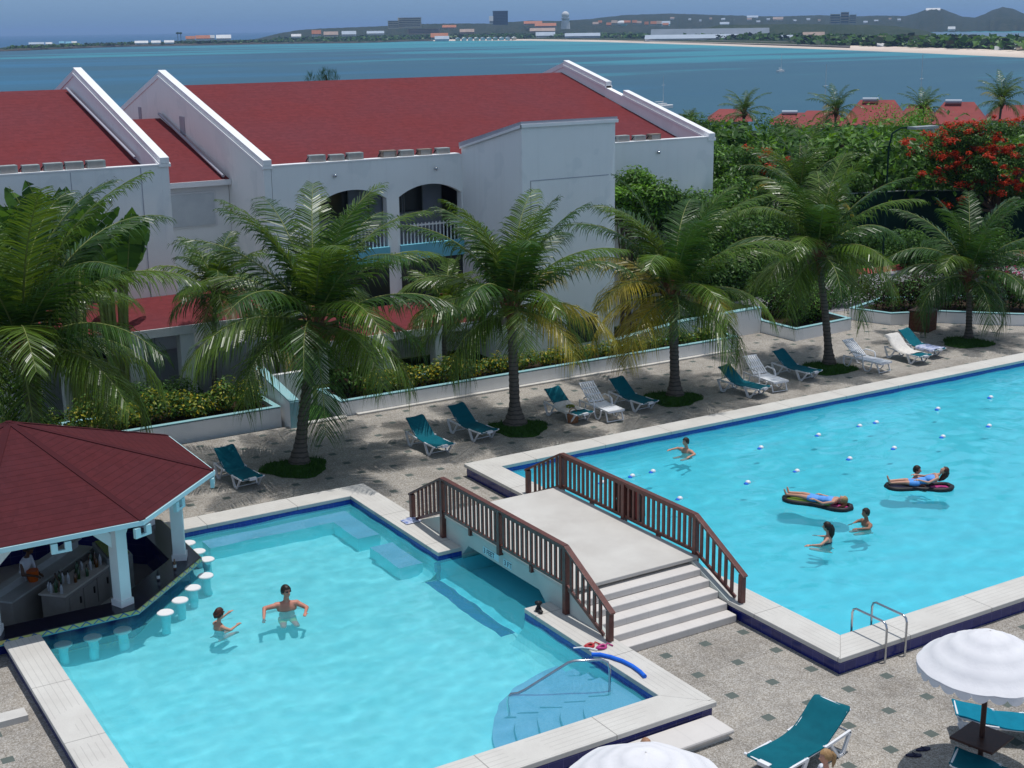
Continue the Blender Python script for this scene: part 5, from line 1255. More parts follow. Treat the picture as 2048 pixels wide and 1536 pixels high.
# ------------------------------------------------------------------ parasols
def parasol(name_label, x, y, R_, zr, za, seed, pole=True, table=True):
    e = empty('parasol', (x, y, 0), 0, name_label, 'parasol', 'white canvas parasols')
    R = random.Random(seed); n = 64; b = MB()
    prof = [(0, za), (.06, za-.005), (.25, .0), (.26, .0), (.50, 0), (.51, 0), (.76, 0), (.77, 0), (1.0, zr)]
    hz = lambda q: zr+(za-zr)*(1-q**1.55)
    rings = []
    for q, dz in [(.01, .02), (.08, 0), (.2, 0), (.31, 0), (.325, -.018), (.45, 0), (.57, 0), (.585, -.018), (.7, 0), (.81, 0), (.825, -.018), (.92, 0), (1, 0)]:
        rings.append([(x*0+R_*q*math.cos(2*PI*k/n)*(1-.02*(1-abs(math.cos(4*2*PI*k/n)))), R_*q*math.sin(2*PI*k/n)*(1-.02*(1-abs(math.cos(4*2*PI*k/n)))), hz(q)+dz-.03*q*abs(math.sin(4*2*PI*k/n))+R.uniform(-.004, .004)) for k in range(n)])
    v = [p for r in rings for p in r]; L_ = len(rings)
    b.add(v, [(i*n+k, i*n+(k+1) % n, (i+1)*n+(k+1) % n, (i+1)*n+k) for i in range(L_-1) for k in range(n)], 0, True)
    b.add([(p[0], p[1], p[2]-.012) for p in v], [(i*n+k, (i+1)*n+k, (i+1)*n+(k+1) % n, i*n+(k+1) % n) for i in range(L_-1) for k in range(n)], 0, True)
    cn = b.build('canopy', M['canvas'], e)
    b = MB(); S = 26; q = 8
    for s in range(S):
        for k in range(q):
            a0, a1 = 2*PI*(s+k/q)/S, 2*PI*(s+(k+1)/q)/S; d0 = .05+.09*math.sin(PI*k/q)**.7; d1 = .05+.09*math.sin(PI*(k+1)/q)**.7
            z0 = zr-.03*abs(math.sin(4*a0))+.0; z1 = zr-.03*abs(math.sin(4*a1))
            for rr in (R_*.985, R_*.975):
                b.add([(rr*math.cos(a0), rr*math.sin(a0), z0), (rr*math.cos(a1), rr*math.sin(a1), z1), (rr*1.01*math.cos(a1), rr*1.01*math.sin(a1), z1-d1), (rr*1.01*math.cos(a0), rr*1.01*math.sin(a0), z0-d0)], [(0, 1, 2, 3)])
    b.build('scalloped_valance', M['canvas'], cn)
    for k in range(8):
        a = 2*PI*k/8; b = MB(); b.bar((.04*math.cos(a), .04*math.sin(a), za-.08), (R_*.96*math.cos(a), R_*.96*math.sin(a), zr-.02), .02, .02); b.build('rib', M['dark_wood'], e)
    b = MB(); b.tube([(0, 0, 0), (0, 0, za-.02)], .045, 12); b.build('pole', M['dark_wood'], e)
    if table:
        b = MB(); b.box(-.38, -.38, .66, .38, .38, .70); t_ = b.build('table_top', M['dark_wood'], e, bevel=.01); t_.rotation_euler.z = rad(12)
        b = MB(); b.bar((-.3, 0, .62), (.3, 0, .62), .04, .04); b.bar((0, -.3, .58), (0, .3, .58), .04, .04); b.build('table_brackets', M['dark_wood'], e)
    b = MB(); b.lathe([(.26, 0), (.26, .05), (.1, .09), (.07, .3)], n=20); b.build('base', M['black'], e); return e
parasol('large white parasol over a dark square table at the right edge', 17.18, 13.40, 1.12, 2.0, 2.58, 1)
parasol('white parasol cut off by the bottom edge in front of the small pool', 10.75, 14.08, 1.18, 1.60, 2.06, 2, table=False)
# flip flops
for k, (px, py, a) in enumerate(((1827, 1512, .6), (1846, 1500, .9))):
    p = G(px, py, 0); b = MB()
    pl = [(.14*math.cos(t)*(1 if math.cos(t) > 0 else 1), .052*math.sin(t)*(1+.25*math.cos(t))) for t in [2*PI*i/16 for i in range(16)]]
    b.prism(pl, .004, .028); b.bar((.05, 0, .03), (-.02, .045, .05), .015, .01); b.bar((.05, 0, .03), (-.02, -.045, .05), .015, .01)
    o = b.build('flip_flop', M['navy'], label='dark flip flop on the shaded paving, the %s of the pair' % ('nearer left one' if k == 0 else 'farther right one'), cat='flip flop', group='pair of flip flops'); o.location = p; o.rotation_euler.z = a-1.2
# ------------------------------------------------------------------ rails, noodle, small things on the coping
b = MB(); e = empty('stair_handrail', (13.3, 18.95, 0), 0, 'bent stainless steel handrail over the corner steps of the small pool', 'handrail')
q0, q1 = G(1219, 1402, -.05), G(1022, 1392, .15); dv = (q1-q0); 
def along(t, z): return (q0.x+(q1.x-q0.x)*t-13.3, q0.y+(q1.y-q0.y)*t-18.95, z)
b.tube([along(0, -.2), along(0, .62), along(.02, .74), along(.08, .80), along(.36, .80), along(.42, .77), along(.86, .26), along(.93, .20), along(1.0, .19), along(1.03, .12), along(1.03, -.7)], .026, 10)
b.build('tube', M['steel'], e)
b = MB(); b.lathe([(.06, -.19), (.06, -.165)], (q0.x-13.3, q0.y-18.95, 0), 12); b.build('floor_flange', M['steel'], e)
e = empty('pool_ladder', (19.2, 17.6, 0), 0, 'stainless steel ladder rails arching over the near coping of the lap pool', 'pool ladder')
for X in (18.95, 19.5):
    b = MB(); b.tube([(X-19.2, -.42, -.01), (X-19.2, -.42, .72), (X-19.2, -.39, .80), (X-19.2, -.32, .84), (X-19.2, .40, .84), (X-19.2, .47, .80), (X-19.2, .5, .72), (X-19.2, .5, -.7)], .024, 10)
    b.build('rail', M['steel'], e)
for z in (-.1, -.4): b = MB(); b.box(-.25, .47, z, .3, .56, z+.03); b.build('rung', M['steel'], e)
ps = [G(px, py, .41) for px, py in ((1183, 1309), (1200, 1309), (1222, 1314), (1245, 1322), (1265, 1332), (1280, 1343), (1290, 1353))]
b = MB(); b.tube(ps, .04, 12); b.build('pool_noodle', M['noodle'], label='curved bright blue foam noodle lying across the coping', cat='pool noodle')
c = G(1188, 1297, .37)
for k, (dx, dy, mt, lb) in enumerate(((-.05, .1, 'red_rubber', 'red diving mask on the coping, the farther one'), (.12, -.08, 'pink', 'magenta diving mask on the coping, the nearer one'))):
    b = MB(); cc = Vector((c.x+dx, c.y+dy, .40)); 
    ring_ = [cc+Vector((.10*math.cos(t), .06*math.sin(t), .015*math.sin(2*t))) for t in [2*PI*i/14 for i in range(15)]]
    b.tube(ring_, .028, 7, cap=False); b.tube([cc+Vector((.1, 0, 0)), cc+Vector((.2, .08, .0)), cc+Vector((.24, -.05, -.01))], .015, 6)
    o = b.build('diving_mask', M[mt], label=lb, cat='diving mask'); b = MB(); b.lathe([(.085, 0), (.085, .01)], (cc.x, cc.y, .39), 12); b.build('lens', M['dark_glass'], o)
b = MB(); b.tube([c+Vector((-.35, .2, .02)), c+Vector((-.2, .12, .03)), c+Vector((-.1, .0, .03)), c+Vector((-.02, -.14, .03))], .016, 7); b.build('snorkel', M['plastic'], label='pale snorkel tube lying next to the diving masks', cat='snorkel')
p = G(1077, 1222, .37); b = MB(); b.lathe([(.07, 0), (.07, .05), (.05, .09), (.035, .12), (.075, .17), (.08, .2), (.0, .23)], p, 12)
b.ball((p.x-.03, p.y-.12, .41), .055, 8, 0, (1, 1.3, .7)); b.build('black_speaker', M['black'], label='small black object standing on the tip of the coping under the bridge', cat='gadget')
p = G(822, 1043, .37); R = random.Random(3); b = MB()
b.sheet(lambda u, v: Vector((p.x, p.y, .385))+Vector(((u-.5)*.42, (v-.5)*.34, .09*abs(math.sin(u*6+v*4))*math.sin(PI*u)*math.sin(PI*v)+.01)), 14, 12, 0, .01)
b.build('towel', M['towel_b'], label='crumpled white and blue towel on the coping by the bridge foot', cat='towel')
# buoys of the two float lines
b0 = None
def buoy(x, y, label, gr):
    global b0
    if b0 is None:
        b0 = empty('lane_float', (0, 0, 0), 0, 'x', 'float'); b = MB(); b.ball((.03, 0, .02), .075, 12, 0, (1, 1, .85)); b.build('white_half', M['plastic'], b0)
        b = MB(); b.ball((-.045, 0, -.01), .07, 12, 0, (1, 1, .7)); b.build('blue_half', M['noodle'], b0); o = b0
        b = MB(); b.tube([(-.3, .0, -.03), (.3, 0, -.03)], .008, 5); b.build('rope_end', M['plastic'], b0)
    else: o = copy_tree(b0)
    o.location = (x, y, WL); o['label'] = label; o['group'] = gr; o.rotation_euler = (0, 0, random.uniform(-.2, .2))
rowA = [20.39, 21.39, 22.1, 26.05, 28.32, 30.03, 30.74, 33.49, 35.98]; rowB = [21.31, 23.64, 25.41, 27.42, 29.2, 31.24, 33.28]
for k, x in enumerate(rowA): buoy(x, 28.81, 'white and blue float, %s from the left in the line nearer the palms' % ORD[k], 'floats of the line nearer the palms')
for k, x in enumerate(rowB): buoy(x, 26.62, 'white and blue float, %s from the left in the line nearer the swimmers' % ORD[k], 'floats of the line nearer the swimmers')
# float loungers
def float_mat(x0, y0, x1, y1, label, cols):
    a = math.atan2(y1-y0, x1-x0); l = math.hypot(x1-x0, y1-y0)
    e = empty('float_mat', (x0, y0, WL), a, label, 'pool float')
    def w_(t): return .27+.10*math.cos(2*PI*t)
    out = [(l*.02+l*.96*t, w_(t)*math.sin(PI*min(1, max(0, t*1.0)))**.35) for t in [i/22 for i in range(23)]]
    loop = [(x, y, .03+.10*max(0, (x/l-.7))) for x, y in out]+[(x, -y, .03+.10*max(0, (x/l-.7))) for x, y in out[::-1]]
    b = MB(); b.tube(loop+[loop[0]], .065, 8, cap=False); b.build('inflated_rim', M['black'], e)
    b = MB(); n = len(out); v = [(x, y*.96, .02+.08*max(0, x/l-.7)) for x, y in out]+[(x, -y*.96, .02+.08*max(0, x/l-.7)) for x, y in out]
    b.add(v, [(i, i+1, n+i+1, n+i) for i in range(n-1) if i < n*.62], 0); b.add(v, [(i, i+1, n+i+1, n+i) for i in range(n-1) if i >= n*.62], 1)
    b.build('mesh_bed', [M[cols[0]], M[cols[1]]], e); return e
# ================================================================== PEOPLE
def body(mb_parts, voxel=.014, name='person', mtls=None, mat_fn=None, loc=(0, 0, 0), rz=0, label='', cat='person'):
    """union of tapered limbs and rounded volumes voxel-merged into one continuous figure"""
    bm = bmesh.new()
    for kind, a, b_, r0, r1 in mb_parts:
        if kind == 'c':
            a = Vector(a); b_ = Vector(b_); d = b_-a; q = d.to_track_quat('Z', 'Y').to_matrix().to_4x4()
            bmesh.ops.create_cone(bm, cap_ends=True, segments=16, radius1=r0, radius2=r1, depth=d.length, matrix=Matrix.Translation((a+b_)/2) @ q)
            bmesh.ops.create_uvsphere(bm, u_segments=14, v_segments=10, radius=r0, matrix=Matrix.Translation(a)); bmesh.ops.create_uvsphere(bm, u_segments=14, v_segments=10, radius=r1, matrix=Matrix.Translation(b_))
        else:
            S = Matrix.Diagonal((r0[0], r0[1], r0[2], 1)); rot = (r1 if r1 is not None else Matrix.Identity(4))
            bmesh.ops.create_uvsphere(bm, u_segments=18, v_segments=14, radius=1, matrix=Matrix.Translation(Vector(a)) @ rot @ S)
    me = bpy.data.meshes.new('tmp'); bm.to_mesh(me); bm.free()
    o = bpy.data.objects.new('tmp', me); C.objects.link(o)
    r = o.modifiers.new('r', 'REMESH'); r.mode = 'VOXEL'; r.voxel_size = voxel
    s = o.modifiers.new('s', 'SMOOTH'); s.factor = .6; s.iterations = 3
    dg = bpy.context.evaluated_depsgraph_get(); m2 = bpy.data.meshes.new_from_object(o.evaluated_get(dg)); bpy.data.objects.remove(o)
    m2.name = name
    p = bpy.data.objects.new(name, m2); C.objects.link(p)
    for x in mtls: m2.materials.append(M[x])
    for f in m2.polygons:
        f.use_smooth = True; f.material_index = mat_fn(f.center) if mat_fn else 0
    p.location = loc; p.rotation_euler = (0, 0, rz); tag(p, label, cat); return p
def hand(parts, wrist, d, up, s=1.):
    """palm, four unequal curled fingers and a thumb from the side of the palm"""
    w_ = Vector(wrist); d = Vector(d).normalized(); u = Vector(up); u = (u-d*u.dot(d)).normalized(); sd = d.cross(u)
    parts.append(('c', w_, w_+d*.06*s, .026*s, .03*s))
    for k, ln in enumerate((.065, .078, .074, .058)):
        a = w_+d*.075*s+sd*(k-1.5)*.019*s; m_ = a+d*ln*.55*s-u*.006; parts.append(('c', a, m_, .0105, .0095)); parts.append(('c', m_, m_+(d*.75-u*.6).normalized()*ln*.45*s, .0095, .008))
    t0 = w_+d*.03*s-sd*.028*s; parts.append(('c', t0, t0+(d*.7-sd*.75).normalized()*.045*s, .012, .010)); 
def head(parts, c, yaw=0, s=1., nod=0):
    """skull, jaw, nose, ears; face looks along yaw (0 = +y)"""
    Rz = Matrix.Rotation(yaw, 4, 'Z') @ Matrix.Rotation(nod, 4, 'X'); c = Vector(c)
    T = lambda v: c+(Rz @ Vector(v))*s
    parts.append(('e', c, None, (.076*s, .095*s, .105*s), Rz)); parts.append(('e', T((0, .028, -.055)), None, (.055*s, .062*s, .065*s), Rz))
    parts.append(('c', T((0, .088, .0)), T((0, .112, -.03)), .011*s, .016*s)); parts.append(('c', T((-.022, .078, -.066)), T((.022, .078, -.066)), .012*s, .012*s))
    for sg in (1, -1): parts.append(('e', T((sg*.078, -.005, -.01)), None, (.012*s, .022*s, .03*s), Rz)); parts.append(('e', T((sg*.03, .075, .018)), None, (.02*s, .014*s, .01*s), Rz))
    return T, Rz
def hair(parent, T, Rz, c, mt, style='short', s=1., seed=0):
    R = random.Random(seed); b = MB(); c = Vector(c); n = 22
    def pt(a, e_):   # a azimuth from front, e_ polar from top
        lim = rad(62) if abs(a) < rad(50) else (rad(98) if abs(a) < rad(95) else rad(128))
        r = 1.13+.04*math.sin(7*a+5*e_+seed)+R.uniform(-.015, .02)
        th = e_*lim
        return T((math.sin(a)*math.sin(th)*.080*r, math.cos(a)*math.sin(th)*.099*r-.004, math.cos(th)*.108*r+.002))
    b.sheet(lambda u, v: pt(-PI+2*PI*u, .02+v*.98), n, 9, 0, 0); 
    if style == 'long':
        b.tube([T((0, -.07, .03)), T((0, -.115, -.06)), T((0, -.12, -.18)), T((.01, -.11, -.30))], [.07, .075, .065, .02], 10)
        b.tube([T((.05, -.05, .0)), T((.06, -.08, -.1)), T((.05, -.09, -.22))], [.045, .04, .015], 8)
    if style == 'pony': b.tube([T((0, -.1, .04)), T((0, -.15, -.02)), T((.01, -.16, -.14)), T((.02, -.15, -.24))], [.035, .045, .035, .01], 9)
    if style == 'bun': b.ball(T((0, -.12, .05)), .045*s, 8)
    if style == 'bob': b.tube([T((-.085, 0, .02)), T((-.07, -.07, -.03)), T((0, -.1, -.05)), T((.07, -.07, -.03)), T((.085, 0, .02))], .045, 9)
    b.build('hair', M[mt], parent)
def glasses(parent, T):
    b = MB()
    for sg in (1, -1): b.ball(T((sg*.034, .088, .012)), .022, 8, 0, (1, .5, .8)); b.bar(T((sg*.05, .085, .015)), T((sg*.082, .0, .012)), .006)
    b.bar(T((-.02, .098, .015)), T((.02, .098, .015)), .006); b.build('sunglasses', M['black'], parent)
def swimmer(label, x, y, rz, skin, hairm, style, armL, armR, s=1., female=False, suit=None, yaw=0, sun=False, depth=0., bald=0, lean=0., seed=0):
    """standing figure; local y forward, z=0 water surface; arms given as (elbow, wrist) points"""
    P = []; z0 = .26-depth
    W = .155 if female else .19
    ln = Vector((0, lean, 0))
    P += [('e', (0, 0, z0-.03)+0*ln if False else Vector((0, 0, z0-.03))+ln*.7, None, (W*.98, .105, .17), None), ('e', Vector((0, -.005, z0-.27))+ln*.3, None, (W*.80, .10, .2), None), ('e', (0, -.01, max(z0-.50, -.42)), None, (W*.92, .115, .13), None)]
    P += [('c', Vector((-W, 0, z0+.06))+ln, Vector((W, 0, z0+.06))+ln, .058 if not female else .045, .058 if not female else .045), ('c', Vector((0, -.01, z0+.08))+ln, Vector((0, .015, z0+.2))+ln*1.15, .058 if not female else .046, .052 if not female else .042)]
    for sg, (el, wr) in ((-1, armL), (1, armR)):
        sh = Vector((sg*(W+.01), 0, z0+.05))+ln; el = Vector(el); wr = Vector(wr); k = .8 if female else 1
        P += [('c', sh, el, .054*k, .042*k), ('c', el, wr, .04*k, .026*k)]; hand(P, wr, wr-el, (0, 0, 1))
    for sg in (-1, 1):
        P += [('c', (sg*.09, -.01, max(z0-.60, -.50)), (sg*.12, .36, -.47), .085, .058), ('c', (sg*.12, .36, -.47), (sg*.13, .02, -.51), .052, .036), ('c', (sg*.13, .02, -.51), (sg*.13, -.12, -.53), .032, .028)]
    hc = Vector((0, .035, z0+.335))+ln*1.3
    T, Rz = head(P, hc, yaw)
    mats = [skin, suit or skin]
    def mf(c):
        if suit is None: return 0
        if female: return 1 if (z0-.52 < c.z < z0-.02 and abs(c.x) < W*.95 and abs(c.y-lean*.5) < .16) else 0
        return 1 if (z0-.85 < c.z < z0-.42 and abs(c.x) < .22 and abs(c.y) < .2) else 0
    p = body(P, .014, 'person', mats, mf, (x, y, WL), rz, label); p.scale = (s, s, s)
    hair(p, T, Rz, hc, hairm, style, 1, seed)
    if sun: glasses(p, T)
    return p
swimmer('man with sunglasses and short dark hair standing in the small pool', 9.98, 25.75, rad(165), 'skin_pink', 'hair_dark', 'short', ((-.36, .10, .02), (-.30, .34, .03)), ((.42, .08, .10), (.46, .30, -.02)), 1.15, suit='swim_shorts', sun=True, yaw=.5, depth=.22)
swimmer('woman with short red brown hair and sunglasses in the small pool', 8.42, 25.62, rad(-75), 'skin', 'hair_brown', 'bob', ((-.28, .14, .02), (-.22, .38, .14)), ((.27, .1, .0), (.2, .32, .02)), .98, female=True, suit='swim_multi', sun=True, depth=.26)
swimmer('dark haired swimmer wading near the far coping of the lap pool', 24.05, 29.75, rad(100), 'skin', 'hair_dark', 'short', ((-.4, .1, .04), (-.44, .36, .04)), ((.38, -.05, .02), (.42, .2, .02)), 1.0, depth=.27, yaw=-.2)
swimmer('balding man standing behind the right hand float mat', 27.5, 24.25, rad(-170), 'skin_pink', 'hair_dark', 'short', ((-.34, .12, .02), (-.28, .36, .05)), ((.34, .12, .02), (.3, .36, .04)), 1.0, depth=.26, yaw=.4)
swimmer('woman with long dark hair seen from behind between the float mats', 22.35, 22.25, rad(35), 'skin', 'hair_dark', 'long', ((-.34, .1, .04), (-.42, .34, .02)), ((.32, .1, .02), (.36, .32, -.02)), 1.0, female=True, suit='navy', depth=.2)
swimmer('dark haired bather with one arm stretched out right of the foremost float mat', 23.98, 22.6, rad(75), 'skin_tan', 'hair_dark', 'short', ((-.34, .14, .03), (-.30, .42, .04)), ((.24, .1, .02), (.2, .3, -.04)), .98, depth=.27)
def floater(label, fm, l, skin, hairm, suit, seed, sit=0., cap=False, style='pony'):
    """person lying on the float mat: feet at x=0.1, head at x=l-.2, face up"""
    P = []; z = .13; hx = l-.22
    B = lambda x, y, zz: Vector((x, y, zz))
    hip = B(hx-.78, 0, z+.02); ch = B(hx-.36, 0, z+.05+sit*.6); nk = B(hx-.17, 0, z+.09+sit*1.1)
    P += [('e', ch, None, (.19, .16, .10), None), ('e', (hip+ch)/2, None, (.2, .125, .09), None), ('e', hip, None, (.16, .155, .10), None), ('c', ch+B(.12, -.14, .02+sit*.3), ch+B(.12, .14, .02+sit*.3), .045, .045), ('c', ch+B(.1, 0, .04+sit*.3), nk, .05, .042)]
    hd = nk+B(.13, 0, .03+sit*.45)
    Rz = Matrix.Rotation(PI/2, 4, 'Z') @ Matrix.Rotation(rad(65-sit*120), 4, 'X')
    for sg in (-1, 1):
        P += [('c', hip+B(-.04, sg*.075, 0), B(.52, sg*.10, z+.05), .082, .055), ('c', B(.52, sg*.10, z+.05), B(.12, sg*.085, z+.02), .052, .034), ('c', B(.12, sg*.085, z+.02), B(.07, sg*.10, z+.15), .034, .024)]
        P += [('c', ch+B(.12, sg*.17, .02+sit*.3), ch+B(-.12, sg*.27, -.03), .042, .036), ('c', ch+B(-.12, sg*.27, -.03), ch+B(-.36, sg*.22, .02), .034, .024)]; hand(P, ch+B(-.36, sg*.22, .02), (-1, 0, .05), (0, 0, 1))
    c = hd; T = lambda v: c+(Rz @ Vector(v))
    P += [('e', c, None, (.076, .095, .105), Rz), ('e', T((0, .028, -.055)), None, (.055, .062, .065), Rz), ('c', T((0, .088, 0)), T((0, .112, -.03)), .011, .016)]
    for sg in (1, -1): P.append(('e', T((sg*.078, -.005, -.01)), None, (.012, .022, .03), Rz))
    p = body(P, .014, 'person', [skin, suit], lambda q: 1 if (hx-.95 < q.x < hx-.30 and abs(q.y) < .165) else 0, fm.location, fm.rotation_euler.z, label)
    hair(p, T, Rz, c, hairm, style, 1, seed); return p
fm = float_mat(23.62, 25.2, 24.42, 23.5, 'long oval float mat with black rim and green foot end', ('leaf_y', 'pink'))
floater('sunbather in a light blue swimsuit lying on the left float mat', fm, 1.88, 'skin', 'hair_blond', 'swim_blue', 5)
fm = float_mat(26.45, 24.35, 27.85, 23.25, 'oval float mat with black rim and magenta head end', ('navy', 'pink'))
floater('girl in a blue swimsuit half sitting on the right float mat', fm, 1.78, 'skin', 'hair_brown', 'swim_blue', 6, sit=.16, style='long')
# bartender, seated people at the bottom edge
P = []
P += [('e', (0, 0, 1.28), None, (.17, .11, .2), None), ('e', (0, 0, 1.02), None, (.14, .10, .18), None), ('e', (0, 0, .85), None, (.16, .115, .14), None), ('c', (-.16, 0, 1.38), (.16, 0, 1.38), .055, .055), ('c', (0, 0, 1.4), (0, .02, 1.52), .05, .045),
      ('c', (-.17, 0, 1.37), (-.24, .12, 1.12), .05, .042), ('c', (-.24, .12, 1.12), (-.1, .32, 1.1), .038, .026), ('c', (.17, 0, 1.37), (.25, .12, 1.14), .05, .042), ('c', (.25, .12, 1.14), (.12, .34, 1.14), .038, .026),
      ('c', (-.09, 0, .8), (-.1, .02, .45), .085, .06), ('c', (-.1, .02, .45), (-.1, 0, .06), .055, .04), ('c', (.09, 0, .8), (.1, .02, .45), .085, .06), ('c', (.1, .02, .45), (.1, 0, .06), .055, .04), ('c', (-.1, -.03, .035), (-.1, .14, .03), .04, .035), ('c', (.1, -.03, .035), (.1, .14, .03), .04, .035)]
hand(P, (-.1, .32, 1.1), (.3, .9, 0), (0, 0, 1)); hand(P, (.12, .34, 1.14), (-.2, .9, 0), (0, 0, 1))
T, Rz = head(P, (0, .03, 1.66), 0, 1, -.25)
p = body(P, .014, 'person', ['skin_dark', 'shirt', 'navy'], lambda c: 1 if (c.z > .88 and c.z < 1.45 and abs(c.x) < .22 and abs(c.y) < .16) else (2 if c.z <= .88 and c.z > .1 and abs(c.x) < .3 and abs(c.y) < .14 else 0), (5.36, 30.55, -.6), rad(-135), 'bartender in a white top bent over the worktop inside the bar')
hair(p, T, Rz, (0, .03, 1.66), 'hair_dark', 'bob', 1, 8); p.rotation_euler.x = -.28
def seated(label, x, y, zs, rz, skin, hairm, style, top, seed, hh=.0):
    P = [('e', (0, 0, zs+.38), None, (.16, .11, .19), None), ('e', (0, 0, zs+.16), None, (.155, .115, .17), None), ('c', (-.16, 0, zs+.5), (.16, 0, zs+.5), .052, .052), ('c', (0, 0, zs+.5), (0, .02, zs+.64), .05, .045)]
    for sg in (-1, 1):
        P += [('c', (sg*.17, 0, zs+.49), (sg*.22, .08, zs+.22), .048, .04), ('c', (sg*.22, .08, zs+.22), (sg*.14, .3, zs+.14), .036, .025), ('c', (sg*.09, .02, zs+.08), (sg*.11, .44, zs+.1), .085, .06), ('c', (sg*.11, .44, zs+.1), (sg*.11, .46, .08), .052, .038), ('c', (sg*.11, .44, .04), (sg*.11, .62, .03), .035, .03)]
        hand(P, (sg*.14, .3, zs+.14), (0, 1, 0), (0, 0, 1))
    T, Rz = head(P, (0, .03, zs+.78), 0)
    p = body(P, .014, 'person', [skin, top], lambda c: 1 if (zs+.02 < c.z < zs+.56 and abs(c.x) < .2 and abs(c.y) < .17) else 0, (x, y, 0), rz, label)
    hair(p, T, Rz, (0, .03, zs+.78), hairm, style, 1, seed); return p
q = G(1655, 1500, .98)
seated('blond girl in a white shirt sitting at the bottom edge by the teal lounger', q.x, q.y, .10, rad(75), 'skin', 'hair_blond', 'pony', 'shirt', 9)
q = G(1291, 1492, 1.05)
seated('person with light brown hair mostly hidden behind the white parasol', q.x, q.y, .30, rad(160), 'skin_pink', 'hair_grey', 'short', 'shirt', 10)
# low kerb and wall beside the bar at the left edge
b = MB(); b.box(1.5, 24.0, 0, 4.2, 24.35, .12); b.build('kerb', M['concrete'], label='low pale kerb on the paving at the left edge beside the pool', cat='kerb')
# ================================================================== LAND, SEA AND FAR SHORE
ZSEA = -12
def hgt(x, y):
    d = y*.86+x*.5
    if y < 41: return -1.6
    z = -.55
    if d > 85: z -= min(1, (d-85)/170)*13.5
    return z
b = MB(); xs = [-60+12*i for i in range(40)]; ys = [-10, 20, 39.2, 39.3, 41, 44, 50, 58]+[70+14*i for i in range(24)]
v = []
for x in xs:
    for y in ys:
        z = hgt(x, y); 
        if y > 60: z += .5*math.sin(x*.05)*math.cos(y*.04)
        v.append((x, y, -2.2 if y < 39.25 else (-.3 if y < 44 and x > 17 else (-.45 if y < 44 else z))))
W_ = len(ys); b.add(v, [(i*W_+j, (i+1)*W_+j, (i+1)*W_+j+1, i*W_+j+1) for i in range(len(xs)-1) for j in range(W_-1)], 0, True)
b.build('ground', M['scrub_ground'], kind='structure')
m, t, pb, L = mk('bay_water')
tc = N(t, 'TexCoord').outputs['Object']; mp = N(t, 'Mapping'); mp.inputs['Rotation'].default_value = (0, 0, rad(25)); mp.inputs['Scale'].default_value = (.0016, .0060, 1); L.new(tc, mp.inputs[0])
n1 = noise(t, 1.0, 6, .62, mp.outputs[0]); s_ = N(t, 'SeparateXYZ'); L.new(tc, s_.inputs[0])
# shallow turquoise sandbanks and darker weed beds; deep water past the peninsula
near = math_(t, 'ADD', math_(t, 'MULTIPLY', s_.outputs[0], .00035), .34)
far = math_(t, 'MULTIPLY', math_(t, 'MAXIMUM', math_(t, 'SUBTRACT', s_.outputs[1], 2300), 0), .001)
val = math_(t, 'SUBTRACT', math_(t, 'ADD', math_(t, 'SUBTRACT', n1, .5), near), far)
col = ramp(t, val, [(.0, rgb(.014, .085, .18)), (.30, rgb(.016, .12, .22)), (.46, rgb(.018, .085, .135)), (.55, rgb(.024, .095, .14)), (.60, rgb(.024, .18, .24)), (.78, rgb(.030, .25, .29))])
L.new(col, pb.inputs['Base Color']); pb.inputs['Roughness'].default_value = .5; pb.inputs['Specular IOR Level'].default_value = .22
mp2 = N(t, 'Mapping'); mp2.inputs['Scale'].default_value = (.12, .3, 1); L.new(tc, mp2.inputs[0]); bump(t, pb, noise(t, 1.0, 4, .6, mp2.outputs[0]), .5, 1.0)
M['sea'] = m
b = MB(); b.add([(-14000, -200, ZSEA), (24000, -200, ZSEA), (24000, 30000, ZSEA), (-14000, 30000, ZSEA)], [(0, 1, 2, 3)]); b.build('sea', M['sea'], kind='structure')
# --- peninsula and airport plain: shoreline seen points, on real sea level
def S(px, py): p = G(px, py, ZSEA); return Vector((p.x, p.y))
shore = [(-60, 104), (0, 103), (60, 101), (150, 97), (260, 93), (400, 90.5), (560, 87.5), (700, 86.5), (760, 85), (830, 82.5), (940, 81.5), (1050, 81.5), (1200, 84), (1400, 90), (1600, 97), (1800, 104.5), (2048, 115.5), (2250, 128)]
def profile(x):   # skyline row of the near land strip
    T_ = [(-60, 102.5), (0, 99), (60, 95), (150, 92), (250, 92), (330, 90), (400, 86), (450, 84), (560, 79), (700, 74), (800, 66), (940, 62), (1050, 60), (1300, 62), (2250, 70)]
    for (a, p), (c, q) in zip(T_[:-1], T_[1:]):
        if a <= x <= c: return p+(q-p)*(x-a)/(c-a)
    return 70
R = random.Random(21)
def strip(name, rows, mt, smooth=True):
    """rows: list of lists of 3-D points running the same way"""
    b = MB(); n = len(rows[0]); v = [p for r in rows for p in r]
    b.add(v, [(i*n+j, i*n+j+1, (i+1)*n+j+1, (i+1)*n+j) for i in range(len(rows)-1) for j in range(n-1)], 0, smooth)
    return b.build(name, mt, kind='structure')
def dens(pts, step):
    out = []
    for (x0, y0), (x1, y1) in zip(pts[:-1], pts[1:]):
        n = max(1, int((x1-x0)/step)); out += [(x0+(x1-x0)*k/n, y0+(y1-y0)*k/n) for k in range(n)]
    return out+[pts[-1]]
sd = dens(shore, 9)
def push(p, dist, z, px=None):  # step landward: away from the viewer
    d = Vector((p.x, p.y)).normalized(); return Vector((p.x+d.x*dist, p.y+d.y*dist, z))
land = []
bases = [S(px, py) for px, py in sd]
r0 = [Vector((p.x, p.y, ZSEA-1)) for p in bases]; r1 = []; r2 = []; r3 = []; r4 = []
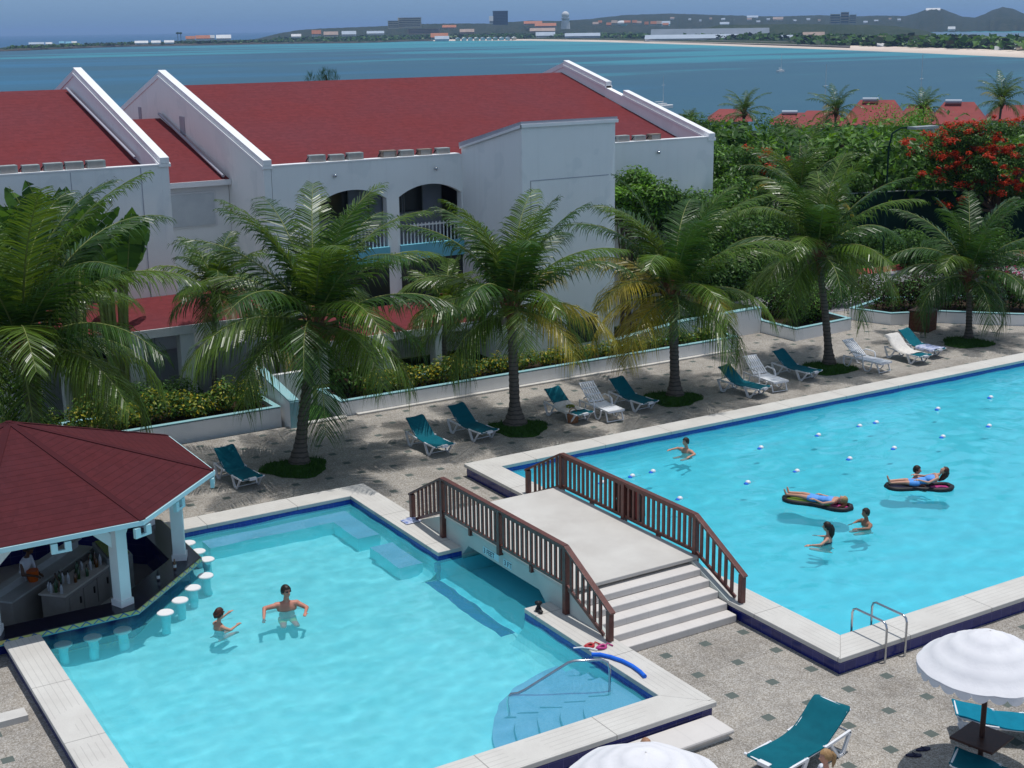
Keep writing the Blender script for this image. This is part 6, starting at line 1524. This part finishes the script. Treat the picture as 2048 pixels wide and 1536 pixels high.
for (px, py), p in zip(sd, bases):
    beach = px > 860; rocky = 1 if not beach else 0
    w_ = (35+min(1, max(0, px-1000)/700)*75) if beach else 6
    r1.append(push(p, 1.5, ZSEA+.35+rocky*R.uniform(.3, 1.8))); r2.append(push(p, w_+R.uniform(-1, 1), ZSEA+(2.6 if beach else 1.4)+rocky*R.uniform(.2, 2.2)))
    r3.append(push(p, w_+90, ZSEA+3.2+rocky*R.uniform(0, 2))); r4.append(push(p, 700 if px > 560 else 130+.5*max(px, 0)*.9, ZSEA+3+R.uniform(0, 2) if px > 560 else ZSEA-1))
k0 = next(i for i, (px, py) in enumerate(sd) if px > 860)
strip('rocky_shore', [r0[:k0+1], r1[:k0+1], r2[:k0+1]], M['rock'], False)
strip('beach', [r0[k0:], r1[k0:], r2[k0:]], M['sand'])
strip('coastal_plain', [r2, r3, r4], M['far_green'])
ks = next(i for i, (px, py) in enumerate(sd) if px > 1040); ke = next(i for i, (px, py) in enumerate(sd) if px > 1700)
strip('runway', [[push(bases[i], 45, ZSEA+2.2) for i in range(ks, ke)], [push(bases[i], 230, ZSEA+3.4) for i in range(ks, ke)]], M['tarmac'])
# hills: skyline points (px,py) set at real distances
def hill(name, sky_pts, dist, depth, seed, mt='hill', zb=ZSEA+1, rough=.05, step=6):
    R = random.Random(seed); pts = dens(sky_pts, step); top = []; f = []; g = []; m1 = []; m2 = []
    for px, py in pts:
        q = WD(px, py+R.uniform(-.35, .35), dist*(1+R.uniform(-rough, rough)*.4)); d = Vector((q.x, q.y)).normalized(); hh = q.z-zb
        top.append(q)
        m1.append(Vector((q.x-d.x*depth*.35, q.y-d.y*depth*.35, zb+hh*R.uniform(.66, .80)))); m2.append(Vector((q.x-d.x*depth*.7, q.y-d.y*depth*.7, zb+hh*R.uniform(.28, .42))))
        f.append(Vector((q.x-d.x*depth, q.y-d.y*depth, zb-.5))); g.append(Vector((q.x+d.x*depth, q.y+d.y*depth, zb-.5)))
    return strip(name, [f, m2, m1, top, g], M[mt])
hill('hill', [(500, 80.5), (530, 74), (560, 66), (600, 60), (640, 57), (700, 55), (770, 52), (830, 48), (900, 47), (980, 47), (1020, 44), (1060, 41), (1110, 42), (1150, 41), (1200, 42), (1260, 48)], 3600, 500, 1)
hill('hill', [(1050, 46), (1180, 38), (1250, 30), (1300, 28.5), (1340, 27), (1400, 29), (1470, 31), (1560, 33), (1640, 30), (1700, 33), (1760, 31), (1810, 32), (1830, 27), (1850, 20), (1866, 16), (1885, 18), (1905, 26), (1925, 33), (1950, 35), (1970, 28), (1985, 20), (2005, 14), (2025, 17), (2048, 27), (2100, 30), (2200, 30)], 4300, 900, 2)
hill('hill', [(1330, 74), (1360, 66), (1395, 58), (1440, 50), (1500, 49), (1560, 48), (1620, 48), (1680, 49), (1740, 50), (1790, 52), (1840, 59), (1875, 68), (1890, 76)], 2650, 400, 3, 'far_green')
hill('hill', [(1980, 40), (2010, 37), (2048, 39), (2120, 36), (2200, 40)], 3600, 260, 5)
p4 = [G(1865, 64, ZSEA+2.5), G(2250, 66, ZSEA+2.5), G(2250, 88, ZSEA+2.5), G(1872, 86, ZSEA+2.5)]
b = MB(); b.add(p4, [(0, 1, 2, 3)]); b.build('lagoon', mat('lagoon_water', rgb(.10, .17, .24), rgb(.08, .15, .22), .01, .5, .2), kind='structure')
# --- tufts of coastal scrub: masses nobody could count
def scrub(label, spans, seed, n, hs, mats, dz=0, size=5):
    R = random.Random(seed); b = MB()
    for i in range(n):
        px0, px1, d0, d1 = R.choice(spans); px = R.uniform(px0, px1)
        j = min(range(len(sd)), key=lambda k: abs(sd[k][0]-px)); q = push(bases[j], R.uniform(d0, d1), ZSEA+2.6+dz); q.x += R.uniform(-8, 8); h = R.uniform(*hs)
        for k in range(7):
            c = q+Vector((R.uniform(-1, 1)*h, R.uniform(-1, 1)*h, R.uniform(.2, .9)*h)); a = Vector((R.uniform(-1, 1), R.uniform(-1, 1), R.uniform(-.3, .6))).normalized()*h*.55; e_ = a.cross(Vector((R.uniform(-1, 1), R.uniform(-1, 1), 1))).normalized()*h*.5
            b.add([c-a, c+e_, c+a, c-e_], [(0, 1, 2, 3)], R.randrange(len(mats)))
    b.build('coastal_scrub', [M[x] for x in mats], label=label, cat='scrub', kind='stuff')
scrub('dark green scrub along the far rocky peninsula', [(20, 560, 8, 70), (330, 560, 10, 120), (560, 860, 10, 260)], 31, 1500, (1.2, 5.5), ('leaf_b', 'leaf_a', 'hill'))
scrub('green scrub and trees behind the far beach', [(860, 1050, 60, 600), (560, 1050, 60, 500), (560, 1300, 300, 900), (1600, 2100, 110, 380), (1600, 2100, 110, 380), (1050, 1600, 320, 560)], 32, 3400, (2.5, 8.5), ('leaf_b', 'leaf_a', 'hill'))
# --- far buildings, each a thing with walls and roof
M['f_white'] = mat('far_white_wall', rgb(.72, .72, .70), rgb(.6, .6, .6), .2, .8); M['f_cream'] = mat('far_cream_wall', rgb(.62, .55, .42), rgb(.50, .45, .36), .15, .8)
M['f_grey'] = mat('far_grey_wall', rgb(.12, .16, .22), rgb(.08, .12, .18), .2, .5); M['f_brown'] = mat('far_sandstone_wall', rgb(.42, .31, .25), rgb(.32, .25, .21), .15, .8)
M['f_orange'] = mat('far_terracotta_roof', rgb(.46, .18, .09), rgb(.36, .14, .08), .2, .8); M['f_blue'] = mat('far_pale_blue_roof', rgb(.22, .5, .62), rgb(.18, .4, .52), .2, .8); M['f_silver'] = mat('far_pale_grey_roof', rgb(.40, .46, .53), rgb(.34, .40, .47), .1, .6)
M['f_hangar'] = mat('far_blue_grey_roof', rgb(.17, .21, .26), rgb(.13, .17, .21), .05, .6); M['f_glass'] = mat('far_dark_window', rgb(.05, .06, .08), rgb(.08, .09, .1), .5, .3)
def far_house(label, px0, px1, ytop, ybase, dist, wall, roof, gable_=True, dep=None, cat='house', wins=0, rh=.4):
    a = WD(px0, ybase, dist); c = WD(px1, ybase, dist); t = WD((px0+px1)/2, ytop, dist); zb = a.z-2; W_ = (c-a); W_.z = 0; w_ = W_.length; ang = math.atan2(W_.y, W_.x); dep = dep or min(w_*.6, 30)
    H_ = t.z-zb; small = cat == 'house' and wins <= 2
    if small or 'hangar' in label: gable_ = True; rh = .62  # steep gables added so the slopes towards the camera catch the sun
    e = empty('house' if cat == 'house' else cat.replace(' ', '_'), (a.x, a.y, zb), ang, label, cat)
    he = H_*(1-rh) if gable_ else H_; he = max(he, 2+.3)
    b = MB(); b.box(0, 0, 0, w_, dep, he); b.build('wall', M[wall], e)
    b = MB()
    if gable_: b.prism([(-.6, he), (dep+.6, he), (dep/2, H_)], -.6, w_+.6, 'x')
    else: b.box(-.4, -.4, he, w_+.4, dep+.4, he+max(.5, H_*.05))
    b.build('roof', M[roof], e)
    if wins:
        fl = wins
        for k in range(fl):
            z = 2+(he-2)*(k+.35)/fl; b = MB(); b.box(w_*.04, -.15, z, w_*.96, -.02, z+(he-2)/fl*.42); b.build('window_band', M['f_glass'], e)
    return e
FH = [
    ('long white roofed bungalow at the tip of the peninsula', 58, 88, 84.5, 89, 2420, 'f_white', 'f_silver', False, 1), ('short white bungalow next to the tip bungalow', 92, 104, 84.5, 88.5, 2430, 'f_white', 'f_white', False, 0),
    ('small house with light blue roof on the peninsula, the left one', 119, 128, 82.5, 87, 2450, 'f_white', 'f_blue', True, 0), ('small house with light blue roof on the peninsula, the right one', 132, 142, 83, 87.5, 2455, 'f_cream', 'f_blue', True, 0),
    ('tiny white house right of the blue roofs', 144, 153, 82.5, 86, 2460, 'f_white', 'f_white', True, 0),
    ('long white block on the low neck, leftmost of three', 270, 296, 81.5, 86.5, 2560, 'f_white', 'f_white', False, 1), ('long white block on the low neck, middle of three', 303, 321, 81, 86, 2570, 'f_white', 'f_white', False, 1), ('long white block on the low neck, rightmost of three', 329, 348, 80.5, 85.5, 2580, 'f_white', 'f_white', False, 1),
    ('house with orange roof beside the twin tall palms', 372, 390, 72, 79, 2640, 'f_cream', 'f_orange', True, 0), ('larger house with bright orange roof on the peninsula', 392, 420, 70.5, 79, 2640, 'f_white', 'f_orange', True, 1),
    ('white house right of the orange roofs', 420, 429, 70, 78, 2650, 'f_white', 'f_white', True, 1), ('pale stepped white villa on the peninsula', 433, 462, 69.5, 79, 2660, 'f_white', 'f_white', False, 2),
    ('flat white house near the start of the headland', 583, 602, 68, 74, 2800, 'f_white', 'f_white', False, 1), ('two storey house with red roof on the headland', 624, 642, 60, 71, 2850, 'f_white', 'f_orange', True, 2), ('cream house on the headland beside the red roofed one', 648, 676, 63, 72, 2850, 'f_cream', 'f_brown', True, 1), ('white cluster house low on the headland', 684, 712, 62, 71, 2900, 'f_white', 'f_silver', True, 2), ('long pale house below the cream hotel', 734, 768, 62, 68, 2900, 'f_white', 'f_silver', False, 1),
    ('long cream hotel block on the skyline, upper tier', 796, 843, 36, 54, 3000, 'f_cream', 'f_cream', False, 5), ('lower left tier of the cream hotel on the skyline', 776, 798, 42, 56, 2990, 'f_cream', 'f_cream', False, 4),
    ('sandstone terraces under the cream hotel', 815, 880, 58, 67, 2850, 'f_brown', 'f_brown', False, 3), ('terracotta roofed house on the bluff', 885, 912, 50, 56, 2950, 'f_brown', 'f_orange', True, 1), ('sandstone building left of the dark tower', 920, 948, 58, 66, 2800, 'f_brown', 'f_brown', False, 2), ('low beach pavilion with pink roof', 862, 896, 66, 78, 2680, 'f_brown', 'f_orange', True, 1), ('pale beach pavilion at the waterline', 870, 898, 72, 80, 2640, 'f_silver', 'f_silver', True, 0),
    ('dark blue grey tower block on the skyline', 986, 1016, 23, 48, 3000, 'f_grey', 'f_grey', False, 8), ('white stair block leaning against the dark tower', 979, 986, 32, 46, 2990, 'f_white', 'f_white', False, 2),
    ('row of terracotta houses right of the dark tower', 1048, 1084, 42, 49, 3300, 'f_brown', 'f_orange', True, 1), ('second row of terracotta houses below the skyline', 1070, 1112, 46, 54, 3200, 'f_brown', 'f_orange', True, 1),
    ('long sandstone housing row under the radar tower', 1060, 1110, 56, 64, 2950, 'f_brown', 'f_brown', False, 2), ('pale airport office building with blue top', 1072, 1110, 64, 74, 2750, 'f_white', 'f_silver', False, 1), ('long grey airport warehouse left of the terminal', 1130, 1200, 66, 74, 2500, 'f_silver', 'f_silver', False, 1),
    ('low white house right of the salmon apartments', 1322, 1340, 42, 50, 3200, 'f_white', 'f_silver', True, 1),
    ('large grey airport hangar with long roof', 1302, 1538, 57, 76, 2150, 'f_silver', 'f_hangar', True, 1), ('white terminal wing in front of the hangar', 1290, 1480, 69, 80, 2000, 'f_white', 'f_silver', False, 1),
    ('small white aircraft stand office right of the hangar', 1555, 1595, 70, 80, 1800, 'f_white', 'f_silver', False, 1), ('brown roofed house behind the beach trees', 1606, 1648, 64, 78, 1750, 'f_brown', 'f_brown', True, 1), ('grey roofed house behind the beach trees', 1650, 1700, 75, 84, 1600, 'f_silver', 'f_silver', True, 1), ('cream house near the lagoon', 1735, 1770, 72, 84, 1500, 'f_cream', 'f_brown', True, 1),
    ('white beach house with hip roof, left of the group of three', 1755, 1782, 86, 94, 1330, 'f_white', 'f_white', True, 1), ('white beach house with hip roof, middle of the group of three', 1783, 1806, 86, 93, 1330, 'f_white', 'f_white', True, 1), ('largest white roofed beach house by the shore', 1808, 1860, 83, 95, 1300, 'f_white', 'f_white', True, 1),
    ('long low grey building along the lagoon shore', 1866, 1960, 87, 97, 1300, 'f_silver', 'f_silver', False, 1), ('white two storey beach house at the right edge', 2004, 2040, 84, 103, 1150, 'f_white', 'f_white', True, 2), ('cream beach hut left of the right edge house', 1990, 2006, 92, 104, 1130, 'f_cream', 'f_white', False, 1), ('brown hut at the right edge of the beach', 2034, 2060, 93, 105, 1100, 'f_brown', 'f_brown', True, 0),
    ('pale grey high rise apartments, left block', 1660, 1680, 29, 48, 3100, 'f_brown', 'f_cream', False, 4), ('pale grey high rise apartments, tallest middle block', 1681, 1697, 25, 47, 3110, 'f_brown', 'f_silver', False, 4), ('pale grey high rise apartments, right block', 1698, 1712, 30, 47, 3100, 'f_brown', 'f_cream', False, 4),
    ('white villa on top of the right hand hill', 1852, 1880, 16, 22, 4180, 'f_white', 'f_white', False, 1), ('white villa group at the foot of the right hand hill', 1896, 1910, 53, 60, 3380, 'f_white', 'f_white', True, 1), ('white house on the distant ridge', 1494, 1516, 31, 36, 4100, 'f_white', 'f_silver', True, 0), ('cream house on the distant ridge', 1546, 1566, 34, 40, 4000, 'f_cream', 'f_brown', True, 0), ('small white house on the ridge left of the high rises', 1440, 1458, 44, 49, 3500, 'f_white', 'f_silver', True, 0),
]
for (lb, x0, x1, yt, yb, ds, wl, rf_, gb, wn) in FH: far_house(lb, x0, x1, yt, yb, ds, wl, rf_, gb, wins=wn, cat='building' if wn >= 4 or 'hangar' in lb else 'house')
R = random.Random(44)
for k in range(11):
    px = 1186+k*12.6+R.uniform(-2, 2)+(14 if k > 3 else 0); y = 44+R.uniform(-4, 3)
    far_house('%s salmon apartment block from the left on the far slope' % ORD[k], px, px+R.uniform(7, 12), y, y+R.uniform(5, 9), 3150+R.uniform(-120, 120), 'f_brown', 'f_orange' if k % 3 else 'f_brown', wins=1, cat='house')
for k in range(20):
    px = 1345+k*24+R.uniform(-8, 8); y = 36+R.uniform(-2, 6)
    if 1640 < px < 1720: y += 8
    far_house('tiny pale house on the far wooded ridge, %s from the left' % ORD[k], px, px+R.uniform(4, 9), y, y+R.uniform(2.5, 4), 3850+R.uniform(-150, 100), 'f_cream' if k % 2 else 'f_white', 'f_silver' if k % 3 else 'f_brown', wins=0, cat='house')
# radar tower with white dome, airport dome
q = WD(1131, 52, 2900); k_ = 2900/F; e = empty('radar_tower', (q.x, q.y, q.z-6), 0, 'tower with a white radar dome above the airport', 'radar tower')
b = MB(); b.lathe([(9*k_, 0), (8*k_, 6+6*k_), (6.5*k_, 6+12*k_), (8.5*k_, 6+13*k_), (8.5*k_, 6+15*k_)], n=10, smooth=False); b.build('shaft', M['f_white'], e)
b = MB(); b.ball((0, 0, 6+20*k_), 7.5*k_, 12); b.build('dome', M['f_white'], e)
q = WD(1244, 46, 3200); e = empty('white_dome', (q.x, q.y, q.z-4), 0, 'low white dome among the salmon coloured apartments', 'dome building'); k_ = 3200/F
b = MB(); b.ball((0, 0, 3), 11*k_, 12, 0, (1, 1, .5)); b.build('dome', M['f_white'], e); b = MB(); b.lathe([(10*k_, 0), (10*k_, 4)], n=14); b.build('drum', M['f_cream'], e)
# beach cabanas in a row on the sand
for k in range(10):
    px = 917+k*12.5; d_ = 2600; q = WD(px, 80.5, d_); kk = d_/F; e = empty('beach_cabana', (q.x, q.y, ZSEA+1), 0, '%s white cabana from the left on the far sand' % ORD[k], 'cabana', 'white cabanas on the far beach')
    b = MB(); b.box(-4*kk, 0, 0, 4*kk, 5*kk, 4.5*kk); b.build('shelter', M['f_white' if k % 3 else 'f_cream'], e); b = MB(); b.prism([(-4.8*kk, 4.5*kk), (4.8*kk, 4.5*kk), (0, 6.5*kk)], -.5*kk, 5.5*kk, 'y'); b.build('roof', M['f_white' if k % 2 else 'f_silver'], e)
for k, px in enumerate((356, 362)):
    q = WD(px, 79, 2640); e = empty('far_palm', (q.x, q.y, q.z-2), 0, 'tall dark palm beside the orange roofs, the %s of two' % ('left' if k == 0 else 'right'), 'palm tree', 'twin far palms')
    b = MB(); b.tube([(0, 0, 0), (0, 0, 13)], .5, 5); b.build('trunk', M['bark'], e); R = random.Random(k); b = MB(); leaves(b, (0, 0, 13.5), 2.6, 110, 2.6, R, [0], .6); b.build('crown', M['leaf_b'], e)
# --- red villa roofs among the trees, with water tanks
def villa(label, x0, x1, yt, yb, dist, dep=9):
    a = WD(x0, yb, dist); c = WD(x1, yb, dist); t_ = WD((x0+x1)/2, yt, dist); W_ = c-a; W_.z = 0; w_ = W_.length; ang = math.atan2(W_.y, W_.x); zb = -4.5
    e = empty('villa', (a.x, a.y, zb), ang, label, 'villa', 'red roofed villas towards the bay'); he = a.z-zb; H_ = t_.z-zb
    b = MB(); b.box(.2, .2, 0, w_-.2, dep, he); b.build('wall', M['f_white'], e)
    b = MB(); v = [(-.4, -.4, he), (w_+.4, -.4, he), (w_+.4, dep+.4, he), (-.4, dep+.4, he), (w_*.22, dep/2, H_), (w_*.78, dep/2, H_)]
    b.add(v, [(0, 1, 5, 4), (1, 2, 5), (2, 3, 4, 5), (3, 0, 4), (3, 2, 1, 0)]); b.build('roof', M['far_roof'], e)
    return e, w_, he, H_, dep
VL = [('red roofed villa at the left end of the distant row', 1420, 1500, 222, 243, 175, 0), ('red roof partly hidden left of the second distant palm', 1545, 1630, 230, 250, 168, 1), ('red roofed villa directly behind the second distant palm', 1590, 1690, 226, 256, 158, 0), ('large red roof with the white tank in the middle of the row', 1690, 1815, 204, 250, 160, 1), ('low red roof behind the third distant palm', 1800, 1870, 214, 244, 172, 0), ('red roof with white tank left of the flamboyant tree', 1862, 1970, 208, 248, 165, 1), ('red roofed villa at the right edge', 1975, 2080, 214, 240, 175, 0)]
for (lb, x0, x1, yt, yb, ds, tk) in VL:
    e, w_, he, H_, dep = villa(lb, x0, x1, yt, yb, ds)
    if tk:
        kk = ds/F; t = MB(); xx = w_*.38; t.tube([(xx-14*kk, dep*.42, H_+1*kk), (xx+16*kk, dep*.42, H_+1*kk)], 4.2*kk, 12); o = t.build('water_tank', M['f_silver'], e)
for k, (px, py, rp, ds, lb) in enumerate(((1488, 215, 45, 150, 'distant palm against the bay, leftmost of the tall four'), (1672, 212, 46, 140, 'distant palm against the bay, second of the tall four'), (1846, 212, 42, 150, 'distant palm against the bay, third of the tall four'), (2004, 192, 48, 140, 'distant palm against the bay, rightmost of the tall four'), (1378, 236, 20, 120, 'small distant palm beside the end of the hotel roof'))):
    q = WD(px, py+10, ds); coconut_palm(lb, (q.x, q.y, -4.5), (q.x, q.y, q.z), rp*ds/F*1.3, 20, 200+k, mats=('frond_a', 'frond_b', 'frond_y'), leaf=.62, lod=.5, group='distant palms against the bay', trunk_r=.14, flare=.2)
# --- boats in the bay
def boat(label, px, py, dist, mast, hull=8):
    q = WD(px, py, dist); e = empty('sailing_boat', (q.x, q.y, ZSEA), rad(20), label, 'sailing boat')
    b = MB(); b.prism([(-hull/2, -hull*.13), (hull*.3, -hull*.13), (hull/2, 0), (hull*.3, hull*.13), (-hull/2, hull*.13)], -.3, .9); b.build('hull', M['f_white'] if mast > 8 else M['f_glass'], e)
    b = MB(); b.box(-hull*.2, -hull*.07, .9, hull*.1, hull*.07, 1.5); b.build('cabin', M['f_white'], e)
    b = MB(); b.tube([(0, 0, .9), (0, 0, mast)], [.13, .06], 6); b.build('mast', M['f_white'], e)
    b = MB(); b.tube([(0, 0, 2), (-hull*.4, 0, 2.1)], .1, 6); b.tube([(-.9, 0, mast*.72), (.9, 0, mast*.72)], .05, 5); b.build('boom', M['f_white'], e)
d_ = 24.15*F/(142-52); boat('grey sailing boat at anchor in the open bay', 1562, 142, d_, 9, 7)
for lb, px, yt, dist in (('white mast of a moored yacht beside the hotel roof end', 1327, 152, 420), ('white mast of a moored yacht left of the second distant palm', 1653, 128, 300), ('white mast of a moored yacht above the third distant palm', 1846, 108, 300)):
    q = WD(px, yt, dist); boat(lb, px, yt, dist, q.z-ZSEA, 11)
q = G(191, 74, ZSEA); boat('tiny white sail far out near the horizon', 191, 74, math.hypot(q.x, q.y), 14, 20)
# --- haze over the bay
b = MB(); b.box(-14500, -700, ZSEA-3.5, 24500, 30500, 95); hz = b.build('haze', None, kind='stuff', label='thin sea haze over the bay')
m = bpy.data.materials.new('haze'); m.use_nodes = True; t = m.node_tree; t.nodes.remove(t.nodes['Principled BSDF'])
pv = N(t, 'VolumePrincipled'); pv.inputs['Color'].default_value = (.42, .64, 1.0, 1); pv.inputs['Density'].default_value = 9e-5; pv.inputs['Anisotropy'].default_value = .2
t.links.new(pv.outputs[0], t.nodes['Material Output'].inputs['Volume']); hz.data.materials.clear(); hz.data.materials.append(m)
for o in sc.objects:
    if o.type == 'MESH' and o.name.split('.')[0] in ('basin', 'corner_bench', 'side_bench', 'corner_steps', 'floor_line', 'person', 'pedestal', 'seat', 'waterline_tiles', 'tiled_base_wall'): o.cycles.is_caustics_receiver = True
# ------------------------------------------------------------------ tidy: put each empty at the base of its thing
bpy.context.view_layer.update()
for o in list(sc.objects):
    if o.type == 'EMPTY' and o.parent is None and o.children and o.location.length < .01:
        kids = [c for c in o.children_recursive if c.type == 'MESH']; pts = [c.matrix_world @ Vector(q) for c in kids for q in c.bound_box]
        x0, x1 = min(p.x for p in pts), max(p.x for p in pts); y0, y1 = min(p.y for p in pts), max(p.y for p in pts); z0 = min(p.z for p in pts)
        L_ = Vector(((x0+x1)/2, (y0+y1)/2, max(z0, 0) if z0 > -2 else z0)); o.location = L_
        for c in o.children: c.matrix_parent_inverse = Matrix.Translation(-L_) @ c.matrix_parent_inverse
